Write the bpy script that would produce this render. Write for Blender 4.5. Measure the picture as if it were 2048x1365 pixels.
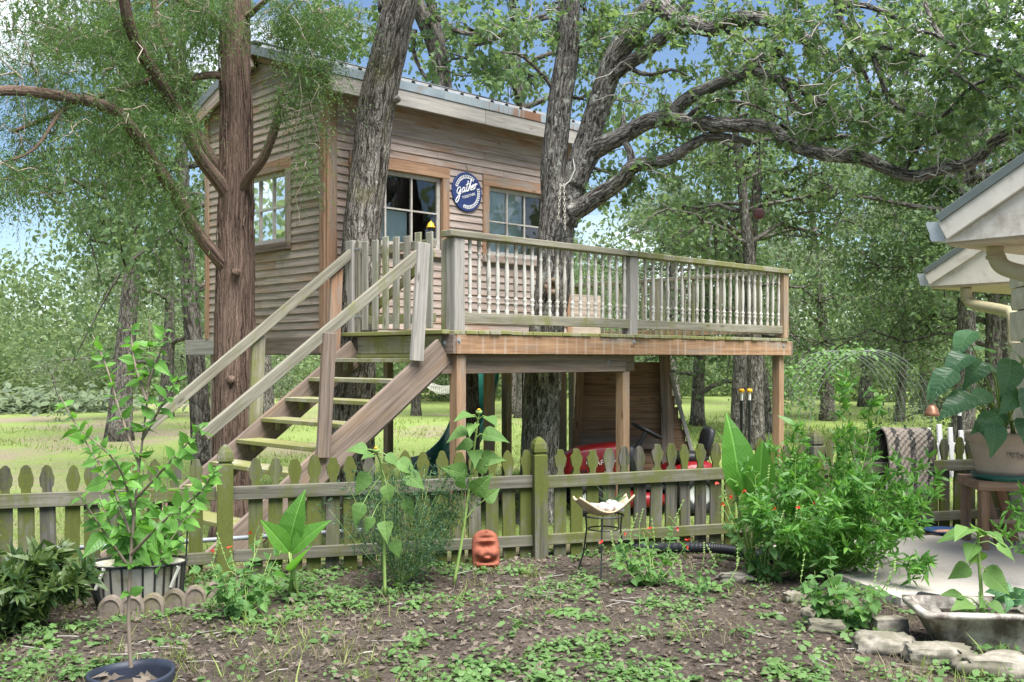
import bpy, math
import numpy as np
from mathutils import Matrix, Vector

for o in list(bpy.data.objects):
    bpy.data.objects.remove(o)
sc = bpy.context.scene
COL = sc.collection

# ------------------------------------------------------------------ camera, sky, sun, exposure
CAMZ, F, HX, HY = 1.45, 2030.0, 1024.0, 717.0
cam_d = bpy.data.cameras.new('camera')
cam_d.sensor_width = 36.0
cam_d.lens = 36.0 * F / 2048.0
cam_d.shift_y = (HY - 682.5) / 2048.0
cam_d.clip_end = 800.0
cam = bpy.data.objects.new('camera', cam_d)
COL.objects.link(cam)
cam.location = (0, 0, CAMZ)
cam.rotation_euler = (math.radians(90), 0, 0)
sc.camera = cam

SUN_EL, SUN_AZ = 64.0, 150.0            # azimuth clockwise from +Y (north): behind the camera, to the right
world = bpy.data.worlds.new('World')
sc.world = world
world.use_nodes = True
wn = world.node_tree
wn.nodes.clear()
w_out = wn.nodes.new('ShaderNodeOutputWorld')
w_bg = wn.nodes.new('ShaderNodeBackground')
w_sky = wn.nodes.new('ShaderNodeTexSky')
w_sky.sky_type = 'NISHITA'
w_sky.sun_disc = False
w_sky.sun_elevation = math.radians(SUN_EL)
w_sky.sun_rotation = math.radians(SUN_AZ)
w_sky.air_density = 1.0
w_sky.dust_density = 0.3
w_sky.ozone_density = 3.2
w_tc = wn.nodes.new('ShaderNodeTexCoord')
w_map = wn.nodes.new('ShaderNodeMapping')
w_map.inputs['Scale'].default_value = (1.0, 1.0, 2.2)
w_map.inputs['Location'].default_value = (0.35, 0.2, 0.1)
w_n = wn.nodes.new('ShaderNodeTexNoise')
w_n.inputs['Scale'].default_value = 2.3
w_n.inputs['Detail'].default_value = 8.0
w_n.inputs['Roughness'].default_value = 0.55
w_r = wn.nodes.new('ShaderNodeValToRGB')
w_r.color_ramp.elements[0].position = 0.53
w_r.color_ramp.elements[1].position = 0.68
w_mix = wn.nodes.new('ShaderNodeMixRGB')
w_mix.inputs[2].default_value = (11.5, 11.9, 12.5, 1.0)       # cloud white, in the sky's own units
wn.links.new(w_tc.outputs['Generated'], w_map.inputs['Vector'])
wn.links.new(w_map.outputs['Vector'], w_n.inputs['Vector'])
wn.links.new(w_n.outputs['Fac'], w_r.inputs['Fac'])
wn.links.new(w_r.outputs['Color'], w_mix.inputs[0])
wn.links.new(w_sky.outputs['Color'], w_mix.inputs[1])
wn.links.new(w_mix.outputs['Color'], w_bg.inputs['Color'])
wn.links.new(w_bg.outputs['Background'], w_out.inputs['Surface'])
w_bg.inputs['Strength'].default_value = 0.066

sun_d = bpy.data.lights.new('sun', 'SUN')
sun_d.energy = 5.0
sun_d.angle = math.radians(48.0)
sun_d.color = (1.0, 0.975, 0.94)
sun = bpy.data.objects.new('sun', sun_d)
COL.objects.link(sun)
_az, _el = math.radians(SUN_AZ), math.radians(SUN_EL)
_dir = Vector((math.sin(_az) * math.cos(_el), math.cos(_az) * math.cos(_el), math.sin(_el)))
sun.rotation_euler = _dir.to_track_quat('Z', 'Y').to_euler()

sc.view_settings.view_transform = 'Standard'
sc.view_settings.look = 'None'
sc.view_settings.gamma = 1.0
sc.view_settings.use_curve_mapping = False
sc.view_settings.exposure = 1.4
sc.render.engine = 'CYCLES'
sc.cycles.max_bounces = 7
sc.cycles.diffuse_bounces = 4
sc.cycles.glossy_bounces = 3
sc.cycles.transmission_bounces = 5
sc.cycles.transparent_max_bounces = 8
sc.cycles.use_denoising = True

# ------------------------------------------------------------------ helpers
rng = np.random.default_rng(11)

def V3(*a):
    return np.array(a, float)

def P(px, py, d):
    """a point of the place: picture bearing (px, py) at d metres in front of the camera"""
    return V3((px - HX) / F * d, d, CAMZ + (HY - py) / F * d)

def unit(v):
    v = np.asarray(v, float)
    return v / (np.linalg.norm(v, axis=-1, keepdims=True) + 1e-12)

def _h(i, j, k, s):
    n = (i * 374761393 + j * 668265263 + k * 1274126177 + s * 974634777) & 0xFFFFFFFF
    n = ((n ^ (n >> 13)) * 1274126177) & 0xFFFFFFFF
    n = n ^ (n >> 16)
    return (n & 0xFFFF) / 65535.0

def vnoise(p, s=0):
    p = np.asarray(p, float)
    f = np.floor(p)
    i = f.astype(np.int64)
    t = p - f
    t = t * t * (3 - 2 * t)
    r = 0
    for a in (0, 1):
        for b in (0, 1):
            for c in (0, 1):
                w = (t[..., 0] if a else 1 - t[..., 0]) * (t[..., 1] if b else 1 - t[..., 1]) * (t[..., 2] if c else 1 - t[..., 2])
                r = r + w * _h(i[..., 0] + a, i[..., 1] + b, i[..., 2] + c, s)
    return r

def fbm(p, s=0, o=3):
    r, a, q = 0, 0.5, np.asarray(p, float)
    for k in range(o):
        r = r + a * vnoise(q, s + k)
        q = q * 2.03
        a *= 0.5
    return r

def mk(name, V, faces, mat=None, smooth=False, tint=None, bark=None, mats=None, midx=None):
    me = bpy.data.meshes.new(name)
    V = np.asarray(V, np.float32)
    faces = [np.asarray(f, np.int32) for f in (faces if isinstance(faces, list) else [faces]) if len(f)]
    tot = np.concatenate([np.full(len(f), f.shape[1], np.int32) for f in faces])
    loops = np.concatenate([f.ravel() for f in faces]).astype(np.int32)
    start = np.concatenate([[0], np.cumsum(tot)[:-1]]).astype(np.int32)
    me.vertices.add(len(V))
    me.vertices.foreach_set('co', V.ravel())
    me.loops.add(len(loops))
    me.loops.foreach_set('vertex_index', loops)
    me.polygons.add(len(tot))
    me.polygons.foreach_set('loop_start', start)
    me.polygons.foreach_set('loop_total', tot)
    me.polygons.foreach_set('use_smooth', np.full(len(tot), bool(smooth)))
    if mats:
        for m in mats:
            me.materials.append(m)
        me.polygons.foreach_set('material_index', np.asarray(midx, np.int32))
    elif mat:
        me.materials.append(mat)
    me.update(calc_edges=True)
    if tint is not None:
        a = me.attributes.new('tint', 'FLOAT', 'FACE')
        a.data.foreach_set('value', np.asarray(tint, np.float32))
    if bark is not None:
        a = me.attributes.new('bark', 'FLOAT_VECTOR', 'POINT')
        a.data.foreach_set('vector', np.asarray(bark, np.float32).ravel())
    return me

def ob(name, me, par=None, M=None, loc=None):
    o = bpy.data.objects.new(name, me)
    COL.objects.link(o)
    if par is not None:
        o.parent = par
    if M is not None:
        o.matrix_basis = M
    if loc is not None:
        o.location = tuple(float(c) for c in loc)
    return o

def tag(o, label=None, cat=None, group=None, kind=None):
    if label: o['label'] = label
    if cat: o['category'] = cat
    if group: o['group'] = group
    if kind: o['kind'] = kind
    return o

def thing(name, label, cat, loc=(0, 0, 0), rz=0.0, group=None):
    o = bpy.data.objects.new(name, None)
    o.empty_display_size = 0.1
    COL.objects.link(o)
    o.location = tuple(float(c) for c in loc)
    o.rotation_euler = (0, 0, rz)
    return tag(o, label, cat, group)

def basis(X, Y, Z, loc):
    M = Matrix.Identity(4)
    for r in range(3):
        M[r][0], M[r][1], M[r][2], M[r][3] = float(X[r]), float(Y[r]), float(Z[r]), float(loc[r])
    return M

_boxc = {}
def box_mesh(x, y, z, mat, c=0.004):
    """chamfered box of full size x, y, z"""
    key = (round(x, 3), round(y, 3), round(z, 3), mat.name, round(c, 4))
    if key in _boxc:
        return _boxc[key]
    hx, hy, hz = x / 2, y / 2, z / 2
    c = min(c, hx * .4, hy * .4, hz * .4)
    V, idx = [], {}
    for sx in (-1, 1):
        for sy in (-1, 1):
            for sz in (-1, 1):
                for ax in range(3):
                    p = [sx * (hx - c), sy * (hy - c), sz * (hz - c)]
                    p[ax] = (sx * hx, sy * hy, sz * hz)[ax]
                    idx[(sx, sy, sz, ax)] = len(V)
                    V.append(p)
    Q, T = [], []
    for ax in range(3):
        a, b = [k for k in range(3) if k != ax]
        for s in (-1, 1):
            f = []
            for sa, sb in ((-1, -1), (1, -1), (1, 1), (-1, 1)):
                k = [0, 0, 0]; k[ax] = s; k[a] = sa; k[b] = sb
                f.append(idx[(k[0], k[1], k[2], ax)])
            Q.append(f)
        for sa in (-1, 1):
            for sb in (-1, 1):
                f = []
                for s, fx in ((-1, a), (1, a), (1, b), (-1, b)):
                    k = [0, 0, 0]; k[ax] = s; k[a] = sa; k[b] = sb
                    f.append(idx[(k[0], k[1], k[2], fx)])
                Q.append(f)
    for sx in (-1, 1):
        for sy in (-1, 1):
            for sz in (-1, 1):
                T.append([idx[(sx, sy, sz, a)] for a in range(3)])
    V = np.array(V)
    def fix(fs):
        r = []
        for f in fs:
            p = V[f]
            n = np.cross(p[1] - p[0], p[2] - p[0])
            r.append(f if np.dot(n, p.mean(0)) > 0 else f[::-1])
        return np.array(r)
    me = mk('box', V, [fix(Q), fix(T)], mat)
    _boxc[key] = me
    return me

def board(name, par, p0, p1, w, t, n, mat, c=0.004):
    """a plank from p0 to p1, w wide, t thick along n"""
    p0, p1, n = np.array(p0, float), np.array(p1, float), np.array(n, float)
    X = p1 - p0
    L = np.linalg.norm(X)
    X = X / L
    Z = unit(n - X * np.dot(n, X))
    Y = np.cross(Z, X)
    return ob(name, box_mesh(L, w, t, mat, c), par, basis(X, Y, Z, (p0 + p1) / 2))

def tube(Pts, r, sides=8, cap=True, amp=0.0, seed=0, fr=(9, 9, 2.2)):
    Pts = np.asarray(Pts, float)
    n = len(Pts)
    r = np.broadcast_to(np.asarray(r, float), (n,)).copy()
    T = np.gradient(Pts, axis=0) if n > 2 else np.repeat((Pts[1:] - Pts[:1]), n, 0)
    T = unit(T)
    m = unit(T.mean(0))
    ref = np.eye(3)[np.argmin(np.abs(m))]
    A = unit(np.cross(T, ref))
    B = np.cross(T, A)
    th = np.arange(sides) * 2 * np.pi / sides
    L = np.concatenate([[0], np.cumsum(np.linalg.norm(np.diff(Pts, axis=0), axis=1))])
    r0 = float(np.mean(r))
    bark = np.stack([np.broadcast_to(np.cos(th) * r0, (n, sides)), np.broadcast_to(np.sin(th) * r0, (n, sides)), np.broadcast_to(L[:, None], (n, sides))], -1)
    rr = np.repeat(r[:, None], sides, 1)
    if amp:
        rr = rr * (1 + amp * (fbm(bark * np.array(fr) + seed * 7.7, seed, 3) - 0.45) + amp * .7 * (vnoise(bark * np.array([3.5, 3.5, 1.3]) + seed, seed + 5) - .5))
    V = Pts[:, None] + rr[..., None] * (np.cos(th)[None, :, None] * A[:, None] + np.sin(th)[None, :, None] * B[:, None])
    V = V.reshape(-1, 3)
    i = np.arange(n - 1)[:, None] * sides
    j = np.arange(sides)[None]
    k = (j + 1) % sides
    Q = np.stack([i + j, i + k, i + sides + k, i + sides + j], -1).reshape(-1, 4)
    if cap:
        V = np.concatenate([V, Pts[:1], Pts[-1:]])
        bark = np.concatenate([bark.reshape(-1, 3), [[0, 0, 0]], [[0, 0, L[-1]]]])
        a = n * sides
        j0 = np.arange(sides); k0 = (j0 + 1) % sides
        Tt = np.concatenate([np.stack([k0, j0, np.full(sides, a)], -1), np.stack([(n - 1) * sides + j0, (n - 1) * sides + k0, np.full(sides, a + 1)], -1)])
        return V, Q, Tt, bark
    return V, Q, np.zeros((0, 3), int), bark.reshape(-1, 3)

class MB:
    """collects geometry of one part"""
    def __init__(s):
        s.V, s.Q, s.T, s.B, s.n = [], [], [], [], 0
    def add(s, V, Q=None, T=None, B=None):
        V = np.asarray(V, float)
        s.V.append(V)
        if Q is not None and len(Q): s.Q.append(np.asarray(Q) + s.n)
        if T is not None and len(T): s.T.append(np.asarray(T) + s.n)
        s.B.append(np.zeros_like(V) if B is None else B)
        s.n += len(V)
        return s
    def tube(s, Pts, r, sides=8, **k):
        return s.add(*tube(Pts, r, sides, **k))
    def box(s, c, size, R=None):
        x, y, z = np.array(size) / 2
        V = np.array([[a, b, d] for a in (-x, x) for b in (-y, y) for d in (-z, z)], float)
        if R is not None: V = V @ np.asarray(R).T
        return s.add(V + np.array(c, float), [[0, 1, 3, 2], [4, 6, 7, 5], [0, 4, 5, 1], [2, 3, 7, 6], [0, 2, 6, 4], [1, 5, 7, 3]])
    def mesh(s, name, mat, smooth=False, bark=False, off=None):
        V = np.concatenate(s.V)
        if off is not None: V = V - np.asarray(off)
        f = []
        if s.Q: f.append(np.concatenate(s.Q))
        if s.T: f.append(np.concatenate(s.T))
        return mk(name, V, f, mat, smooth, bark=np.concatenate(s.B) if bark else None)
    def build(s, name, mat, par=None, smooth=False, bark=False, off=None):
        return ob(name, s.mesh(name, mat, smooth, bark, off), par)

def spline(pts, n):
    """Catmull-Rom through pts (rows of any width), n samples"""
    p = np.asarray(pts, float)
    if len(p) < 3:
        t = np.linspace(0, 1, n)[:, None]
        return p[0] * (1 - t) + p[-1] * t
    q = np.concatenate([[2 * p[0] - p[1]], p, [2 * p[-1] - p[-2]]])
    u = np.linspace(0, len(p) - 1 - 1e-6, n)
    i = u.astype(int)
    t = (u - i)[:, None]
    a, b, c, d = q[i], q[i + 1], q[i + 2], q[i + 3]
    return .5 * (2 * b + (c - a) * t + (2 * a - 5 * b + 4 * c - d) * t ** 2 + (3 * b - a - 3 * c + d) * t ** 3)

def lathe(prof, sides=16):
    prof = np.asarray(prof, float)
    n = len(prof)
    th = np.arange(sides) * 2 * np.pi / sides
    V = np.stack([prof[:, 0:1] * np.cos(th), prof[:, 0:1] * np.sin(th), np.repeat(prof[:, 1:2], sides, 1)], -1).reshape(-1, 3)
    i = np.arange(n - 1)[:, None] * sides; j = np.arange(sides)[None]; k = (j + 1) % sides
    return V, np.stack([i + j, i + k, i + sides + k, i + sides + j], -1).reshape(-1, 4)

def leaf_t(ts, ws, fold=.15, curl=.15, halves=2, wave=0.0):
    """leaf template along +Y, normal +Z: stations ts with half widths ws"""
    ts, ws = np.array(ts, float), np.array(ws, float)
    z = -curl * ts ** 2
    wv = wave * np.sin(np.arange(len(ts)) * 2.1)
    Lf = np.stack([-ws, ts - (.0 if halves == 2 else 0), z + fold * ws + wv], -1)
    R = np.stack([ws, ts, z + fold * ws - wv], -1)
    n = len(ts)
    if halves == 2:
        M = np.stack([0 * ts, ts, z], -1)
        V = np.concatenate([Lf, M, R])
        i = np.arange(n - 1)
        Q = np.concatenate([np.stack([i, n + i, n + i + 1, i + 1], -1), np.stack([n + i, 2 * n + i, 2 * n + i + 1, n + i + 1], -1)])
    else:
        V = np.concatenate([Lf, R])
        i = np.arange(n - 1)
        Q = np.stack([i, n + i, n + i + 1, i + 1], -1)
    return V, Q

def frames(d, nrm):
    y = unit(d)
    x = np.cross(y, nrm)
    bad = np.linalg.norm(x, axis=-1) < 1e-4
    if np.any(bad):
        x[bad] = np.cross(y[bad], np.array([1., .3, .2]))
    x = unit(x)
    z = np.cross(x, y)
    return np.stack([x, y, z], -1)

def scatter(tpl, pos, R, size, tint=None, width=None):
    V0, Q0 = tpl
    N, n = len(pos), len(V0)
    B = np.repeat(V0[None], N, 0) * np.asarray(size, float).reshape(-1, 1, 1)
    if width is not None:
        B[..., 0] *= np.asarray(width).reshape(-1, 1)
    V = np.einsum('nij,nkj->nki', R, B) + np.asarray(pos)[:, None]
    Q = (Q0[None] + (np.arange(N) * n)[:, None, None]).reshape(-1, Q0.shape[1])
    t = None if tint is None else np.repeat(tint, len(Q0))
    return V.reshape(-1, 3), Q, t

def rand_dirs(n, r=None):
    r = r or rng
    return unit(r.normal(size=(n, 3)))

OAK = leaf_t([0, .12, .3, .42, .62, .74, 1.0], [.02, .03, .22, .10, .34, .16, .06], fold=.2, curl=.2, halves=1)
OAK_FAR = leaf_t([0, .35, .55, 1.0], [.05, .36, .24, .10], fold=.0, curl=.2, halves=1)
OVATE = leaf_t([0, .15, .4, .7, 1.0], [.0, .22, .33, .2, .0], fold=.22, curl=.25)
OVATE1 = leaf_t([0, .3, .65, 1.0], [.02, .3, .24, .02], fold=.1, curl=.25, halves=1)
NARROW = leaf_t([0, .35, .7, 1.0], [.02, .13, .09, .0], fold=.1, curl=.3, halves=1)
NEEDLE = leaf_t([0, .5, 1.0], [.05, .11, .02], fold=0, curl=.2, halves=1)
BLADE = leaf_t([0, .5, 1.0], [.05, .04, .005], fold=0, curl=.45, halves=1)
HEART = leaf_t([-.12, .0, .15, .35, .6, .82, 1.0], [.18, .36, .45, .42, .28, .12, .0], fold=.18, curl=.35, wave=.012)

# ------------------------------------------------------------------ materials
class NT:
    def __init__(s, name, clear=True):
        s.m = bpy.data.materials.new(name)
        s.m.use_nodes = True
        s.t = s.m.node_tree
        s.t.nodes.clear()
        s.out = s.t.nodes.new('ShaderNodeOutputMaterial')
    def n(s, typ, props=None, **inp):
        nd = s.t.nodes.new('ShaderNode' + typ)
        for k, v in (props or {}).items():
            setattr(nd, k, v)
        for k, v in inp.items():
            s.set(nd, k.replace('_', ' '), v)
        return nd
    def set(s, nd, k, v):
        sock = nd.inputs[int(k)] if k.isdigit() else nd.inputs[k]
        if hasattr(v, 'bl_idname') or hasattr(v, 'is_output'):
            s.t.links.new(v if hasattr(v, 'is_output') else v.outputs[0], sock)
        else:
            if isinstance(v, tuple) and len(v) == 3 and sock.type == 'RGBA':
                v = v + (1.0,)
            sock.default_value = v
    def link(s, a, b):
        s.t.links.new(a, b)
    def ramp(s, fac, stops):
        r = s.t.nodes.new('ShaderNodeValToRGB')
        e = r.color_ramp.elements
        while len(e) < len(stops):
            e.new(.5)
        for k, (p, c) in enumerate(stops):
            e[k].position = p
            e[k].color = (c + (1,)) if isinstance(c, tuple) else (c, c, c, 1)
        s.t.links.new(fac, r.inputs['Fac'])
        return r.outputs['Color']
    def mix(s, fac, a, b, mode='MIX'):
        m = s.t.nodes.new('ShaderNodeMixRGB')
        m.blend_type = mode
        for k, v in ((0, fac), (1, a), (2, b)):
            if hasattr(v, 'is_output'):
                s.t.links.new(v, m.inputs[k])
            else:
                m.inputs[k].default_value = v + (1,) if isinstance(v, tuple) else v
        return m.outputs[0]
    def math(s, op, a, b=0.0):
        m = s.t.nodes.new('ShaderNodeMath')
        m.operation = op
        for k, v in ((0, a), (1, b)):
            if hasattr(v, 'is_output'):
                s.t.links.new(v, m.inputs[k])
            else:
                m.inputs[k].default_value = v
        return m.outputs[0]
    def mapping(s, vec, scale, loc=None):
        m = s.t.nodes.new('ShaderNodeMapping')
        m.inputs['Scale'].default_value = scale
        s.t.links.new(vec, m.inputs['Vector'])
        if loc is not None:
            s.t.links.new(loc, m.inputs['Location'])
        return m.outputs[0]
    def noise(s, vec, scale=1.0, detail=3.0, rough=.55, dist=0.0):
        m = s.n('TexNoise', None, Scale=scale, Detail=detail, Roughness=rough, Distortion=dist)
        s.t.links.new(vec, m.inputs['Vector'])
        return m.outputs['Fac']
    def bsdf(s, color, rough=.7, bump=None, bstr=.3, bdist=.01, spec=.3, metal=0.0):
        b = s.n('BsdfPrincipled')
        for k, v in (('Base Color', color), ('Roughness', rough), ('Metallic', metal)):
            if hasattr(v, 'is_output'):
                s.t.links.new(v, b.inputs[k])
            else:
                b.inputs[k].default_value = v + (1,) if isinstance(v, tuple) else v
        b.inputs['Specular IOR Level'].default_value = spec
        if bump is not None:
            bp = s.n('Bump', None, Strength=bstr, Distance=bdist)
            s.t.links.new(bump, bp.inputs['Height'])
            s.t.links.new(bp.outputs[0], b.inputs['Normal'])
        s.t.links.new(b.outputs[0], s.out.inputs['Surface'])
        return b
    def objvec(s):
        tc = s.n('TexCoord')
        oi = s.n('ObjectInfo')
        k = s.math('MULTIPLY', oi.outputs['Random'], 37.0)
        cb = s.n('CombineXYZ')
        for j in range(3):
            s.t.links.new(k, cb.inputs[j])
        ad = s.n('VectorMath', {'operation': 'ADD'})
        s.t.links.new(tc.outputs['Object'], ad.inputs[0])
        s.t.links.new(cb.outputs[0], ad.inputs[1])
        return ad.outputs[0], oi.outputs['Random']

def wood(name, light, dark, patch=None, pamt=.5, moss=0.0, mosscol=(.13, .16, .035), rough=.85, var=.3, up=False, knots=True, vert=False, streak=False):
    s = NT(name)
    v, rnd = s.objvec()
    if vert:
        sx = s.n('SeparateXYZ'); s.link(v, sx.inputs[0])
        cx = s.n('CombineXYZ')
        for a_, b_ in (('X', 'Z'), ('Y', 'Y'), ('Z', 'X')):
            s.link(sx.outputs[b_], cx.inputs[a_])
        v = cx.outputs[0]
    g = s.noise(s.mapping(v, (1.6, 34, 34)), 1.0, 5, .6, .35)
    g2 = s.noise(s.mapping(v, (5, 160, 160)), 1.0, 3, .6)
    col = s.ramp(g, [(.3, dark), (.62, light)])
    if patch:
        b = s.noise(s.mapping(v, (1.3, 5, 5)), 1.0, 3, .6)
        col = s.mix(s.ramp(b, [(.62 - pamt * .3, 0.0), (.72 - pamt * .15, 1.0)]), col, s.mix(s.ramp(g, [(.3, 0.0), (.7, 1.0)]), tuple(c * .65 for c in patch), patch))
    fine = s.ramp(g2, [(.3, .72), (.6, 1.05)])
    col = s.mix(.8, col, fine, 'MULTIPLY')
    if knots:
        vk = s.n('TexVoronoi', None, Scale=1.0)
        s.link(s.mapping(v, (2.1, 7, 7)), vk.inputs['Vector'])
        col = s.mix(s.ramp(vk.outputs['Distance'], [(.05, .75), (.13, 0.0)]), col, tuple(c * .4 for c in dark))
    if streak:                                   # pale drip marks below each gap of the deck boards
        tc2 = s.n('TexCoord'); sx2 = s.n('SeparateXYZ'); s.link(tc2.outputs['Object'], sx2.inputs[0])
        fx = s.math('FRACT', s.math('ADD', s.math('DIVIDE', sx2.outputs['X'], .1445), 10.5))
        d2 = s.math('ABSOLUTE', s.math('SUBTRACT', fx, .5))
        ns2 = s.noise(s.mapping(tc2.outputs['Object'], (9, 3, 6)), 1.0, 4, .6)
        ns3 = s.noise(s.mapping(tc2.outputs['Object'], (3.1, .2, .2)), 1.0, 2, .5)
        k2 = s.math('MULTIPLY', s.ramp(s.math('ADD', d2, s.math('MULTIPLY', ns2, .16)), [(.06, 1.0), (.24, 0.0)]), s.ramp(ns3, [(.42, .1), (.62, .7)]))
        col = s.mix(k2, col, (.42, .36, .30))
    br = s.math('ADD', s.math('MULTIPLY', rnd, var), 1 - var / 2)
    cbr = s.n('CombineColor')
    for k in range(3):
        s.link(br, cbr.inputs[k])
    col = s.mix(1.0, col, cbr.outputs[0], 'MULTIPLY')
    if moss > 0:
        geo = s.n('NewGeometry')
        mo = s.noise(s.mapping(geo.outputs['Position'], (5, 5, 2.2)), 1.0, 4, .65)
        mo2 = s.noise(s.mapping(geo.outputs['Position'], (60, 60, 40)), 1.0, 2, .6)
        f = s.math('ADD', mo, s.math('MULTIPLY', mo2, .25))
        f = s.math('ADD', f, s.math('MULTIPLY', s.math('SUBTRACT', rnd, .5), .22))
        if up:
            sp = s.n('SeparateXYZ')
            s.link(geo.outputs['Normal'], sp.inputs[0])
            f = s.math('ADD', f, s.math('MULTIPLY', sp.outputs['Z'], .22))
        f = s.ramp(f, [(.88 - moss * .5, 0.0), (1.08 - moss * .5, .92)])
        col = s.mix(f, col, s.mix(mo2, tuple(c * .55 for c in mosscol), mosscol))
    s.bsdf(col, rough, s.math('ADD', g, s.math('MULTIPLY', g2, .6)), .45, .004, .2)
    return s.m

def plain(name, col, rough=.6, metal=0.0, n=0.15, sc_=12.0, spec=.4, dirt=None, damt=.4, bump=.15):
    s = NT(name)
    v, rnd = s.objvec()
    a = s.noise(s.mapping(v, (sc_,) * 3), 1.0, 4, .6)
    c = s.mix(s.ramp(a, [(.3, 0.0), (.7, 1.0)]), tuple(x * (1 - n) for x in col), tuple(min(1, x * (1 + n)) for x in col))
    if dirt:
        d = s.noise(s.mapping(v, (4, 4, 4)), 1.0, 6, .7)
        c = s.mix(s.ramp(d, [(.62 - damt * .3, 0.0), (.78 - damt * .3, 1.0)]), c, dirt)
    s.bsdf(c, rough, a, bump, .003, spec, metal)
    return s.m

def leafmat(name, c1, c2, trans=.32, rough=.45, tcol=None, spec=.35, vein=0.0, vk=1.3, vn=9.0):
    s = NT(name)
    at = s.n('Attribute', {'attribute_name': 'tint'})
    oi = s.n('ObjectInfo')
    tc = s.n('TexCoord')
    f = s.math('FRACT', s.math('ADD', at.outputs['Fac'], s.math('MULTIPLY', oi.outputs['Random'], 3.7)))
    ns = s.noise(s.mapping(tc.outputs['Object'], (22, 22, 22)), 1.0, 3, .6)
    col = s.mix(f, c1, c2)
    col = s.mix(.35, col, s.ramp(ns, [(.3, .6), (.7, 1.15)]), 'MULTIPLY')
    vb = None
    if vein:
        sp = s.n('SeparateXYZ'); s.link(tc.outputs['Object'], sp.inputs[0])
        ax = s.math('ABSOLUTE', sp.outputs['X'])
        fr = s.math('FRACT', s.math('MULTIPLY', s.math('SUBTRACT', sp.outputs['Y'], s.math('MULTIPLY', ax, vk)), vn))
        side = s.ramp(fr, [(.0, 1.0), (.14, .0), (.9, 0.0), (1.0, 1.0)])
        mid = s.ramp(ax, [(.008, 1.0), (.022, 0.0)])
        vb = s.math('MAXIMUM', s.math('MULTIPLY', side, .6), mid)
        col = s.mix(s.math('MULTIPLY', vb, vein), col, tuple(min(1, x * 1.7 + .04) for x in c2))
        vb = s.math('SUBTRACT', 1.0, vb)
    b = s.bsdf(col, rough, vb, .5, .01, spec=spec) if vb is not None else s.bsdf(col, rough, spec=spec)
    tr = s.n('BsdfTranslucent')
    t = tcol or tuple(min(1, x * y) for x, y in zip(c2, (1.5, 1.7, .9)))
    s.link(s.mix(f, tuple(x * .8 for x in t), t), tr.inputs['Color'])
    mx = s.n('MixShader')
    mx.inputs[0].default_value = trans
    s.link(b.outputs[0], mx.inputs[1])
    s.link(tr.outputs[0], mx.inputs[2])
    s.link(mx.outputs[0], s.out.inputs['Surface'])
    return s.m

def barkmat(name, light, dark, sx=16, sz=5.0, lichen=None, lamt=.35, moss=None, strip=False, bd=.03):
    s = NT(name)
    at = s.n('Attribute', {'attribute_name': 'bark'})
    v = at.outputs['Vector']
    wob = s.noise(s.mapping(v, (7, 7, 7)), 1.0, 3, .6)
    wv = s.n('VectorMath', {'operation': 'ADD'})
    cb = s.n('CombineXYZ')
    w = s.math('MULTIPLY', s.math('SUBTRACT', wob, .5), .07 if not strip else .05)
    for k in range(3):
        s.link(w, cb.inputs[k])
    s.link(v, wv.inputs[0]); s.link(cb.outputs[0], wv.inputs[1])
    if strip:
        h = s.noise(s.mapping(wv.outputs[0], (sx * 2.2, sx * 2.2, sz * .28)), 1.0, 4, .65, .2)
        h2 = s.noise(s.mapping(wv.outputs[0], (sx * 6, sx * 6, sz * .6)), 1.0, 3, .6)
        hh = s.math('ADD', h, s.math('MULTIPLY', h2, .35))
        col = s.ramp(hh, [(.46, dark), (.66, light), (.84, tuple(min(1, c * 1.6) for c in light))])
    else:
        vo = s.n('TexVoronoi', {'feature': 'DISTANCE_TO_EDGE'}, Scale=1.0, Randomness=1.0)
        s.link(s.mapping(wv.outputs[0], (sx * 1.5, sx * 1.5, sz * 1.5)), vo.inputs['Vector'])
        fine = s.noise(s.mapping(v, (70, 70, 40)), 1.0, 3, .65)
        rid = s.noise(s.mapping(wv.outputs[0], (sx * 1.25, sx * 1.25, sz * 1.1)), 1.0, 4, .65, .4)
        hh = s.math('ADD', s.math('MULTIPLY', s.ramp(vo.outputs['Distance'], [(.0, 0.0), (.3, 1.0)]), .45), s.math('MULTIPLY', fine, .3))
        hh = s.math('ADD', hh, s.math('MULTIPLY', s.ramp(rid, [(.36, 0.0), (.62, 1.0)]), .5))
        col = s.ramp(hh, [(.34, dark), (.80, light), (1.0, tuple(c * 1.2 for c in light))])
        col = s.mix(.6, col, s.ramp(fine, [(.3, .55), (.7, 1.15)]), 'MULTIPLY')
    big = s.noise(s.mapping(v, (3, 3, 1.2)), 1.0, 3, .6)
    col = s.mix(.7, col, s.ramp(big, [(.25, .62), (.7, 1.15)]), 'MULTIPLY')
    if lichen:
        li = s.noise(s.mapping(v, (14, 14, 9)), 1.0, 5, .7)
        col = s.mix(s.ramp(li, [(.68 - lamt * .25, 0.0), (.80 - lamt * .25, .85)]), col, lichen)
    if moss:
        mo = s.noise(s.mapping(v, (4, 4, 1.6)), 1.0, 4, .6)
        col = s.mix(s.ramp(mo, [(.52, 0.0), (.68, .75)]), col, moss)
    s.bsdf(col, .95, hh, .9, bd, .1)
    return s.m

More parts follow.
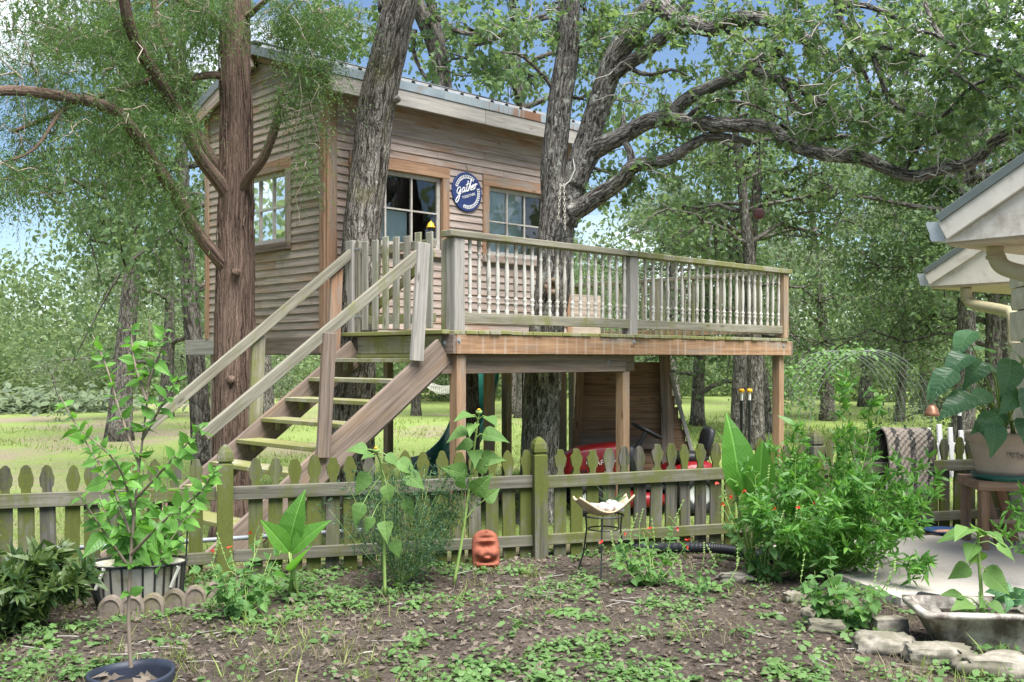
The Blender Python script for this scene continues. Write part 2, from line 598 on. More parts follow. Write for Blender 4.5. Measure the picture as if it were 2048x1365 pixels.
M = {}
M['siding'] = wood('siding_wood', (.43, .35, .305), (.265, .207, .172), (.40, .25, .17), .25, var=.20, moss=.0)
M['siding_side'] = wood('siding_wood_side', (.39, .325, .265), (.22, .175, .14), (.40, .28, .19), .32, var=.26, moss=.12, mosscol=(.12, .13, .05))
M['trim'] = wood('cedar_trim', (.37, .23, .145), (.23, .13, .08), (.34, .28, .23), .4, var=.2)
M['fascia'] = wood('grey_fascia_wood', (.33, .31, .28), (.20, .185, .165), None, var=.14)
M['treated'] = wood('treated_timber', (.345, .222, .138), (.195, .118, .07), (.31, .24, .185), .36, var=.16)
M['rim'] = wood('drip_marked_beam', (.35, .215, .125), (.20, .115, .065), (.31, .24, .185), .30, var=.1, streak=True)
M['tpost'] = wood('treated_post', (.34, .245, .16), (.19, .13, .08), (.31, .27, .225), .45, var=.2)
M['deckwood'] = wood('grey_deck_wood', (.36, .35, .295), (.19, .175, .14), None, moss=.50, mosscol=(.20, .21, .075), var=.25)
M['deckmoss'] = wood('mossy_deck_wood', (.33, .315, .235), (.18, .165, .115), None, moss=.80, mosscol=(.23, .235, .075), var=.25)
M['stair'] = wood('stair_timber', (.22, .172, .14), (.11, .082, .065), (.25, .18, .125), .3, moss=.18, var=.2)
M['railw'] = wood('handrail_wood', (.27, .255, .20), (.14, .127, .092), None, moss=.58, mosscol=(.19, .195, .065), var=.2)
M['fence'] = wood('mossy_fence_wood', (.14, .132, .108), (.038, .035, .029), (.22, .205, .18), .25, moss=.80, mosscol=(.105, .124, .022), var=.65, vert=True)
M['fencerail'] = wood('fence_rail_wood', (.18, .17, .134), (.07, .065, .05), None, moss=.68, mosscol=(.115, .128, .032), var=.3)
M['darkwood'] = wood('dark_wall_plank', (.29, .175, .105), (.13, .074, .042), (.30, .20, .13), .4, var=.45)
M['table'] = wood('table_wood', (.30, .21, .15), (.15, .10, .07), (.33, .19, .10), .4, var=.2)
M['inner'] = plain('interior_board', (.24, .21, .18), .8)

def paint_peel():
    s = NT('peeling_white_paint')
    v, rnd = s.objvec()
    a = s.noise(s.mapping(v, (22, 22, 9)), 1.0, 5, .7)
    a = s.math('ADD', a, s.math('MULTIPLY', s.math('SUBTRACT', rnd, .5), .28))
    g = s.noise(s.mapping(v, (60, 60, 4)), 1.0, 3, .6)
    c = s.mix(s.ramp(a, [(.56, 0.0), (.64, 1.0)]), s.mix(g, (.37, .355, .31), (.49, .475, .425)), s.mix(g, (.20, .18, .15), (.40, .37, .32)))
    s.bsdf(c, .7, a, .3, .003, .3)
    return s.m
M['baluster'] = paint_peel()
M['sash'] = plain('window_sash_paint', (.42, .40, .355), .6, dirt=(.33, .29, .24), damt=.45, sc_=20)

def metal_rust():
    s = NT('galvanised_rusting_flashing')
    tc = s.n('TexCoord')
    v = tc.outputs['Object']
    a = s.noise(s.mapping(v, (2.4, 1, .6)), 1.0, 3, .5)
    st = s.noise(s.mapping(v, (26, 1, 2)), 1.0, 4, .6)
    sp = s.n('SeparateXYZ')
    s.link(v, sp.inputs[0])
    along = s.ramp(s.math('ADD', s.math('MULTIPLY', sp.outputs['X'], .2), .5), [(.35, 0.0), (.62, .16)])
    f = s.ramp(s.math('ADD', s.math('ADD', s.math('MULTIPLY', a, .6), s.math('MULTIPLY', st, .5)), along), [(.62, 0.0), (.72, .9)])
    g = s.noise(s.mapping(v, (9, 9, 9)), 1.0, 3, .6)
    c = s.mix(f, s.mix(g, (.19, .23, .25), (.29, .33, .345)), s.mix(st, (.10, .04, .016), (.26, .115, .04)))
    s.bsdf(c, .55, st, .1, .002, .4, .15)
    return s.m
M['rust'] = metal_rust()
M['flash'] = plain('grey_galvanised_flashing', (.20, .24, .26), .55, .1, .2, 7, dirt=(.24, .15, .09), damt=.12)
M['galv'] = plain('galvanised_metal', (.24, .25, .255), .55, .1, .25, 8, dirt=(.25, .22, .19), damt=.3)
M['galvdark'] = plain('dull_metal_edge', (.17, .185, .19), .6, .1, .2, 8)

def glassmat():
    s = NT('window_glass')
    tr = s.n('BsdfTransparent')
    tr.inputs['Color'].default_value = (.80, .85, .86, 1)
    gl = s.n('BsdfGlossy')
    gl.inputs['Roughness'].default_value = .02
    gl.inputs['Color'].default_value = (.95, .97, 1, 1)
    tc = s.n('TexCoord')
    bp = s.n('Bump', None, Strength=.06, Distance=.01)
    s.link(s.noise(s.mapping(tc.outputs['Object'], (3, 3, 3)), 1.0, 2, .5), bp.inputs['Height'])
    s.link(bp.outputs[0], gl.inputs['Normal'])
    fr = s.n('Fresnel', None, IOR=1.5)
    mx = s.n('MixShader')
    s.link(s.math('ADD', fr.outputs[0], .04), mx.inputs[0])
    s.link(tr.outputs[0], mx.inputs[1]); s.link(gl.outputs[0], mx.inputs[2])
    s.link(mx.outputs[0], s.out.inputs['Surface'])
    return s.m
M['glass'] = glassmat()
M['curtain'] = plain('pale_blue_curtain', (.72, .84, .82), .9, n=.12, sc_=4)

M['bark_oak'] = barkmat('oak_bark', (.25, .225, .195), (.04, .034, .028), 28, 3.4, lichen=(.40, .41, .36), lamt=.22)
M['bark_oak_moss'] = barkmat('mossy_oak_bark', (.27, .245, .215), (.045, .038, .03), 26, 3.4, lichen=(.42, .41, .36), lamt=.2, moss=(.13, .12, .05))
M['bark_limb'] = barkmat('lichened_limb_bark', (.235, .218, .195), (.04, .034, .029), 30, 4, lichen=(.46, .48, .42), lamt=.5, bd=.02)
M['bark_cedar'] = barkmat('cedar_bark', (.155, .108, .083), (.02, .014, .012), 24, 3.5, strip=True)
M['bark_far'] = barkmat('distant_oak_bark', (.215, .195, .17), (.06, .052, .045), 18, 4, lichen=(.36, .37, .33), lamt=.3)
M['twig'] = plain('twig_bark', (.25, .235, .205), .9, n=.3)
M['twig_cedar'] = plain('cedar_twig', (.27, .22, .175), .9, n=.3)
M['stem'] = plain('green_stem', (.20, .30, .08), .6)
M['stem_brown'] = plain('brown_stem', (.20, .16, .12), .8)

M['oakleaf'] = leafmat('oak_leaf', (.055, .11, .048), (.14, .225, .085), .42, .40, tcol=(.27, .41, .11))
M['oakleaf_far'] = leafmat('far_oak_leaf', (.052, .098, .044), (.118, .185, .072), .42, .55, tcol=(.25, .36, .12))
M['oakleaf_pale'] = leafmat('pale_oak_leaf', (.11, .145, .095), (.19, .24, .14), .42, .6, tcol=(.33, .41, .20))
M['cedarleaf'] = leafmat('cedar_foliage', (.03, .07, .026), (.088, .16, .04), .32, .55, tcol=(.20, .34, .06))
M['wood_mass'] = leafmat('woodland_leaf', (.072, .118, .052), (.155, .22, .09), .42, .6, tcol=(.34, .44, .17))
M['saplingleaf'] = leafmat('sapling_leaf', (.075, .19, .035), (.15, .33, .06), .38, .4, vein=.4, vk=.9, vn=8.0)
M['salvia'] = leafmat('sage_leaf', (.07, .16, .045), (.135, .27, .075), .35, .55, vein=.35, vk=.9, vn=8.0)
M['brightbush'] = leafmat('bright_narrow_leaf', (.055, .165, .03), (.14, .30, .055), .36, .45)
M['darkshrub'] = leafmat('dark_shrub_leaf', (.028, .065, .022), (.085, .13, .035), .28, .45)
M['fineleaf'] = leafmat('fine_feathery_leaf', (.035, .085, .04), (.08, .145, .065), .3, .6)
M['canna'] = leafmat('canna_leaf', (.06, .18, .025), (.11, .26, .04), .4, .35, vein=.55, vk=1.0, vn=16.0)
M['sunleaf'] = leafmat('sunflower_leaf', (.085, .18, .04), (.15, .265, .07), .36, .6, vein=.5, vk=1.4, vn=6.0)
M['earleaf'] = leafmat('elephant_ear_leaf', (.05, .125, .06), (.105, .225, .095), .3, .35, vein=.55, vk=.5, vn=6.5)
M['weed'] = leafmat('weed_leaf', (.075, .16, .045), (.155, .26, .085), .35, .55)
M['grass'] = leafmat('grass_blade', (.12, .19, .045), (.27, .33, .09), .35, .6)
M['drygrass'] = leafmat('dry_grass_blade', (.17, .145, .09), (.32, .275, .175), .25, .8)
M['litter'] = leafmat('dead_leaf', (.075, .06, .046), (.20, .165, .125), .15, .8, tcol=(.3, .2, .1))
M['redflower'] = plain('red_petal', (.65, .03, .015), .5)

M['terracotta'] = plain('terracotta', (.25, .075, .042), .85, n=.3, sc_=18, dirt=(.34, .12, .07), damt=.2, bump=.4)
M['red'] = plain('red_enamel', (.23, .007, .011), .38, n=.06, spec=.5)
M['black'] = plain('black_plastic', (.018, .019, .022), .5, n=.2)
M['tyre'] = plain('tyre_rubber', (.022, .022, .022), .85, n=.2)
M['iron'] = plain('dark_iron', (.03, .032, .03), .6, .3)
M['white'] = plain('white_paint', (.78, .77, .74), .5, n=.05)
M['cream'] = plain('cream_house_paint', (.69, .64, .55), .65, n=.08, sc_=7, dirt=(.44, .38, .30), damt=.2, bump=.5)
M['soffit'] = plain('tan_soffit', (.52, .43, .32), .7, n=.1)
M['guttermetal'] = plain('grey_gutter', (.46, .50, .52), .45, .1, .08)
M['drip'] = plain('grey_green_drip_edge', (.15, .175, .165), .5, .1, .08)
M['spout'] = plain('tan_downspout', (.40, .36, .22), .5, n=.1, dirt=(.25, .22, .12), damt=.3)
M['limestone'] = plain('limestone', (.27, .245, .20), .95, n=.35, sc_=22, dirt=(.13, .12, .085), damt=.75, bump=1.0)
M['stoneblock'] = plain('cut_limestone', (.60, .55, .44), .95, n=.2, sc_=9, bump=.9)
M['scallop'] = plain('brown_concrete_edging', (.17, .138, .11), .95, n=.3, sc_=30, dirt=(.15, .14, .06), damt=.35, bump=.8)
M['pebble'] = plain('pale_pebble', (.47, .43, .40), .8, n=.35, sc_=25, bump=.4)
M['potclay'] = plain('beige_glazed_pot', (.37, .29, .215), .7, n=.1, sc_=10)
M['greenplastic'] = plain('green_plastic', (.012, .17, .125), .4, n=.1)
M['greenrim'] = plain('dark_green_saucer', (.02, .10, .07), .4, n=.1)
M['navypot'] = plain('black_blue_plastic_pot', (.028, .034, .052), .45, n=.3, sc_=6)
M['tub'] = plain('cream_enamel_tub', (.47, .44, .375), .55, n=.08, dirt=(.12, .098, .08), damt=.75, sc_=30)
M['soil'] = plain('potting_soil', (.055, .04, .03), .95, n=.4, sc_=40, bump=1.0)
M['liner'] = plain('dirty_white_liner', (.40, .38, .32), .85, n=.15, dirt=(.20, .18, .10), damt=.55, sc_=8)
M['yellow'] = plain('yellow_cap', (.80, .40, .02), .5)
M['orange'] = plain('orange_fruit', (.75, .13, .02), .5)
M['navy'] = plain('navy_sign_board', (.022, .04, .145), .6, n=.2, sc_=15)
M['rope'] = plain('pale_rope', (.62, .60, .54), .9)
M['feeder'] = plain('red_glass_feeder', (.12, .045, .042), .5, n=.3, sc_=25)
M['chain'] = plain('pale_chain', (.55, .52, .45), .6, .3)
M['clayshell'] = plain('tan_clay_dish', (.42, .31, .20), .8, n=.25, sc_=12)
M['blue'] = plain('blue_glaze', (.04, .09, .22), .3)

def concrete():
    s = NT('patio_concrete')
    tc = s.n('TexCoord'); v = tc.outputs['Object']
    a = s.noise(s.mapping(v, (1.7, 1.7, 1.7)), 1.0, 6, .65)
    b = s.noise(s.mapping(v, (60, 60, 60)), 1.0, 3, .6)
    c = s.ramp(a, [(.3, (.36, .325, .28)), (.7, (.50, .46, .40))])
    c = s.mix(.5, c, s.ramp(b, [(.3, .75), (.7, 1.1)]), 'MULTIPLY')
    s.bsdf(c, .9, b, .3, .004, .2)
    return s.m
M['concrete'] = concrete()

def soilground():
    s = NT('garden_soil')
    tc = s.n('TexCoord'); v = tc.outputs['Object']
    a = s.noise(s.mapping(v, (1.5, 1.5, 1.5)), 1.0, 5, .65)
    b = s.noise(s.mapping(v, (45, 45, 45)), 1.0, 5, .7)
    d = s.noise(s.mapping(v, (9, 9, 9)), 1.0, 5, .7)
    c = s.ramp(b, [(.32, (.033, .027, .022)), (.55, (.082, .066, .053)), (.74, (.175, .145, .115))])
    c = s.mix(s.ramp(a, [(.42, 0.0), (.62, .85)]), c, s.ramp(b, [(.35, (.06, .045, .037)), (.7, (.19, .155, .125))]))
    c = s.mix(s.ramp(d, [(.52, 0.0), (.68, .6)]), c, s.ramp(b, [(.3, (.10, .077, .058)), (.7, (.25, .20, .16))]))
    s.bsdf(c, .97, s.math('ADD', b, d), 1.0, .035, .1)
    return s.m
M['ground'] = soilground()

def lawnmat():
    s = NT('lawn_grass')
    tc = s.n('TexCoord'); v = tc.outputs['Object']
    a = s.noise(s.mapping(v, (.28, .28, .28)), 1.0, 5, .62)
    b = s.noise(s.mapping(v, (5, 5, 5)), 1.0, 5, .7)
    d = s.noise(s.mapping(v, (26, 26, 26)), 1.0, 4, .7)
    c = s.ramp(d, [(.3, (.085, .135, .03)), (.52, (.19, .265, .075)), (.75, (.30, .355, .13))])
    c = s.mix(s.ramp(b, [(.4, 0.0), (.7, .5)]), c, (.31, .31, .12))
    sp = s.n('SeparateXYZ'); s.link(v, sp.inputs[0])
    left = s.ramp(s.math('ADD', s.math('MULTIPLY', sp.outputs['X'], -.05), .3), [(.3, 0.0), (.72, .09)])
    bare = s.ramp(s.math('ADD', s.math('ADD', a, s.math('MULTIPLY', b, .25)), left), [(.66, 0.0), (.80, .9)])
    c = s.mix(bare, c, s.ramp(d, [(.3, (.15, .115, .08)), (.7, (.34, .28, .21))]))
    near = s.ramp(s.math('MULTIPLY', s.math('SUBTRACT', sp.outputs['Y'], s.math('MULTIPLY', sp.outputs['X'], .32)), .1), [(.76, 1.0), (.98, 0.0)])
    c = s.mix(s.math('MULTIPLY', near, s.ramp(b, [(.35, .2), (.6, 1.0)])), c, s.ramp(d, [(.3, (.07, .05, .035)), (.7, (.24, .18, .13))]))
    s.bsdf(c, .95, s.math('ADD', d, b), .8, .05, .1)
    return s.m
M['lawn'] = lawnmat()

# ------------------------------------------------------------------ ground
FS, FY0 = 0.32, 7.28                       # the picket fence runs along y = FY0 + FS x
FANG = math.atan(FS)
FX = np.array([math.cos(FANG), math.sin(FANG)])
FN = np.array([-math.sin(FANG), math.cos(FANG)])

def fdist(x, y):
    return (y - FY0 - FS * x) * math.cos(FANG)

def gz(x, y):
    x, y = np.asarray(x, float), np.asarray(y, float)
    d = fdist(x, y)
    t = np.clip((d - .15) / 3.0, 0, 1)
    z = -.36 * t * t * (3 - 2 * t)
    p = np.stack([x, y, 0 * x], -1)
    near = np.clip((14 - np.hypot(x, y)) / 6, 0, 1)
    flat = np.clip((1.2 - x) / .8, 0, 1) + np.clip(d / .6, 0, 1)
    z = z + near * np.clip(flat, 0.15, 1) * (.05 * (vnoise(p * 1.3, 3) - .5) + .03 * (vnoise(p * 4.1, 4) - .5))
    far = np.clip((np.hypot(x, y) - 16) / 20, 0, 1)
    return z + far * .25 * (vnoise(p * .11, 9) - .5)

def sheet(name, avals, bvals, mat):
    a, b = np.meshgrid(avals, bvals)
    x = a * FX[0] + b * FN[0]
    y = FY0 + a * FX[1] + b * FN[1]
    V = np.stack([x, y, gz(x, y)], -1).reshape(-1, 3)
    n, m = len(avals), len(bvals)
    i = np.arange(m - 1)[:, None] * n; j = np.arange(n - 1)[None]
    Q = np.stack([i + j, i + j + 1, i + n + j + 1, i + n + j], -1).reshape(-1, 4)
    return ob(name, mk(name, V, Q, mat, True))

_a = np.concatenate([np.linspace(-140, -12, 20), np.linspace(-10, 12, 111), np.linspace(14, 140, 20)])
_bn = np.concatenate([np.linspace(-30, -8, 8), np.linspace(-7, .15, 80)])
_bf = np.concatenate([np.linspace(.15, 6, 40), np.linspace(6.5, 30, 48), np.linspace(33, 190, 30)])
tag(sheet('soil_ground', _a, _bn, M['ground']), 'bare brown garden soil littered with dead leaves before the fence', kind='structure')
tag(sheet('lawn_ground', _a, _bf, M['lawn']), 'mown yellow green lawn stretching from the fence to the woods', kind='structure')

# patio slab: a real slab with sides
_pp = [(1.95, 7.62), (2.0, 7.05), (2.28, 5.95), (3.0, 5.72), (9.0, 4.6), (9.0, 9.9), (4.6, 8.48)]
_V = [(x, y, z) for z in (-.12, .045) for x, y in _pp]
_n = len(_pp)
_pm = mk('patio_slab', _V, [np.array([[_n + k for k in range(_n)]]), np.array([[k, (k + 1) % _n, _n + (k + 1) % _n, _n + k] for k in range(_n)])], M['concrete'])
tag(ob('patio_slab', _pm), 'pale concrete patio slab at the right below the house eaves', kind='structure')

# ------------------------------------------------------------------ the cabin frame: u along the front, s to the back
U2 = np.array([.7117, .7026]); S2 = np.array([-.7026, .7117])
CX, CY = -.539, 9.2
CANG = math.atan2(U2[1], U2[0])
GB = -.36

def HW(u, s, z=0.0):
    return V3(CX + U2[0] * u + S2[0] * s, CY + U2[1] * u + S2[1] * s, z)

SW, WL, WD = 1.98, 3.78, 2.56              # front wall plane, wall length, depth
DZ = 1.708                                  # deck top
cabin = thing('treehouse_cabin', 'weathered clapboard treehouse cabin on stilts with a ribbed metal roof', 'treehouse', (CX, CY, 0), CANG)

def roof_z(s, over=0.0):
    sr = SW + WD / 2
    return 4.40 + .34 * ((s - (SW - .28)) if s < sr else (sr - (SW - .28)) - (s - sr)) + over

def siding(face, a0, a1, z0, ztop, holes, mat, par, expo=.0857):
    """clapboards, each its own board, cut round the holes (a0, a1, z0, z1)"""
    z = z0
    r = np.random.default_rng(5 + int(a1 * 10))
    while True:
        zt = z + expo + .012
        segs = [(a0, a1)]
        if callable(ztop):
            ok = [a for a in np.linspace(a0, a1, 80) if ztop(a) > zt - .03]
            if not ok: break
            segs = [(min(ok), max(ok))]
        elif zt > ztop + .03: break
        for (h0, h1, hz0, hz1) in holes:
            if z + expo > hz0 + .005 and z < hz1 - .005:
                ns = []
                for p, q in segs:
                    if h0 > p: ns.append((p, min(q, h0)))
                    if h1 < q: ns.append((max(p, h1), q))
                segs = [(p, q) for p, q in ns if q - p > .015]
        for p, q in segs:
            cuts = [p, q]
            if q - p > 1.6 and r.random() < .6:
                cuts = [p, p + (q - p) * r.uniform(.3, .7), q]
            for c0, c1 in zip(cuts[:-1], cuts[1:]):
                dz = r.normal(0, .0012)
                tl = .013
                c0b, c1b = c0 + .001, c1 - .001
                if face == 'front':
                    p0, p1, n = (c0b, SW - .014, z + expo / 2 + dz), (c1b, SW - .014, z + expo / 2 + dz + r.normal(0, .0012)), (0, -1, .18)
                elif face == 'left':
                    p0, p1, n = (-.012, SW + c0b, z + expo / 2 + dz), (-.012, SW + c1b, z + expo / 2 + dz + r.normal(0, .0015)), (-1, 0, .18)
                elif face == 'right':
                    p0, p1, n = (WL + .012, SW + c0b, z + expo / 2 + dz), (WL + .012, SW + c1b, z + expo / 2 + dz), (1, 0, .18)
                else:
                    p0, p1, n = (c0b, SW + WD + .012, z + expo / 2 + dz), (c1b, SW + WD + .012, z + expo / 2 + dz), (0, 1, .18)
                board('siding_board', par, p0, p1, expo + .012, tl, n, mat, .002)
        z += expo

WZ0, WZ1 = 2.70, 3.52
hole_f = [(.36, 1.56, WZ0, WZ1), (2.30, 3.30, WZ0, WZ1)]
hole_l = [(.76, 1.72, WZ0 + .04, WZ1)]
CASE = .105
def grow_h(h): return (h[0] - CASE, h[1] + CASE, h[2] - CASE, h[3] + .135)

siding('front', .10, WL - .09, 1.69, 4.38, [grow_h(h) for h in hole_f], M['siding'], cabin)
siding('left', .095, WD - .085, 1.68, lambda a: roof_z(SW + a) - .06, [grow_h(h) for h in hole_l], M['siding_side'], cabin)
siding('right', .09, WD - .09, 1.68, lambda a: roof_z(SW + a) - .06, [], M['siding'], cabin)
siding('back', .09, WL - .09, 1.68, 4.38, [], M['siding'], cabin)

# sheathing behind the boards, round the window openings, as boxes of real thickness
def sheath(face, L, z0, z1, holes):
    mb = MB()
    xs = sorted({0, L, *[h[0] for h in holes], *[h[1] for h in holes]})
    for p, q in zip(xs[:-1], xs[1:]):
        hs = [h for h in holes if h[0] <= p + 1e-6 and h[1] >= q - 1e-6]
        spans = [(z0, z1)] if not hs else [(z0, hs[0][2]), (hs[0][3], z1)]
        for s0, s1 in spans:
            if s1 - s0 < .01: continue
            c, d = (p + q) / 2, (q - p)
            if face in ('front', 'back'):
                mb.box((c, SW + .03 if face == 'front' else SW + WD - .03, (s0 + s1) / 2), (d, .05, s1 - s0))
            else:
                mb.box((.03 if face == 'left' else WL - .03, SW + c, (s0 + s1) / 2), (.05, d, s1 - s0))
    return mb
for f_, L_, h_ in (('front', WL, hole_f), ('left', WD, hole_l), ('right', WD, []), ('back', WL, [])):
    sheath(f_, L_, 1.66, 4.36, h_).build('wall_sheathing', M['inner'], cabin)
# gable triangles
for u_ in (.03, WL - .03):
    V = [(u_ + d, s, z) for d in (-.024, .024) for s, z in ((SW + .005, 4.362), (SW + WD - .005, 4.362), (SW + WD / 2, roof_z(SW + WD / 2) - .09))]
    ob('gable_wall', mk('gable_wall', V, [np.array([[0, 1, 2], [5, 4, 3]]), np.array([[0, 3, 4, 1], [1, 4, 5, 2], [2, 5, 3, 0]])], M['inner']), cabin)
mb = MB(); mb.box((WL / 2, SW + WD / 2, 1.60), (WL - .1, WD - .1, .10)); mb.build('floor', M['darkwood'], cabin)

# corner boards
zc0, zc1 = 1.50, 4.36
for (p, n, w) in [((.05, SW - .028), (0, -1, 0), .098), ((-.028, SW + .046), (-1, 0, 0), .095),
                  ((-.028, SW + WD - .045), (-1, 0, 0), .09), ((WL - .045, SW - .028), (0, -1, 0), .09),
                  ((WL + .028, SW + .04), (1, 0, 0), .09), ((.045, SW + WD + .028), (0, 1, 0), .09)]:
    board('corner_board', cabin, (p[0], p[1], zc0 if n[0] == -1 and p[1] < SW + 1 else 1.68), (p[0], p[1], zc1 if n[1] else zc1 + (.03 if p[1] < SW + 1 else 0)), w, .024, n, M['trim'])
board('corner_board', cabin, (.0, SW - .014, 1.5), (.0, SW - .014, 4.3), .05, .05, (0, -1, 0), M['trim'])
# rim beams under the walls
board('rim_beam', cabin, (-.012, SW + .09, 1.583), (-.012, SW + 1.9, 1.583), .178, .04, (-1, 0, 0), M['stair'])
board('rim_beam', cabin, (-.012, SW + 1.905, 1.585), (-.012, SW + WD + .52, 1.585), .184, .04, (-1, 0, 0), M['fascia'])
board('rim_beam', cabin, (.0, SW + .01, 1.583), (WL, SW + .01, 1.583), .178, .04, (0, -1, 0), M['stair'])
board('rim_beam', cabin, (.03, SW + WD - .02, 1.583), (WL, SW + WD - .02, 1.583), .178, .04, (0, 1, 0), M['stair'])
for u_, s_ in ((.06, SW + WD - .1), (2.42, SW + .1), (WL - .06, SW + .1), (2.7, SW + WD - .1), (.95, SW + 1.35)):
    w = HW(u_, s_)
    board('stilt_post', cabin, (u_, s_, float(gz(w[0], w[1])) - .1), (u_, s_, 1.494), .105, .105, (0, -1, 0), M['tpost'], .006)

# windows: sash with bars, panes, casings
def window(face, h, cols, rows, sill=False):
    a0, a1, z0, z1 = h
    def at(a, z, d):
        return (a, SW + d, z) if face == 'front' else (d, SW + a, z)
    n = (0, -1, 0) if face == 'front' else (-1, 0, 0)
    def bx(mb, aa, bb, za, zb, d, t):
        c = at((aa + bb) / 2, (za + zb) / 2, d)
        mb.box(c, (bb - aa, t, zb - za) if face == 'front' else (t, bb - aa, zb - za))
    mb = MB()
    fr = .045
    bx(mb, a0, a0 + fr, z0, z1, .035, .035); bx(mb, a1 - fr, a1, z0, z1, .035, .035)
    bx(mb, a0 + fr, a1 - fr, z1 - fr, z1, .035, .035); bx(mb, a0 + fr, a1 - fr, z0, z0 + fr, .035, .035)
    ia0, ia1, iz0, iz1 = a0 + fr, a1 - fr, z0 + fr, z1 - fr
    for k in range(1, cols):
        c = ia0 + (ia1 - ia0) * k / cols
        bx(mb, c - .011, c + .011, iz0, iz1, .032, .026)
    for k in range(1, rows):
        c = iz0 + (iz1 - iz0) * k / rows
        bx(mb, ia0, ia1, c - .009, c + .009, .033, .024)
    win = mb.build('window', M['sash'], cabin)
    for i in range(cols):
        for j in range(rows):
            p0 = ia0 + (ia1 - ia0) * i / cols; p1 = ia0 + (ia1 - ia0) * (i + 1) / cols
            q0 = iz0 + (iz1 - iz0) * j / rows; q1 = iz0 + (iz1 - iz0) * (j + 1) / rows
            # a quad with its own plane, slightly out of true like old glass
            r = np.random.default_rng(int(100 * p0 + 7 * j)); t = r.normal(0, .002, 4)
            V = [at(p0, q0, .038 + t[0]), at(p1, q0, .038 + t[1]), at(p1, q1, .038 + t[2]), at(p0, q1, .038 + t[3])]
            ob('pane', mk('pane', V, np.array([[0, 1, 2, 3]]), M['glass']), win)
    cm = M['trim']
    d = -.026
    board('casing', win, at(a0 - CASE, z1 + .066, d), at(a1 + CASE, z1 + .066, d), .128, .03, n, cm)
    board('casing', win, at(a0 - CASE / 2, z0 - .02, d), at(a0 - CASE / 2, z1, d), CASE - .008, .03, n, cm if face == 'front' else M['siding_side'])
    board('casing', win, at(a1 + CASE / 2, z0 - .02, d), at(a1 + CASE / 2, z1, d), CASE - .008, .03, n, cm)
    board('sill', win, at(a0 - CASE, z0 - .055, d - .012), at(a1 + CASE, z0 - .055, d - .012), .085, .06, n, M['stair'] if face == 'left' else M['siding'])
    # jamb reveal
    for c in (a0 - .006, a1 + .006):
        board('jamb', win, at(c, z0, .006), at(c, z1, .006), .034, .012, (1, 0, 0) if face == 'front' else (0, 1, 0), M['treated'])
    board('jamb', win, at(a0, z1 + .006, .006), at(a1, z1 + .006, .006), .034, .012, (0, 0, 1), M['treated'])
    return win
w1 = window('front', hole_f[0], 3, 2)
w2 = window('front', hole_f[1], 3, 2)
w3 = window('left', hole_l[0], 3, 2)
# pale blinds inside two of the windows
def blind(par, u0, u1, z0, z1, s):
    n = 12
    a = np.linspace(u0, u1, n)
    V = [(x, s + .012 * math.sin(k * 2.2), z) for z in (z0, z1) for k, x in enumerate(a)]
    Q = np.array([[k, k + 1, n + k + 1, n + k] for k in range(n - 1)])
    ob('curtain', mk('curtain', V, Q, M['curtain'], True), par)
blind(w1, .40, 1.13, 2.74, 3.10, SW + .10)
blind(w2, 2.33, 2.97, 2.73, 3.50, SW + .10)

# roof: ribbed sheets, flashing, fascia
u0, u1 = -.16, 3.95
prof = []
c = u0
k = 0
while c < u1 - .01:
    prof.append((c, 0.0))
    cc = c + .118
    for du, dz in ((-.036, 0), (-.018, .032), (.018, .032), (.036, 0)):
        if cc + du < u1 - .005: prof.append((cc + du, dz))
    c += .236
prof.append((u1, 0.0))
prof = np.array(prof)
sr = SW + WD / 2
for sl, (sa, sb) in enumerate(((SW - .31, sr), (sr, SW + WD + .10))):
    rows_ = []
    for s_ in (sa, sb):
        rows_.append(np.stack([prof[:, 0], np.full(len(prof), s_), np.array([roof_z(s_) + .045] * len(prof)) + prof[:, 1]], -1))
    V = np.concatenate(rows_ + [r - np.array([0, 0, .004]) for r in rows_])
    n = len(prof)
    q = np.arange(n - 1)
    Q = np.concatenate([np.stack([q, q + 1, n + q + 1, n + q], -1), np.stack([3 * n + q, 3 * n + q + 1, 2 * n + q + 1, 2 * n + q], -1), np.stack([q, 2 * n + q, 2 * n + q + 1, q + 1], -1)])
    ob('roof_sheet', mk('roof_sheet', V, Q, M['galv']), cabin)
    p0, p1 = (u0 + .02, (sa + sb) / 2, (roof_z(sa + .02) + roof_z(sb - .02)) / 2), (u1 - .02, (sa + sb) / 2, (roof_z(sa + .02) + roof_z(sb - .02)) / 2)
    board('roof_deck', cabin, p0, p1, (sb - sa - .04) * 1.056, .03, (0, -.34 if sl == 0 else .34, 1), M['darkwood'])
board('ridge_cap', cabin, (u0, sr, roof_z(sr) + .075), (u1, sr, roof_z(sr) + .075), .2, .006, (0, 0, 1), M['galv'])
# front fascia in two lengths and the rusting flashing above it
fs = SW - .285
board('fascia_board', cabin, (u0, fs, 4.255), (1.98, fs, 4.255), .175, .036, (0, -1, 0), M['fascia'])
board('fascia_board', cabin, (1.984, fs, 4.252), (u1, fs, 4.252), .175, .036, (0, -1, 0), M['fascia'])
for a, b in ((u0 - .01, 1.35), (1.352, 2.9), (2.902, u1 + .01)):
    board('flashing', cabin, (a, fs - .024, 4.390), (b, fs - .024, 4.390), .095, .006, (0, -1, 0), M['flash' if a < 1 else 'rust'], .001)
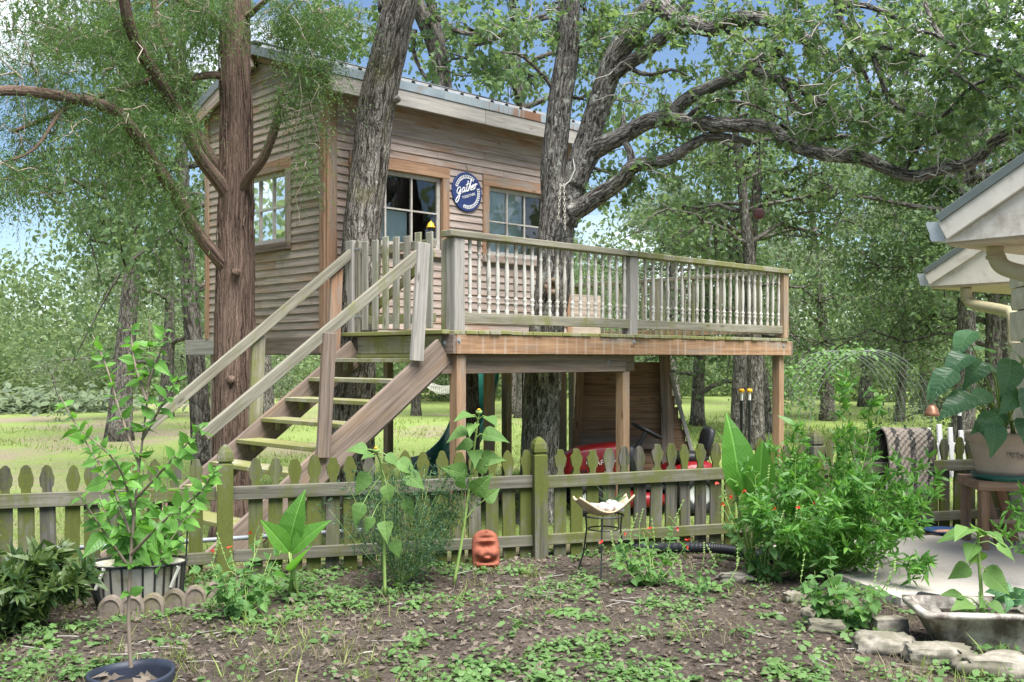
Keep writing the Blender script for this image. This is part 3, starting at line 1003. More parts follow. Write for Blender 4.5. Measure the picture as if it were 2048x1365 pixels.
# rake edges on the left gable (and right)
for ux, nn in ((u0, -1), (u1, 1)):
    for (sa, sb) in ((SW - .31, sr), (sr, SW + WD + .10)):
        za, zb = roof_z(sa), roof_z(sb)
        board('rake_flashing', cabin, (ux + nn * .004, sa, za - .004), (ux + nn * .004, sb, zb - .004), .10, .006, (nn, 0, 0), M['galvdark'], .001)
    sa, sb = sr, SW + WD + .10
    board('rake_board', cabin, (ux - nn * .025, sa, roof_z(sa) - .125), (ux - nn * .025, sb, roof_z(sb) - .125), .17, .036, (nn, 0, 0), M['siding_side'])
    board('rake_board', cabin, (ux - nn * .10, SW - .25, roof_z(SW - .25) - .085), (ux - nn * .10, sr, roof_z(sr) - .085), .08, .036, (nn, 0, 0), M['darkwood'])
mb = MB(); mb.box((WL / 2, SW - .145, 4.335), (WL + .2, .23, .02)); mb.build('eave_soffit', M['trim'], cabin)

# ------------------------------------------------------------------ deck
deck = thing('wooden_deck', 'grey wooden deck on posts with turned white balusters and a picket gate', 'deck', (CX, CY, 0), CANG)
DL, DB = 5.89, 3.80
r = np.random.default_rng(3)
nb = int(DL / .1445)
t2 = (2.30, .62)                                   # where the big oak comes through
for k in range(nb):
    a = .0 + .1445 * k
    wv = .139
    ce = a + .072
    s_a = -.035 + r.normal(0, .006)
    s_e = SW - .035 if ce < WL + .1 else DB
    z_ = DZ - .018 + r.normal(0, .0015)
    if abs(ce - t2[0]) < .30:
        board('deck_board', deck, (ce, s_a, z_), (ce, t2[1] - .27, z_), wv, .036, (0, 0, 1), M['deckmoss'])
        board('deck_board', deck, (ce, t2[1] + .27, z_), (ce, s_e, z_), wv, .036, (0, 0, 1), M['deckmoss'])
    elif ce < .55:
        board('deck_board', deck, (ce, s_a, z_), (ce, 1.16, z_), wv, .036, (0, 0, 1), M['deckmoss'])
    else:
        board('deck_board', deck, (ce, s_a, z_), (ce, s_e, z_), wv, .036, (0, 0, 1), M['deckmoss'])
board('deck_board', deck, (-.05, .03, DZ - .018), (-.05, 1.60, DZ - .018), .09, .037, (0, 0, 1), M['deckmoss'])
# rims, joists, double beam
rz = DZ - .036 - .092
board('rim_joist', deck, (.035, .0, rz), (DL, .0, rz), .182, .038, (0, -1, 0), M['rim'])
board('rim_joist', deck, (.012, -.019, rz), (.012, 1.58, rz), .182, .038, (-1, 0, 0), M['stair'])
board('rim_joist', deck, (DL + .02, -.019, rz), (DL + .02, DB, rz), .182, .038, (1, 0, 0), M['stair'])
for k in range(1, 12):
    if abs(k * .49 - t2[0]) < .2: continue
    board('joist', deck, (k * .49, .03, rz), (k * .49, SW - .02 if k * .49 < WL + .2 else DB, rz), .17, .038, (1, 0, 0), M['darkwood'])
for s_, e_ in ((.16, 2.60), (.25, 2.86)):
    board('support_beam', deck, (-.05, s_ - .05, rz - .185), (e_, s_ - .05, rz - .185), .178, .038, (0, -1, 0), M['stair'])
def dpost(u_, s_, top, w=.112, m='treated'):
    g = HW(u_, s_)
    return board('support_post', deck, (u_, s_, float(gz(g[0], g[1])) - .15), (u_, s_, top), w, w, (0, -1, 0), M[m], .007)
dpost(.13, .075, rz - .092); dpost(2.62, .157, rz - .275); dpost(5.76, .10, rz - .092); dpost(5.76, DB - .1, rz - .092, m='tpost'); dpost(4.3, DB - .1, rz - .092, m='tpost')
# bolts
V, Q = lathe([(0, .012), (.012, .012), (.014, .0), (.026, 0), (.026, -.004)], 10)
boltm = mk('bolt', V, Q, M['galv'])
for p, R in (((.06, -.021, rz + .03), 'f'), ((2.60, -.021, rz + .045), 'f'), ((-.009, .1, rz + .01), 'l'), ((5.7, -.021, rz + .03), 'f'), ((2.30, .088, rz - .18), 'f')):
    Mx = basis((1, 0, 0), (0, 0, 1), (0, -1, 0), p) if R == 'f' else basis((0, -1, 0), (0, 0, 1), (-1, 0, 0), p)
    ob('bolt', boltm, deck, Mx)
# railing posts
RT = DZ + .907
pw = .125
for u_ in (.085, 2.62, 5.80):
    board('rail_post', deck, (u_, .055, DZ - .005 if u_ < 5 else DZ + .002), (u_, .055, RT - .062), pw if u_ < 5 else .115, pw if u_ < 5 else .115, (0, -1, 0), M['fascia'] if u_ < 3 else M['tpost'], .006)
board('rail_post', deck, (.062, .16, DZ), (.062, .16, RT - .065), .05, .09, (0, -1, 0), M['railw'])
board('top_rail', deck, (-.04, .045, RT - .03), (2.66, .045, RT - .03), .15, .06, (0, 0, 1), M['railw'], .006)
board('top_rail', deck, (2.664, .045, RT - .031), (5.90, .045, RT - .031), .15, .06, (0, 0, 1), M['railw'], .006)
board('bottom_rail', deck, (.152, .035, DZ + .115), (2.57, .035, DZ + .115), .097, .038, (0, -1, 0), M['railw'])
board('bottom_rail', deck, (2.67, .035, DZ + .113), (5.74, .035, DZ + .113), .097, .038, (0, -1, 0), M['railw'])
# turned balusters
pr = [(.017, 0), (.0185, .05), (.012, .075), (.017, .12), (.0215, .145), (.013, .160), (.0225, .185), (.0225, .20), (.013, .215), (.016, .24), (.0175, .32), (.0205, .45), (.019, .55), (.0145, .64), (.012, .70), (.0195, .725), (.0195, .74), (.013, .755), (.0165, .80), (.0185, .86), (.0175, .90)]
BH = RT - .062 - (DZ + .162)
V, Q = lathe([(a * 1.08, b / .90 * BH) for a, b in pr], 8)
bal = mk('baluster', V, Q, M['baluster'], True)
r = np.random.default_rng(8)
for a, b, n in ((.26, 2.50, 20), (2.74, 5.68, 22)):
    for k in range(n):
        o = ob('baluster', bal, deck, loc=(a + (b - a) * k / (n - 1) + r.normal(0, .006), .045 + r.normal(0, .003), DZ + .160))
        o.rotation_euler = (r.normal(0, .006), r.normal(0, .008), r.uniform(0, 6))
        o.scale = (1 + r.normal(0, .06),) * 2 + (1,)
# the end railing: boards instead of turned balusters
board('top_rail', deck, (5.82, .13, RT - .031), (5.82, DB, RT - .031), .12, .05, (0, 0, 1), M['railw'])
board('bottom_rail', deck, (5.82, .13, DZ + .11), (5.82, DB - .05, DZ + .11), .09, .038, (1, 0, 0), M['tpost'])
for s_ in (2.05, DB - .07):
    board('rail_post', deck, (5.80, s_, DZ), (5.80, s_, RT - .06), .11, .11, (0, -1, 0), M['railw'])
for k in range(23):
    s_ = .26 + .150 * k
    if abs(s_ - 2.05) < .09 or s_ > DB - .15: continue
    board('rail_picket', deck, (5.79, s_, DZ + .06), (5.79, s_, RT - .06), .04, .025, (1, 0, 0), M['railw'])
# back railing of the far bay and a low weathered board by the cabin corner
board('top_rail', deck, (WL + .15, DB - .06, RT - .031), (5.74, DB - .06, RT - .031), .10, .05, (0, 0, 1), M['railw'])
board('back_panel', deck, (WL + .05, SW + .1, DZ + .30), (WL + .72, SW + .1, DZ + .30), .58, .02, (0, -1, 0), M['siding_side'])
# picket gate in the side opening
gate = ob('gate', box_mesh(1.14, .085, .034, M['railw']), deck, basis((0, 1, 0), (0, 0, 1), (1, 0, 0), (.012, .83, RT - .10)))
gi = gate.matrix_basis.inverted()
def gchild(name, p0, p1, w, t, n, mat):
    o = board(name, gate, p0, p1, w, t, n, mat)
    o.matrix_basis = gi @ o.matrix_basis
gchild('gate_rail', (.012, .26, DZ + .12), (.012, 1.40, DZ + .12), .085, .034, (-1, 0, 0), M['deckmoss'])
gchild('gate_brace', (.035, .30, DZ + .72), (.035, 1.32, DZ + .18), .085, .03, (-1, 0, 0), M['deckmoss'])
for k in range(7):
    s_ = .30 + .166 * k
    gchild('gate_picket', (-.018, s_, DZ + .02), (-.018, s_, RT + .005 + .012 * math.sin(k * 2)), .088, .022, (-1, 0, 0), M['deckwood'])
for z_ in (DZ + .16, RT - .07):
    gchild('hinge', (-.034, 1.33, z_), (-.034, 1.50, z_ + .004), .02, .006, (-1, 0, 0), M['galv'])
board('gate_post', deck, (-.012, 1.515, DZ - .03), (-.012, 1.515, RT + .02), .12, .10, (-1, 0, 0), M['fascia'])
board('gate_post', deck, (-.010, 1.41, DZ), (-.010, 1.41, RT + .012), .06, .05, (-1, 0, 0), M['railw'])

# ------------------------------------------------------------------ staircase
stairs = thing('wooden_staircase', 'open tread wooden stairs with sloping handrails climbing to the deck gate', 'stairs', (CX, CY, 0), CANG)
RUN, RISE, TOP1 = .257, .184, DZ - .258
ang = math.atan2(RISE, RUN)
s_r, s_l = .10, 1.44
SL = 2.72
dn = V3(-math.cos(ang), 0, -math.sin(ang))
for s_, m_ in ((s_r, 'stair'), (s_l, 'stair')):
    top = V3(-.02, s_, DZ - .19)
    board('stringer', stairs, top, top + dn * 3.10, .262, .038, (0, -1, 0), M[m_], .004)
board('stringer', stairs, V3(-.03, s_r + .040, DZ - .33), V3(-.03, s_r + .040, DZ - .33) + dn * 2.6, .12, .034, (0, -1, 0), M['stair'])
for k in range(8):
    u_ = -.215 - RUN * k
    z_ = TOP1 - RISE * k
    if z_ < -.1: break
    board('tread', stairs, (u_, s_r + .022, z_ - .019), (u_, s_l - .022, z_ - .019), .262, .038, (0, 0, 1), M['deckmoss'])
    for s_ in (s_r + .04, s_l - .04):
        board('cleat', stairs, (u_ + .03, s_, z_ - .12), (u_ + .03, s_, z_ - .042), .04, .035, (0, 1, 0), M['deckmoss'])
board('riser_board', stairs, (-.012, s_r + .03, DZ - .130), (-.012, s_l - .02, DZ - .130), .170, .022, (-1, 0, 0), M['deckmoss'])
board('riser_board', stairs, (-.03, s_r + .03, DZ - .238), (-.03, s_l - .02, DZ - .238), .034, .03, (-1, 0, 0), M['deckmoss'])
def rail_at(t, off=0.0):                              # height of the near handrail centre t metres down the run
    return 2.405 - .728 * (t - .3) + off
def rail_far(t):
    return 2.545 - .775 * t
board('handrail', stairs, (-.24, s_r - .03, rail_at(.24)), (-2.40, s_r - .03, rail_at(2.40)), .038, .092, (0, 0, 1), M['railw'])
board('handrail', stairs, (-.04, s_l + .05, rail_far(.04)), (-2.22, s_l + .05, rail_far(2.22)), .038, .092, (0, 0, 1), M['railw'])
board('rail_post', stairs, (-.30, s_r - .052, rail_at(.30) + .07), (-.38, s_r - .052, rail_at(.3) - .98), .135, .036, (0, -1, 0), M['fascia'])
board('rail_post', stairs, (-1.30, s_r - .052, rail_at(1.30) - .02), (-1.36, s_r - .052, rail_at(1.30) - 1.04), .125, .036, (0, -1, 0), M['stair'])
board('rail_post', stairs, (-.20, s_l + .086, rail_far(.2) - .045), (-.24, s_l + .086, rail_far(.2) - 1.0), .135, .036, (0, -1, 0), M['trim'])
board('rail_post', stairs, (-1.08, s_l + .086, rail_far(1.08) - .045), (-1.12, s_l + .086, rail_far(1.08) - 1.1), .135, .036, (0, -1, 0), M['railw'])

# ------------------------------------------------------------------ picket fence
fence = thing('picket_fence', 'mossy gothic picket fence crossing the garden before the treehouse', 'fence', (0, FY0, 0), FANG)
st = [(-.06, .0455), (.30, .0455), (.575, .0455), (.592, .037), (.610, .027), (.628, .0245), (.646, .029), (.668, .037), (.700, .0425), (.724, .041), (.750, .033), (.772, .023), (.788, .011), (.796, .004)]
def picket_mesh(stt, t=.020, name='picket', mat=None):
    z = np.array([a for a, b in stt]); w = np.array([b for a, b in stt]); n = len(z)
    V = np.concatenate([np.stack([sx * w, np.full(n, sy * t / 2), z], -1) for sx, sy in ((-1, -1), (1, -1), (1, 1), (-1, 1))])
    k = np.arange(n - 1)
    Q = np.concatenate([np.stack([a * n + k, b * n + k, b * n + k + 1, a * n + k + 1], -1) for a, b in ((0, 1), (1, 2), (2, 3), (3, 0))])
    Q = np.concatenate([Q, [[n - 1, 2 * n - 1, 3 * n - 1, 4 * n - 1]]])
    return mk(name, V, Q, mat)
M['fence_z'] = None
pks = [picket_mesh(st, .021, 'picket', M['fence'])]
for q in range(5):                                     # worn, chipped and blunted ones
    rq = np.random.default_rng(70 + q)
    sq_ = [(a + (rq.normal(0, .004) if k > 2 else 0), max(.003, b + rq.normal(0, .0022) * (k > 2))) for k, (a, b) in enumerate(st)]
    if q in (1, 3): sq_ = sq_[:-2] + [(sq_[-3][0] + .005, sq_[-3][1] * .8), (sq_[-3][0] + .008, sq_[-3][1] * .5)]
    pks.append(picket_mesh(sq_, .021, 'picket', M['fence']))
r = np.random.default_rng(21)
posts = [-4.32, -1.985, .205, 2.52, 4.75]
x = -4.6
while x < 4.9:
    d = min(abs(x - p) for p in posts)
    if d > .075:
        o = ob('picket', pks[int(r.integers(6))], fence)
        o.scale = (1 + r.normal(0, .03), 1, 1 + r.normal(0, .010))
        # the picket's own long axis is turned onto its material's grain axis
        o.location = (x, .030 + r.normal(0, .002), r.normal(0, .008))
        o.rotation_euler = (r.normal(0, .012), r.normal(0, .010), r.normal(0, .03))
    x += .1275 + r.normal(0, .0035)
for p0, p1 in zip(posts[:-1], posts[1:]):
    for z_, h_ in ((.563, .090), (.142, .078)):
        board('fence_rail', fence, (p0 + .052, r.normal(0, .004), z_ + r.normal(0, .006)), (p1 - .052, r.normal(0, .004), z_ + r.normal(0, .006)), h_, .036, (0, -1, 0), M['fencerail'])
stp = [(-.2, .05), (.74, .05), (.752, .050), (.760, .040), (.770, .040), (.776, .050), (.80, .050), (.835, .044), (.862, .030), (.880, .012), (.884, .003)]
def post_mesh():
    z = np.array([a for a, b in stp]); w = np.array([b for a, b in stp]); n = len(z)
    V = np.concatenate([np.stack([sx * w, sy * w, z], -1) for sx, sy in ((-1, -1), (1, -1), (1, 1), (-1, 1))])
    k = np.arange(n - 1)
    Q = np.concatenate([np.stack([a * n + k, b * n + k, b * n + k + 1, a * n + k + 1], -1) for a, b in ((0, 1), (1, 2), (2, 3), (3, 0))])
    return mk('fence_post', V, np.concatenate([Q, [[n - 1, 2 * n - 1, 3 * n - 1, 4 * n - 1]]]), M['fence'])
pm = post_mesh()
for p in posts:
    o = ob('fence_post', pm, fence, loc=(p, -.012, 0)); o.rotation_euler = (r.normal(0, .008), r.normal(0, .008), 0)

# ------------------------------------------------------------------ trees close by
def limb(mb, pts, r0, r1, sides=14, n=None, amp=.16, seed=0, wob=.03, cap=True, fr=(9, 9, 2.2)):
    """pts: rows (px, py, depth) -> a bent, knotty limb; returns the points along it"""
    W = np.array([P(*p) for p in pts])
    L = np.linalg.norm(np.diff(W, axis=0), axis=1).sum()
    n = n or max(8, int(L / .09))
    C = spline(W, n)
    t = np.linspace(0, 1, n)
    w = np.stack([vnoise(np.stack([t * L * 1.6, 0 * t + seed, 0 * t + k * 9.1], -1), seed) - .5 for k in range(3)], -1)
    w[0] = 0
    C = C + w * 2 * wob * np.minimum(1, t * 4)[:, None]
    rr = r0 + (r1 - r0) * t ** .9
    mb.tube(C, rr, sides, amp=amp, seed=seed, cap=cap, fr=fr)
    return C

def grow(nodes, targets, r, sag=.0, wob=.10, r0=.012, r1=.003, maxd=9.0):
    """space filling twigs: every target is joined to the nearest wood grown so far"""
    nodes = np.asarray(nodes, float)
    d = np.array([np.min(np.sum((nodes - t) ** 2, 1)) for t in targets])
    order = np.argsort(d)
    cap = len(nodes) + 4 * len(targets)
    A = np.empty((cap, 3)); A[:len(nodes)] = nodes
    n = len(nodes)
    paths, ends, dirs = [], [], []
    for i in order:
        t = targets[i]
        dd = np.sum((A[:n] - t) ** 2, 1)
        k = int(np.argmin(dd))
        L = math.sqrt(dd[k])
        if L > maxd or L < .02: continue
        a = A[k]
        u = np.array([0, .33, .68, 1.0])[:, None]
        p = a * (1 - u) + t * u
        p[1:3] += r.normal(0, wob * L, (2, 3)) * .8
        p[1:3, 2] += np.array([.5, .5]) * sag * L
        A[n:n + 3] = p[1:]
        n += 3
        paths.append(p); ends.append(t); dirs.append(p[3] - p[2])
    return paths, np.array(ends), unit(np.array(dirs)), L

def twigs_mesh(mb, paths, r0, r1, sides=4):
    for p in paths:
        L = np.linalg.norm(p[3] - p[0])
        a = min(r0 * 2.2, r0 * (.55 + L))
        mb.tube(p, np.linspace(a, r1, 4), sides, cap=False)

def blob(c, rad, n, r):
    d = rand_dirs(n, r) * (r.random((n, 1)) ** .45)
    return np.array(c) + d * np.array(rad)

def leaves_at(ends, dirs, per, spread, size, tpl, r, up=.35, droop=.2, sv=.28):
    n = len(ends) * per
    e = np.repeat(ends, per, 0); dd = np.repeat(dirs, per, 0)
    d = unit(dd * .55 + rand_dirs(n, r) * .95 + np.array([0, 0, -droop]))
    pos = e - dd * (r.random((n, 1)) * spread * 1.6) + rand_dirs(n, r) * spread * .3 * r.random((n, 1))
    nr = rand_dirs(n, r) * .9 + np.array([0, 0, up])
    R = frames(d, nr)
    tint = np.clip(np.repeat(r.random(len(ends)), per) * .55 + r.random(n) * .45, 0, 1)
    sz = size * np.exp(r.normal(0, sv, n))
    return scatter(tpl, pos, R, sz, tint)

def crown(par, base, parts, mat, name='crown'):
    """parts: list of (V, Q, tint)"""
    Vs, Qs, Ts, n = [], [], [], 0
    for V, Q, t in parts:
        Vs.append(V - base); Qs.append(Q + n); Ts.append(t); n += len(V)
    return ob(name, mk(name, np.concatenate(Vs), np.concatenate(Qs), mat, False, tint=np.concatenate(Ts)), par)

NOD = lambda *cs: np.concatenate(cs)

# --- the big spreading oak that comes up through the deck
r = np.random.default_rng(101)
b0 = P(1078, 1075, 11.25)
b0[2] = float(gz(b0[0], b0[1])) - .12
oak = thing('spreading_oak', 'big grey oak growing up through the deck with long crooked limbs to the right', 'tree', b0)
mb = MB()
gtop = HY + (CAMZ - b0[2]) * F / 11.25
Cs = []
Cs.append(limb(mb, [(1076, gtop, 11.25), (1078, 960, 11.25), (1082, 800, 11.25), (1096, 660, 11.25), (1106, 560, 11.25), (1112, 470, 11.25), (1122, 400, 11.25)], .215, .20, 40, 90, .16, 1, .012))
# root flare
mb.tube(np.array([P(1076, gtop, 11.25), P(1077, gtop - 30, 11.25), P(1077, gtop - 75, 11.25)]), [.32, .245, .20], 40, amp=.2, seed=2)
Cs.append(limb(mb, [(1112, 440, 11.25), (1108, 370, 11.25), (1108, 300, 11.22), (1119, 200, 11.15), (1134, 110, 11.1), (1138, 30, 11.0), (1150, -90, 10.9)], .155, .12, 30, 70, .16, 3, .02))
RS = limb(mb, [(1128, 450, 11.22), (1148, 370, 11.2), (1165, 305, 11.15), (1192, 225, 11.05), (1232, 130, 10.9), (1262, 78, 10.8), (1293, 24, 10.7), (1320, 12, 10.6), (1358, 36, 10.45), (1398, 46, 10.3), (1433, 55, 10.2), (1470, 38, 10.05), (1515, 36, 9.9), (1554, 50, 9.8), (1590, 62, 9.7), (1626, 92, 9.6), (1672, 132, 9.5)], .150, .05, 26, 150, .18, 4, .04)
Cs.append(RS)
Cs.append(limb(mb, [(1226, 150, 10.9), (1250, 132, 10.85), (1290, 108, 10.7), (1326, 76, 10.6), (1356, 50, 10.5), (1370, 20, 10.4), (1392, -40, 10.3)], .085, .06, 16, None, .18, 5, .03))
Cs.append(limb(mb, [(1150, 372, 11.15), (1178, 315, 11.1), (1204, 288, 11.0), (1250, 266, 10.85), (1290, 246, 10.7), (1334, 234, 10.6), (1368, 198, 10.5), (1425, 167, 10.3), (1484, 144, 10.1), (1516, 121, 10.0), (1570, 108, 9.9)], .12, .04, 22, 80, .18, 6, .03))
B2 = limb(mb, [(1500, 138, 10.05), (1526, 146, 10.0), (1562, 164, 9.9), (1601, 184, 9.8), (1634, 204, 9.7), (1680, 222, 9.6), (1730, 232, 9.5), (1790, 228, 9.4), (1850, 205, 9.3)], .062, .02, 14, None, .18, 7, .03)
Cs.append(B2)
LC = limb(mb, [(1282, 250, 10.72), (1320, 240, 10.6), (1368, 241, 10.4), (1425, 249, 10.2), (1484, 253, 10.0), (1538, 258, 9.8), (1572, 281, 9.65), (1610, 301, 9.5), (1660, 312, 9.3), (1718, 317, 9.1), (1758, 332, 9.0), (1803, 350, 8.8), (1838, 351, 8.7), (1876, 338, 8.6), (1951, 320, 8.4), (1992, 281, 8.25), (2044, 252, 8.1), (2110, 210, 7.9)], .078, .045, 18, 130, .18, 8, .02)
Cs.append(LC)
Cs.append(limb(mb, [(1140, 425, 11.15), (1165, 414, 11.1), (1200, 387, 10.95), (1242, 357, 10.8), (1268, 330, 10.7), (1328, 320, 10.55), (1380, 292, 10.4), (1416, 277, 10.3), (1460, 281, 10.2), (1500, 290, 10.1)], .115, .035, 18, 80, .18, 9, .025))
Cs.append(limb(mb, [(1264, 332, 10.72), (1258, 300, 10.8), (1246, 270, 10.9), (1250, 230, 11.0)], .05, .025, 12, None, .18, 10, .02))
Cs.append(limb(mb, [(1560, 165, 9.9), (1580, 190, 9.85), (1590, 215, 9.8), (1620, 235, 9.75), (1640, 262, 9.7), (1668, 290, 9.65)], .035, .015, 10, None, .18, 12, .03))
# pale lichened branches at the top right
for k, pts in enumerate([
    [(1670, -60, 8.8), (1678, 30, 8.7), (1700, 66, 8.6), (1740, 92, 8.4), (1790, 92, 8.2), (1850, 110, 8.0), (1905, 150, 7.9), (1960, 190, 7.8)],
    [(1675, 10, 8.7), (1720, 15, 8.5), (1780, 40, 8.3), (1820, 68, 8.1), (1870, 75, 7.9), (1930, 110, 7.7)],
    [(1740, 92, 8.4), (1760, 150, 8.3), (1775, 190, 8.3), (1800, 216, 8.2), (1850, 230, 8.1), (1890, 228, 8.0), (1920, 190, 7.9), (1960, 160, 7.8), (2010, 150, 7.7)],
    [(1690, 60, 8.6), (1700, 110, 8.6), (1730, 150, 8.6), (1745, 200, 8.6), (1745, 225, 8.6)],
    [(1850, 5, 8.2), (1870, 40, 8.0), (1900, 80, 7.8), (1935, 100, 7.7), (2000, 120, 7.5), (2060, 170, 7.4)]]):
    Cs.append(limb(mb, pts, .035 - .004 * k, .012, 10, None, .2, 20 + k, .03))
for k, pts in enumerate([
    [(1440, 50, 10.2), (1480, 80, 10.0), (1530, 90, 9.8), (1580, 130, 9.6), (1600, 170, 9.5)],
    [(1368, 241, 10.4), (1400, 215, 10.2), (1440, 205, 10.1), (1500, 210, 9.9), (1560, 240, 9.8)],
    [(1610, 301, 9.5), (1650, 280, 9.4), (1700, 270, 9.2), (1760, 285, 9.0), (1800, 262, 8.9)],
    [(1803, 350, 8.8), (1830, 322, 8.7), (1850, 285, 8.6), (1900, 262, 8.4)],
    [(1250, 132, 10.85), (1300, 150, 10.7), (1350, 140, 10.5), (1390, 160, 10.4)],
    [(1119, 200, 11.15), (1080, 150, 11.0), (1040, 110, 10.9), (1000, 100, 10.8)],
    [(1134, 110, 11.1), (1180, 70, 11.0), (1200, 20, 10.9)],
    [(1560, 250, 9.75), (1600, 262, 9.7), (1680, 250, 9.5), (1760, 252, 9.3)]]):
    Cs.append(limb(mb, pts, .030, .010, 9, None, .2, 90 + k, .04))
trunk_main = mb.build('trunk', M['bark_limb'], oak, True, True, b0)
nodes = NOD(*[c[len(c) // 4:] for c in Cs[1:]])
T = []
def bl(px, py, d, rx, rz_, ry, n):
    T.append(blob(P(px, py, d), (rx, ry, rz_), n, r))
bl(1720, 60, 8.9, 1.5, .75, 1.0, 190)
bl(1900, 110, 8.1, .95, .75, .8, 150)
bl(1960, 220, 8.0, .6, .45, .6, 60)
bl(1790, 250, 8.9, .75, .34, .6, 60)
bl(1500, 60, 10.0, 1.2, .5, .8, 85)
bl(1640, 190, 9.6, .7, .42, .6, 55)
bl(1330, 60, 10.6, .9, .5, .8, 70)
bl(1100, 60, 11.0, .9, .5, .9, 70)
bl(1230, 90, 11.2, .7, .5, .7, 70)
bl(1420, 220, 10.4, .75, .32, .5, 55)
bl(1640, 270, 9.6, .6, .22, .5, 36)
bl(1850, 300, 8.9, .7, .28, .6, 55)
bl(1300, 350, 10.7, .5, .25, .5, 26)
bl(1230, 380, 11.1, .35, .3, .4, 20)
bl(2020, 60, 7.8, .5, .6, .6, 90)
T = np.concatenate(T)
paths, ends, dirs, _ = grow(nodes, T, r, sag=.02, wob=.09)
T2 = np.concatenate([blob(P(1800, 150, 8.5), (1.3, .8, .75), 160, r), blob(P(1560, 220, 9.8), (1.1, .6, .45), 70, r), blob(P(1920, 330, 8.3), (.6, .5, .35), 40, r), blob(P(1300, 200, 10.6), (.8, .5, .5), 40, r)])
paths2, _, _, _ = grow(NOD(nodes, np.concatenate(paths)), T2, r, sag=.05, wob=.09)
paths = paths + paths2
mb = MB(); twigs_mesh(mb, paths, .010, .003)
mb.build('twigs', M['twig'], oak, True, off=b0)['kind'] = 'stuff'
crown(oak, b0, [leaves_at(ends, dirs, 13, .15, .066, OAK, r)], M['oakleaf'])

# --- the leaning oak by the gate
r = np.random.default_rng(102)
D1 = 10.46
b1 = P(702, 1060, D1); b1[2] = float(gz(b1[0], b1[1])) - .1
oak1 = thing('leaning_oak', 'mossy leaning oak trunk rising between the picket gate and the cabin wall', 'tree', b1)
gt = HY + (CAMZ - b1[2]) * F / D1
mb = MB()
c1 = limb(mb, [(702, gt, D1), (704, 900, D1), (709, 780, D1), (716, 640, D1), (722, 500, D1), (726, 420, D1), (735, 330, D1), (748, 230, D1 - .05), (764, 150, D1 - .15), (786, 70, D1 - .3), (800, 0, D1 - .4), (812, -90, D1 - .5)], .235, .155, 44, 170, .2, 31, .02)
limb(mb, [(752, 215, D1 - .05), (775, 150, D1), (792, 90, D1 + .05), (800, 66, D1 + .05)], .17, .07, 26, 24, .2, 32, .02)
limb(mb, [(775, 20, D1 - .3), (766, -30, D1 - .2), (750, -110, D1)], .10, .06, 14, None, .2, 33, .02)
limb(mb, [(775, 205, D1 - .1), (792, 200, D1 - .14), (799, 196, D1 - .15)], .05, .032, 12, 8, .2, 34, .0)
mb.tube(np.array([P(702, gt, D1), P(702, gt - 30, D1), P(703, gt - 80, D1)]), [.34, .27, .225], 40, amp=.2, seed=2)
mb.build('trunk', M['bark_oak_moss'], oak1, True, True, b1)

# --- the red cedar in front of the cabin's side wall
r = np.random.default_rng(103)
DC = 10.35
b2 = P(470, 1080, DC); b2[2] = float(gz(b2[0], b2[1])) - .1
cedar = thing('red_cedar', 'tall red cedar with stringy brown bark and drooping branches left of the cabin', 'tree', b2)
gt = HY + (CAMZ - b2[2]) * F / DC
mb = MB()
Cc = [limb(mb, [(468, gt, DC), (467, 900, DC), (470, 740, DC), (472, 600, DC), (471, 480, DC), (472, 400, DC), (471, 250, DC), (470, 120, DC), (472, 0, DC), (474, -140, DC)], .215, .125, 64, 170, .17, 41, .012, fr=(20, 20, .9))]
mb.tube(np.array([P(468, gt, DC), P(468, gt - 40, DC), P(468, gt - 120, DC)]), [.30, .245, .21], 40, amp=.2, seed=2)
for k, (pts, ra, rb) in enumerate([
    ([(466, 415, DC), (445, 372, DC - .1), (404, 306, DC - .3), (355, 225, DC - .55), (313, 158, DC - .8), (288, 120, DC - .95), (256, 50, DC - 1.2), (235, -40, DC - 1.4)], .075, .045),
    ([(462, 385, DC + .05), (440, 335, DC), (397, 253, DC), (369, 183, DC), (352, 141, DC - .05), (327, 77, DC - .1), (312, 30, DC - .1), (300, -60, DC - .1)], .052, .035),
    ([(458, 545, DC - .05), (432, 512, DC - .15), (387, 450, DC - .35), (348, 380, DC - .6), (309, 328, DC - .8), (264, 262, DC - 1.1), (225, 218, DC - 1.35), (169, 198, DC - 1.6), (88, 186, DC - 1.9), (0, 186, DC - 2.2), (-90, 200, DC - 2.5)], .075, .035),
    ([(452, 156, DC), (430, 148, DC - .1), (397, 151, DC - .2), (352, 158, DC - .4), (299, 165, DC - .6), (239, 184, DC - .9), (170, 200, DC - 1.2), (90, 235, DC - 1.5), (20, 262, DC - 1.8)], .042, .018),
    ([(480, 388, DC - .05), (496, 362, DC - .15), (524, 322, DC - .3), (548, 262, DC - .4), (562, 212, DC - .5), (570, 172, DC - .5)], .060, .034),
    ([(460, 60, DC), (420, 30, DC - .2), (360, -10, DC - .4), (300, -60, DC - .6)], .05, .03),
    ([(480, 40, DC), (520, 10, DC - .2), (580, -30, DC - .4)], .04, .02),
    ([(150, 200, DC - 1.65), (110, 240, DC - 1.8), (60, 300, DC - 2.0), (0, 330, DC - 2.2)], .022, .010),
    ]):
    Cc.append(limb(mb, pts, ra, rb, 16, None, .2, 50 + k, .035, fr=(22, 22, 2)))
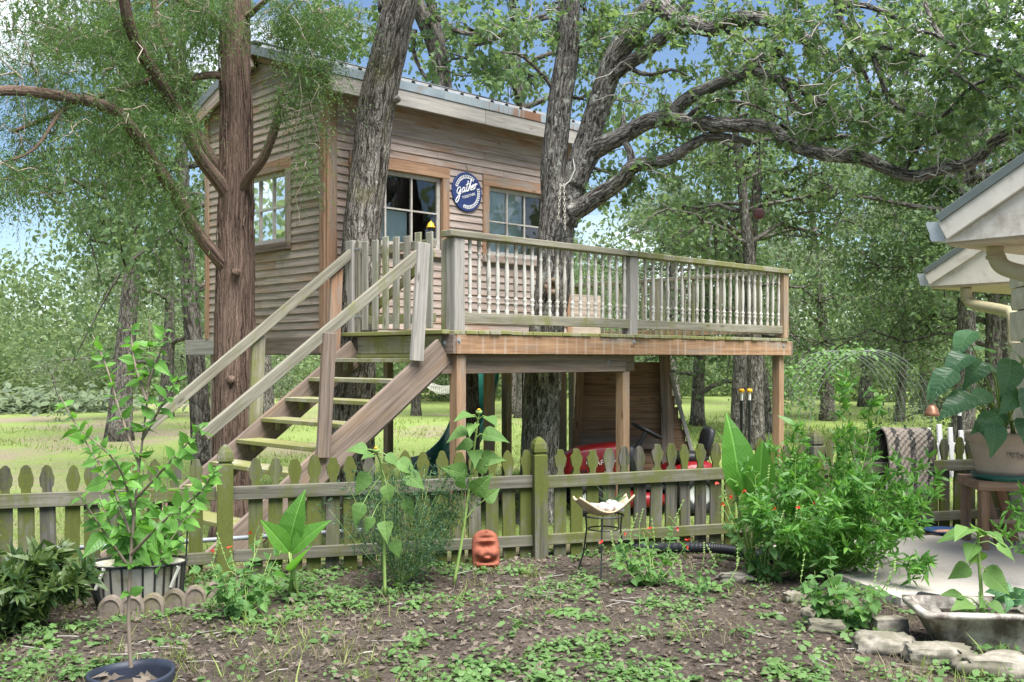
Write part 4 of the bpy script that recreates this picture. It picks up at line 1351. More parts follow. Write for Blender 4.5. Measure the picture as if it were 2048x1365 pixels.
# knot stubs
limb(mb, [(472, 545, DC - .19), (474, 548, DC - .25)], .05, .035, 12, 6, .2, 61, 0)
limb(mb, [(462, 760, DC - .19), (463, 764, DC - .24)], .05, .03, 12, 6, .2, 62, 0)
r2 = np.random.default_rng(77)
for k in range(330):                                   # peeling strips of bark
    i0 = int(r2.integers(4, 150)); n_ = int(r2.integers(6, 20)); a_ = r2.uniform(0, 6.28)
    C_ = Cc[0][i0:i0 + n_]
    if len(C_) < 4: continue
    rr_ = (.215 - .09 * (i0 / 170)) * .985
    aa = a_ + np.linspace(0, r2.normal(0, .12), len(C_))
    lift = rr_ + .004 + np.abs(np.linspace(-1, 1, len(C_))) ** 3 * r2.uniform(0, .016)
    p_ = C_ + np.stack([np.cos(aa) * lift, np.sin(aa) * lift, 0 * aa], -1)
    V_, Q_, T_, B_ = tube(p_, np.sin(np.linspace(.25, 2.9, len(C_))) * r2.uniform(.006, .014), 5, cap=False)
    mb.add(V_, Q_, T_, B_ + r2.uniform(0, 9, 3))
mb.build('trunk', M['bark_cedar'], cedar, True, True, b2)
nodes = NOD(*[c[len(c) // 3:] for c in Cc[1:]], Cc[0][-60:])
T = []
bl(230, 40, 9.6, .9, .45, .8, 120)
bl(90, 90, 8.8, .9, .65, .9, 140)
bl(300, 150, 9.9, .5, .45, .6, 60)
bl(180, 230, 9.1, .7, .35, .7, 60)
bl(50, 320, 8.5, .55, .45, .6, 50)
bl(575, 45, 9.9, .5, .3, .5, 60)
bl(640, 130, 9.8, .28, .40, .4, 34)
bl(600, 230, 9.7, .25, .45, .2, 22)
bl(390, 60, 10.2, .3, .35, .4, 26)
bl(655, 40, 9.8, .45, .25, .5, 34)
bl(310, 330, 9.6, .30, .4, .4, 18)
bl(615, 340, 9.6, .14, .45, .12, 10)
bl(360, 420, 9.8, .3, .25, .3, 14)
bl(330, 240, 9.6, .45, .3, .4, 30)
bl(420, 20, 9.9, .35, .25, .3, 26)
bl(240, 340, 9.3, .4, .3, .4, 22)
T = np.concatenate(T)
paths, ends, dirs, _ = grow(nodes, T, r, sag=.06, wob=.10)
mb = MB(); twigs_mesh(mb, paths, .009, .003)
# bare hanging twigs
for k in range(60):
    e = ends[r.integers(len(ends))]
    L = r.uniform(.25, .7)
    q = e + np.cumsum(np.concatenate([[[0, 0, 0]], r.normal(0, .05, (3, 3)) + np.array([0, 0, -L / 3])]), 0)
    mb.tube(q, np.linspace(.004, .0015, 4), 3, cap=False)
mb.build('twigs', M['twig_cedar'], cedar, True, off=b2)['kind'] = 'stuff'
# sprays of fine foliage along drooping strands
def sprays(ends, dirs, strands, per, L, r, size=.05):
    n = len(ends) * strands
    e = np.repeat(ends, strands, 0)
    e = e - np.repeat(dirs, strands, 0) * r.random((n, 1)) * .28
    d = unit(np.repeat(dirs, strands, 0) * .5 + rand_dirs(n, r) * .8 + np.array([0, 0, -.35]))
    Ls = L * np.exp(r.normal(0, .35, n))
    t = (np.arange(per) + .5) / per
    p = e[:, None] + d[:, None] * (Ls[:, None] * t)[..., None]
    p[..., 2] -= (Ls[:, None] * .55) * t ** 2
    sd = unit(d[:, None] * .75 + r.normal(0, .62, (n, per, 3)) + np.array([0, 0, -.55]) * t[None, :, None])
    p = p.reshape(-1, 3); sd = sd.reshape(-1, 3)
    R = frames(sd, rand_dirs(len(p), r))
    tint = np.clip(np.repeat(np.repeat(r.random(len(ends)), strands), per) * .6 + r.random(len(p)) * .4, 0, 1)
    return scatter(NEEDLE, p, R, size * np.exp(r.normal(0, .3, len(p))), tint)
crown(cedar, b2, [sprays(ends, dirs, 12, 14, .26, r, .026)], M['cedarleaf'])

# ------------------------------------------------------------------ trees on the lawn and behind
def make_oak(seed, H, tr, cb, cr, nleaf, lsize, lean=.2, tpl=OAK_FAR, nl=13, mat=None, drop=.35, bare=.0):
    """a whole oak at the origin: trunk mesh, crown mesh"""
    r = np.random.default_rng(seed)
    mb = MB()
    n = 14
    t = np.linspace(0, 1, n)
    la = r.uniform(0, 6.28)
    C = np.stack([math.cos(la) * lean * t ** 1.5 * 2 + .12 * np.sin(t * 5 + seed), math.sin(la) * lean * t ** 1.5 * 2 + .12 * np.cos(t * 4 + seed), t * H * .82 - .25], -1)
    C[:, :2] -= C[0, :2]
    rr = tr * (1 - .8 * t) ; rr[0] *= 1.45; rr[1] *= 1.08
    mb.tube(C, np.maximum(rr, .03), 12, amp=.1, seed=seed)
    tips, td = [], []
    for k in range(nl):
        f = cb / H / .82 + (1 - cb / H / .82) * (k + r.random()) / nl * .96
        f = min(f, .97)
        a = C[int(f * (n - 1))]
        az = k * 2.4 + r.normal(0, .4)
        R_ = cr * (1 - .55 * max(0, (f - .4) / .6)) * r.uniform(.75, 1.1)
        el = r.uniform(-.05, .45) + .7 * max(0, f - .5)
        u = np.linspace(0, 1, 7)
        dv = np.array([math.cos(az), math.sin(az), 0])
        p = a + dv * (u * R_)[:, None]
        p[:, 2] += math.sin(el) * R_ * (u - .35 * u ** 2) - drop * R_ * .35 * u ** 3
        p[1:] += r.normal(0, .07 * R_, (6, 3)) * u[1:, None]
        r0 = max(.02, tr * .42 * (1 - f * .55))
        mb.tube(p, np.linspace(r0, .012, 7), 7, amp=.1, seed=k, cap=False)
        for j in range(9):
            q0 = p[2 + int(r.integers(0, 5))]
            d2 = unit(dv * .6 + r.normal(0, .75, 3) + np.array([0, 0, -.12]))
            L2 = R_ * r.uniform(.18, .42)
            v = np.linspace(0, 1, 4)[:, None]
            q = q0 + d2 * v * L2 + r.normal(0, .05 * L2, (4, 3)) * v
            q[:, 2] -= .12 * L2 * v[:, 0] ** 2
            mb.tube(q, np.linspace(.018, .005, 4), 4, cap=False)
            for z_ in (.5, .8, 1.0):
                tips.append(q0 + d2 * L2 * z_); td.append(d2)
        for z_ in (4, 5, 6):
            tips.append(p[z_]); td.append(dv)
    tips, td = np.array(tips), np.array(td)
    if bare: 
        k = r.random(len(tips)) > bare
        tips, td = tips[k], td[k]
    per = max(1, nleaf // len(tips))
    nn = len(tips) * per
    e = np.repeat(tips, per, 0)
    pos = e + r.normal(0, .24, (nn, 3)) * np.array([1, 1, .75])
    d = unit(rand_dirs(nn, r) + np.array([0, 0, -.25]))
    R = frames(d, rand_dirs(nn, r) * .8 + np.array([0, 0, .5]))
    tint = np.clip(np.repeat(r.random(len(tips)), per) * .5 + r.random(nn) * .5, 0, 1)
    V, Q, tt = scatter(tpl, pos, R, lsize * np.exp(r.normal(0, .25, nn)), tint)
    return mb.mesh('trunk', M['bark_far'], True, True), mk('crown', V, Q, mat or M['oakleaf_far'], tint=tt)

kinds = {
    'a': make_oak(1, 9.0, .25, 2.2, 3.6, 17000, .075),
    'b': make_oak(2, 8.0, .19, 2.6, 2.9, 13000, .075, lean=.35),
    'c': make_oak(3, 10.0, .22, 3.0, 3.8, 17000, .078, mat=M['oakleaf_pale']),
    'd': make_oak(4, 6.5, .12, 1.6, 2.2, 9000, .07, lean=.3),
    'e': make_oak(5, 11.0, .30, 3.4, 4.6, 19000, .08),
    'f': make_oak(6, 9.0, .20, 1.3, 3.4, 16000, .072, mat=M['oakleaf_pale'], drop=.6),
    'h': make_oak(7, 11.5, .27, 5.2, 4.0, 13000, .08),
    'g': make_oak(8, 10.0, .20, 4.6, 2.8, 4500, .09, bare=.35),
}
def put(kind, px, depth, label, sc_=1.0, rot=None, group='oaks on the lawn', w=1.0, name='oak_tree'):
    rr = np.random.default_rng(int(px * 7 + depth * 31) & 0xFFFF)
    x, y = (px - HX) / F * depth, depth
    t = thing(name, label, 'tree', (x, y, float(gz(x, y)) - .02), rr.uniform(0, 6.28) if rot is None else rot, group)
    t.scale = (sc_ * w, sc_ * w, sc_)
    ob('trunk', kinds[kind][0], t); ob('crown', kinds[kind][1], t)
    return t

put('h', 237, 22.0, 'stout grey oak with rugged bark on the left lawn beyond the fence', .98, 2.2, w=1.0)
put('b', 409, 15.2, 'dark slender oak pressed against the back left corner of the cabin', 1.25, 0.6, w=.75)
put('g', 538, 24.5, 'pale oak trunk standing behind the middle of the staircase', 1.05, w=.8)
put('b', 833, 32.0, 'oak that carries the near end of the rope hammock', 1.15, w=.72)
put('c', 1028, 34.5, 'grey oak far off, left of the pair seen below the deck', 1.1)
put('a', 1043, 30.0, 'dark oak far off, right of the pair seen below the deck', 1.05, w=.8)
put('g', 1081, 17.5, 'bare stemmed oak behind the cabin roof ridge', 1.12, 1.0, w=.9)
put('g', 1482, 21.5, 'straight dark oak behind the right end of the deck', 1.05, 4.0)
put('g', 1507, 20.2, 'forked oak hugging the straight dark oak behind the deck end', .98, 1.2)
put('d', 1532, 24.4, 'slim oak right of the forked oak behind the deck end', 1.35)
put('c', 1655, 30.0, 'pale trunked oak on the lawn behind the wire arch', 1.0)
put('d', 1797, 29.7, 'short oak on the lawn right of the wire arch', 1.25)
put('h', 1922, 19.5, 'tall oak rising behind the porch eaves at the right', .92, .4, w=.9)
put('b', 1976, 20.5, 'oak between the tall oak and the stone pillar', 1.1, 2.0)
put('f', 2012, 22.0, 'low branched oak nearest to the stone pillar', 1.0)
put('f', 330, 30.0, 'pale low crowned oak left of the cabin', 1.1)
put('f', 1395, 27.0, 'pale drooping oak behind the right half of the deck railing', .95)
put('c', 1730, 37.0, 'tall pale oak behind the wire arch', 1.15)
put('e', 1860, 33.0, 'tall dense oak left of the porch eaves in the distance', 1.0)
put('c', 1350, 40.0, 'tall pale oak at the wood edge behind the deck', 1.1)
put('c', 940, 42.0, 'tall pale oak at the wood edge behind the cabin', 1.0)

# the cedar trunk below the cabin that comes out through the roof
r = np.random.default_rng(104)
b3 = P(937, 955, 13.3); b3[2] = float(gz(b3[0], b3[1])) - .1
t6 = thing('crooked_oak', 'crooked oak whose trunk passes under the cabin and shows again above its roof', 'tree', b3)
mb = MB()
gt = HY + (CAMZ - b3[2]) * F / 13.3
Ct = [limb(mb, [(937, gt, 13.3), (934, 880, 13.3), (930, 740, 13.4), (920, 560, 13.7), (905, 340, 14.0), (888, 190, 14.2), (876, 110, 14.2), (852, 50, 14.2), (836, 10, 14.2), (820, -60, 14.2)], .18, .11, 24, 120, .14, 71, .02)]
for k, (pts, a, b_) in enumerate([([(878, 120, 14.2), (872, 70, 14.2), (862, 20, 14.2), (858, -50, 14.2)], .09, .06),
    ([(835, 20, 14.2), (850, 45, 14.1), (872, 42, 14.0), (906, 64, 13.9), (950, 70, 13.8), (998, 74, 13.7)], .05, .03),
    ([(998, 74, 13.7), (960, 88, 13.7), (946, 90, 13.7)], .03, .015),
    ([(830, 60, 14.2), (826, 100, 14.2), (845, 150, 14.2), (862, 160, 14.2)], .035, .02),
    ([(1000, 72, 13.7), (1060, 40, 13.6), (1120, 10, 13.5)], .03, .02),
    ([(880, 130, 14.2), (900, 150, 14.1), (930, 156, 14.0), (965, 150, 14.0)], .014, .008)]):
    Ct.append(limb(mb, pts, a, b_, 10, None, .15, 75 + k, .04))
mb.build('trunk', M['bark_far'], t6, True, True, b3)
T = []
bl(920, 80, 13.8, .7, .5, .5, 32); bl(985, 150, 13.8, .45, .3, .4, 22); bl(800, 60, 14.0, .5, .5, .5, 24); bl(1000, 60, 13.6, .5, .4, .5, 30); bl(870, -20, 13.8, 1.0, .3, .5, 40)
bl(660, 60, 14.3, .9, .45, .8, 120)
T = np.concatenate(T)
paths, ends, dirs, _ = grow(NOD(*[c[len(c) // 4:] for c in Ct[1:]], Ct[0][-30:]), T, r, .02, .14)
mb = MB(); twigs_mesh(mb, paths, .009, .003); mb.build('twigs', M['twig'], t6, True, off=b3)['kind'] = 'stuff'
crown(t6, b3, [leaves_at(ends, dirs, 6, .14, .115, OAK, r)], M['oakleaf'])

# ------------------------------------------------------------------ the wood behind the lawn
r = np.random.default_rng(105)
OAK_MASS = leaf_t([0, .5, 1.0], [.08, .34, .10], fold=.0, curl=.2, halves=1)
Vs, Qs, Ts, n0 = [], [], [], 0
def mass(cx, cy, rad, n, size, hz):
    global n0
    z0 = float(gz(cx, cy))
    d = rand_dirs(n, r)
    k = r.random((n, 1)) ** .35
    # uneven surface: lumps of their own
    c = np.array([cx, cy, z0 + hz * .45])
    lump = .75 + .5 * vnoise(d * 2.6 + cx, 7)[:, None]
    pos = c + d * k * lump * np.array([rad, rad, hz * .58])
    keep = pos[:, 2] > z0
    pos = pos[keep]; m = len(pos)
    R = frames(unit(rand_dirs(m, r) + np.array([0, 0, -.2])), rand_dirs(m, r) * .8 + np.array([0, 0, .5]))
    tint = np.clip(r.random() * .5 + r.random(m) * .5, 0, 1)
    V, Q, t = scatter(OAK_MASS, pos, R, size * np.exp(r.normal(0, .3, m)), tint)
    Vs.append(V); Qs.append(Q + n0); Ts.append(t); n0 += len(V)
for k in range(84):
    px = -260 + 2560 * (k + r.random()) / 84
    d = r.uniform(43, 52)
    mass((px - HX) / F * d, d, r.uniform(1.5, 2.6), 1300, .15, r.uniform(2.2, 4.5))
for k in range(46):
    px = -300 + 2640 * (k + r.random()) / 46
    d = r.uniform(52, 64)
    mass((px - HX) / F * d, d, r.uniform(3, 4.6), 1850, .23, r.uniform(7.0, 11.5))
for k in range(16):                                   # the same wood goes on down both sides of the lawn
    sd_ = -1 if k % 3 else 1
    mass(sd_ * r.uniform(24, 34), -6 + 34 * (k + r.random()) / 16, r.uniform(3.5, 5), 900, .34, r.uniform(8, 12))
wd = ob('woodland', mk('woodland', np.concatenate(Vs), np.concatenate(Qs), M['wood_mass'], tint=np.concatenate(Ts)))
tag(wd, 'dense pale green woodland closing off the lawn in the distance', 'woodland', kind='stuff')

# ------------------------------------------------------------------ things on and under the treehouse
def G(x, y):
    return float(gz(x, y))

# round sign on the front wall
sc_w = HW(1.93, SW - .045, 3.405)
sign = thing('round_sign', 'round navy wooden sign with white wreath reading gather together on the cabin front', 'sign', sc_w, CANG)
def disc(R, t, n=40):
    th = np.arange(n) * 2 * np.pi / n
    ring = lambda r_, y: np.stack([r_ * np.cos(th), np.full(n, y), r_ * np.sin(th)], -1)
    V = np.concatenate([ring(R, t), ring(R, .004 - t * 0), ring(R - .006, 0)])
    k = np.arange(n); k1 = (k + 1) % n
    Q = np.concatenate([np.stack([k, k1, n + k1, n + k], -1), np.stack([n + k, n + k1, 2 * n + k1, 2 * n + k], -1)])
    return V, [Q, np.array([np.arange(2 * n, 3 * n)])]
V, Fs = disc(.232, .028)
ob('board', mk('board', V, Fs, M['navy']), sign)
mb = MB()
def stroke(pts, w=.0062):
    p = spline(np.array(pts, float), max(10, len(pts) * 5))
    mb.tube(np.stack([p[:, 0], np.full(len(p), -.003), p[:, 1]], -1), w, 5)
# handwritten word, drawn on a slanted baseline
def wr(pts, ox, w=.0062):
    q = []
    for x, y in pts:
        X = ox + x + y * .25
        q.append((X, .008 + y + X * .33))
    stroke(q, w)
S_ = 1.0
wr([(.045, .060), (.025, .075), (.0, .065), (-.008, .03), (.008, .006), (.03, .012), (.045, .05), (.047, .02), (.044, -.05), (.03, -.085), (.008, -.09), (-.002, -.065), (.02, -.03), (.06, .0)], -.165)
wr([(.045, .045), (.03, .058), (.010, .045), (.006, .015), (.02, .0), (.04, .02), (.047, .05), (.046, .012), (.056, .0), (.07, .012)], -.098)
wr([(.022, .12), (.018, .06), (.020, .01), (.034, .0), (.05, .012)], -.040)
wr([(-.004, .078), (.045, .084)], -.040, .006)
wr([(.01, .0), (.02, .06), (.03, .12), (.036, .13), (.034, .10), (.016, .0), (.026, .04), (.042, .055), (.048, .04), (.046, .01), (.056, .0), (.07, .012)], -.003)
wr([(.0, .02), (.025, .03), (.036, .048), (.024, .058), (.008, .04), (.010, .008), (.028, .0), (.048, .016)], .055)
wr([(.0, .045), (.012, .06), (.012, .03), (.010, .0), (.018, .04), (.034, .056), (.042, .046)], .100)
mb.build('lettering', M['white'], sign, True)
def text_mesh(name, txt, size, mat, ext=.0015):
    cu = bpy.data.curves.new(name, 'FONT')
    cu.body = txt; cu.size = size; cu.extrude = ext; cu.align_x = 'CENTER'; cu.align_y = 'CENTER'
    tmp = bpy.data.objects.new(name, cu)
    COL.objects.link(tmp)
    me = bpy.data.meshes.new_from_object(tmp.evaluated_get(bpy.context.evaluated_depsgraph_get()))
    bpy.data.objects.remove(tmp); bpy.data.curves.remove(cu)
    me.name = name
    me.materials.clear(); me.materials.append(mat)
    return me
a = math.atan(.33)
tm = text_mesh('lettering', 'TOGETHER', .043, M['white'])
ob('lettering', tm, sign, basis((math.cos(a), 0, math.sin(a)), (-math.sin(a), 0, math.cos(a)), (0, -1, 0), (.018, -.004, -.045)))
lf = leaf_t([0, .4, .75, 1], [.02, .22, .16, 0], 0, 0, 1)
for arc0, arc1, n, sgn in ((165, 62, 13, 1), (-112, 12, 16, 1)):
    mb = MB()
    for k in range(n):
        th = math.radians(arc0 + (arc1 - arc0) * k / (n - 1))
        c = np.array([.178 * math.cos(th), -.002, .178 * math.sin(th)])
        tg = np.array([-math.sin(th), 0, math.cos(th)]) * (1 if arc1 > arc0 else -1)
        rd = np.array([math.cos(th), 0, math.sin(th)])
        for q in (-1, 1):
            d = unit(tg * .8 + rd * q * .75)
            V, Q, _ = scatter(lf, c[None], frames(d[None], np.array([[0, -1., 0]])), [.034])
            mb.add(V + np.array([0, -.0012, 0]), Q)
    mb.build('wreath', M['white'], sign)
mb = MB(); mb.tube(np.array([(0, .0, .232), (.003, -.002, .27), (0, .018, .33)]), .004, 5); mb.build('hanger', M['galvdark'], sign)

# yellow capped lantern on the gate corner
lp = HW(.03, .34, RT - .02)
lan = thing('garden_lantern', 'small lantern with a yellow pagoda cap standing on the deck corner rail', 'lantern', (lp[0], lp[1], RT - .005))
V, Q = lathe([(.0, 0), (.026, 0), (.024, .01), (.022, .06), (.022, .062)], 10); ob('body', mk('body', V, Q, M['black'], True), lan)
V, Q = lathe([(.040, .058), (.042, .064), (.030, .075), (.028, .092), (.018, .105), (.007, .11), (.007, .118), (.0, .121)], 12); ob('cap', mk('cap', V, Q, M['yellow'], True), lan)

# chain looped over the big oak's fork with an iron ornament
ch = thing('hanging_chain', 'pale chain hanging down the big oak trunk with a black iron bracket', 'chain', P(1122, 365, 11.0))
co = P(1122, 365, 11.0)
def link_mesh():
    th = np.linspace(0, 2 * np.pi, 9)
    p = np.stack([.011 * np.cos(th), 0 * th, .022 * np.sin(th)], -1)
    mb = MB(); mb.tube(p, .0042, 4, cap=False); return mb.mesh('link', M['chain'], True)
lk = link_mesh()
for (xa, ya), (xb, yb) in (((1121, 372), (1116, 442)), ((1128, 372), (1130, 462))):
    n = int(abs(yb - ya) / 6)
    for k in range(n):
        f = k / n
        p = P(xa + (xb - xa) * f, ya + (yb - ya) * f, 11.02) - co
        o = ob('link', lk, ch, loc=p); o.rotation_euler = (0, 0, (k % 2) * 1.4 + .3)
mb = MB()
mb.tube(np.array([P(1121, 372, 11.02), P(1128, 372, 11.02), P(1140, 362, 11.03), P(1150, 340, 11.03), P(1146, 318, 11.04)]) , .006, 5); mb.build('rope', M['rope'], ch, off=co)
mb = MB()
for q in ([(1096, 470), (1105, 474), (1118, 471)], [(1108, 492), (1112, 468), (1122, 446)], [(1122, 446), (1130, 470), (1128, 495)], [(1118, 478), (1135, 474), (1147, 468), (1151, 462)], [(1122, 446), (1121, 480)]):
    mb.tube(np.array([P(x, y, 11.00) for x, y in q]), .008, 5)
mb.build('iron_bracket', M['iron'], ch, off=co)
kn = thing('knot_hole', 'round scarred knot with pale wood on the big oak trunk behind the balusters', 'tree knot', P(1104, 574, 11.02))
mb = MB()
for q in range(7):
    aa = q * 2 * math.pi / 7
    mb.tube(np.array([(.055 * math.cos(aa), -.02, .06 * math.sin(aa)), (.065 * math.cos(aa + .5), -.045, .07 * math.sin(aa + .5)), (.055 * math.cos(aa + 1.0), -.02, .06 * math.sin(aa + 1))]), [.03, .035, .03], 7)
mb.build('callus', M['stair'], kn, True)
mb = MB(); mb.tube(np.array([(0, .05, 0), (0, -.02, 0)]), .06, 10); mb.build('hollow', M['darkwood'], kn, True)

# bird feeder and little lantern on a long wire
fp = P(1518, 428, 10.2)
fd = thing('bird_feeder', 'dull red round feeder hanging from a long wire below the oak limb', 'bird feeder', fp)
th = np.linspace(0, 2 * np.pi, 15)[:-1]
pf = []
V, Q = lathe([(.0, -.034), (.048, -.034), (.058, -.02), (.062, 0), (.058, .02), (.048, .034), (.0, .034)], 10)
V = V[:, [0, 2, 1]] * np.array([1, 1, .98]); ob('body', mk('body', V, Q[:, ::-1], M['feeder'], True), fd)
mb = MB()
mb.tube(np.array([(0, 0, .058), (.02, 0, .12), (.024, 0, .17)]), .0035, 4)
mb.tube(np.array([P(1522, 385, 10.2), P(1521, 372, 10.2), P(1515, 362, 10.2), P(1517, 348, 10.2), P(1520, 280, 10.1), P(1528, 175, 10.02), P(1529, 150, 10.0)]) - fp, .0035, 4)
mb.build('wire', M['iron'], fd)
lt = thing('wire_lantern', 'tiny black wire lantern hanging just above the red feeder', 'lantern', P(1523, 384, 10.2))
mb = MB()
for aa in range(4):
    x, y = .018 * math.cos(aa * 1.57), .018 * math.sin(aa * 1.57)
    mb.tube(np.array([(x, y, -.03), (x, y, .02), (0, 0, .05)]), .003, 4)
V, Q = lathe([(0, -.034), (.022, -.034), (.022, -.028), (0, -.028)], 8); mb.add(V, Q)
mb.build('lantern_frame', M['iron'], lt)

# plank wall leaning under the back of the deck
pwx, pwy = (1248 - HX) / F * 13.3, 13.3
pw_ = thing('plank_wall', 'slanted wall of dark horizontal planks under the back of the deck', 'plank wall', (pwx, pwy, G(pwx, pwy)), -.04)
H_ = 1.88
def lean(z): return .42 - .46 * z / H_ 
for k in range(13):
    z0 = .02 + .145 * k
    f = z0 / H_
    xl = -.72 + .10 * min(1, f * 1.2)
    xr = .98 - .42 * min(1, f * 1.25) ** 1.0
    if z0 > 1.75: break
    board('plank', pw_, (xl, -lean(z0 + .07) + .03, z0 + .07), (xr, -lean(z0 + .07) + .03, z0 + .07), .147, .022, (0, -1, .2447), M['darkwood'])
board('frame_post', pw_, (-.66, -lean(0) - .03, 0), (-.56, -lean(H_) - .02, H_), .10, .05, (0, -1, .2447), M['darkwood'])
board('frame_post', pw_, (.50, -.42, -.05), (.50, -.02, H_), .09, .09, (0, -1, 0), M['stair'])
board('frame_post', pw_, (.60, -.36, -.05), (.56, .05, H_), .085, .085, (0, -1, 0), M['treated'])
board('edge_board', pw_, (1.0, -lean(0) - .01, -.02), (.60, -lean(1.62) - .01, 1.62), .05, .06, (0, -1, 0), M['fascia'])
board('cross_rail', pw_, (-.58, -lean(.72) - .03, .76), (.50, -lean(.72) - .03, .70), .14, .035, (0, -1, .2447), M['stair'])
for xx in (-.62, .9):
    board('back_brace', pw_, (xx, .75, -.05), (xx * .6, .06, 1.6), .07, .04, (1, 0, 0), M['darkwood'])

# riding mower
mx, my = (1249 - HX) / F * 12.0, 12.0
mow = thing('riding_mower', 'red riding lawn mower with black seat parked under the deck', 'lawn mower', (mx, my, G(mx, my)), math.pi + .10)
def loft(rows, name, mat, par, smooth=True):
    """rows of (x, half width, z low, z high, roundness) lofted along x"""
    n = 14
    V = []
    th = np.linspace(0, 2 * np.pi, n, endpoint=False)
    for x, w, zl, zh, e in rows:
        c, s_ = np.cos(th), np.sin(th)
        yy = w * np.sign(c) * np.abs(c) ** e
        zz = (zl + zh) / 2 + (zh - zl) / 2 * np.sign(s_) * np.abs(s_) ** e
        V.append(np.stack([np.full(n, x), yy, zz], -1))
    V = np.concatenate(V); m = len(rows)
    i = np.arange(m - 1)[:, None] * n; j = np.arange(n)[None]; k = (j + 1) % n
    Q = np.stack([i + j, i + k, i + n + k, i + n + j], -1).reshape(-1, 4)
    return ob(name, mk(name, V, [Q, np.array([np.arange(n)[::-1], (m - 1) * n + np.arange(n)])], mat, smooth), par)
# x forward (nose), y to the machine's left
hood = loft([(.02, .215, .44, .80, .45), (.10, .23, .42, .815, .4), (.30, .235, .40, .80, .38), (.55, .225, .36, .765, .38), (.70, .20, .33, .70, .42), (.755, .17, .34, .63, .5)], 'hood', M['red'], mow)
loft([(-.16, .20, .36, .70, .5), (-.06, .225, .40, .80, .45), (.018, .228, .42, .815, .42)], 'dashboard', M['black'], mow)
for s_ in (-1, 1):
    mb = MB()
    for k in range(5): mb.box((.50 + .04 * k, s_ * .231, .47), (.02, .012, .10))
    mb.build('vent', M['black'], mow)
tm = text_mesh('lettering', 'CRAFTSMAN', .085, M['white'], .002)
ob('lettering', tm, mow, basis((-1, 0, 0), (0, 0, 1), (0, 1, 0), (.26, .239, .60)))
ob('lettering', tm, mow, basis((1, 0, 0), (0, 0, 1), (0, -1, 0), (.33, -.239, .60)))
mb = MB(); mb.box((.762, 0, .46), (.02, .26, .16)); mb.build('grille', M['black'], mow)
for s_ in (-1, 1):
    V, Q = lathe([(0, .02), (.045, .015), (.055, 0)], 10); V = V[:, [2, 0, 1]] + np.array([.745, s_ * .12, .60]); ob('headlight', mk('headlight', V, Q, M['white'], True), mow)
mb = MB(); mb.tube(np.array([(-.12, 0, .70), (-.26, 0, .93)]), .028, 8); mb.build('steering_column', M['black'], mow)
mb = MB()
th = np.linspace(0, 2 * np.pi, 25)
wx = np.array([.45, 0, .89]); wx = unit(np.array([.89, 0, .46])); wy = np.array([0, 1., 0])
cst = np.array([-.27, 0, .945])
mb.tube(cst + .19 * (np.cos(th)[:, None] * wx + np.sin(th)[:, None] * wy), .019, 7, cap=False)
for a_ in (0, 2.1, 4.2): mb.tube(np.array([cst, cst + .18 * (math.cos(a_) * wx + math.sin(a_) * wy)]), .016, 5)
mb.build('steering_wheel', M['black'], mow, True)
fen = loft([(-1.03, .26, .40, .56, .5), (-.95, .36, .38, .60, .4), (-.70, .40, .38, .60, .4), (-.52, .38, .36, .52, .4), (-.45, .30, .34, .44, .5)], 'rear_fender', M['red'], mow)
mb = MB(); mb.box((-.28, 0, .31), (.42, .66, .03)); mb.box((.02, 0, .36), (.2, .3, .12)); mb.build('footrest', M['black'], mow)
loft([(-.98, .16, .60, .68, .5), (-.90, .20, .58, .70, .45), (-.70, .215, .58, .70, .45), (-.58, .19, .59, .68, .5)], 'seat', M['black'], mow)
bk = loft([(-.05, .13, -.16, .12, .5), (-.03, .19, -.19, .16, .45), (.02, .20, -.19, .18, .45), (.05, .15, -.15, .13, .5)], 'seat_back', M['black'], mow)
bk.matrix_basis = Matrix.Translation((-.99, 0, .82)) @ Matrix.Rotation(-.22, 4, 'Y')
mb = MB()
for s_ in (-.1, .1):
    t_ = np.linspace(0, 12 * np.pi, 70)
    mb.tube(np.stack([-.86 + .022 * np.cos(t_), s_ * 1.6 + .022 * np.sin(t_), .46 + .14 * t_ / t_[-1]], -1), .005, 4)
mb.build('seat_spring', M['white'], mow)
def wheel(x, y, R, w):
    V, Q = lathe([(R * .55, -w / 2), (R * .9, -w / 2), (R, -w * .3), (R, w * .3), (R * .9, w / 2), (R * .55, w / 2), (R * .55, -w / 2)], 18)
    o = ob('tyre', mk('tyre', V[:, [0, 2, 1]], Q[:, ::-1], M['tyre'], True), mow, loc=(x, y, R))
    V, Q = lathe([(0, -w * .2), (R * .3, -w * .25), (R * .57, -w * .45), (R * .57, w * .45), (R * .3, w * .25), (0, w * .2)], 14)
    ob('rim', mk('rim', V[:, [0, 2, 1]], Q[:, ::-1], M['white'], True), o)
for s_ in (-1, 1):
    wheel(.50, s_ * .34, .185, .15); wheel(-.78, s_ * .37, .245, .22)
loft([(-.42, .30, .10, .24, .4), (-.30, .46, .09, .26, .35), (.10, .46, .09, .26, .35), (.24, .28, .10, .24, .4)], 'cutting_deck', M['red'], mow)
mb = MB(); mb.tube(np.array([(.6, -.3, .19), (.6, .3, .19)]), .025, 6); mb.tube(np.array([(-.78, -.3, .245), (-.78, .3, .245)]), .03, 6); mb.box((-.1, 0, .30), (1.3, .2, .05)); mb.build('chassis', M['black'], mow)

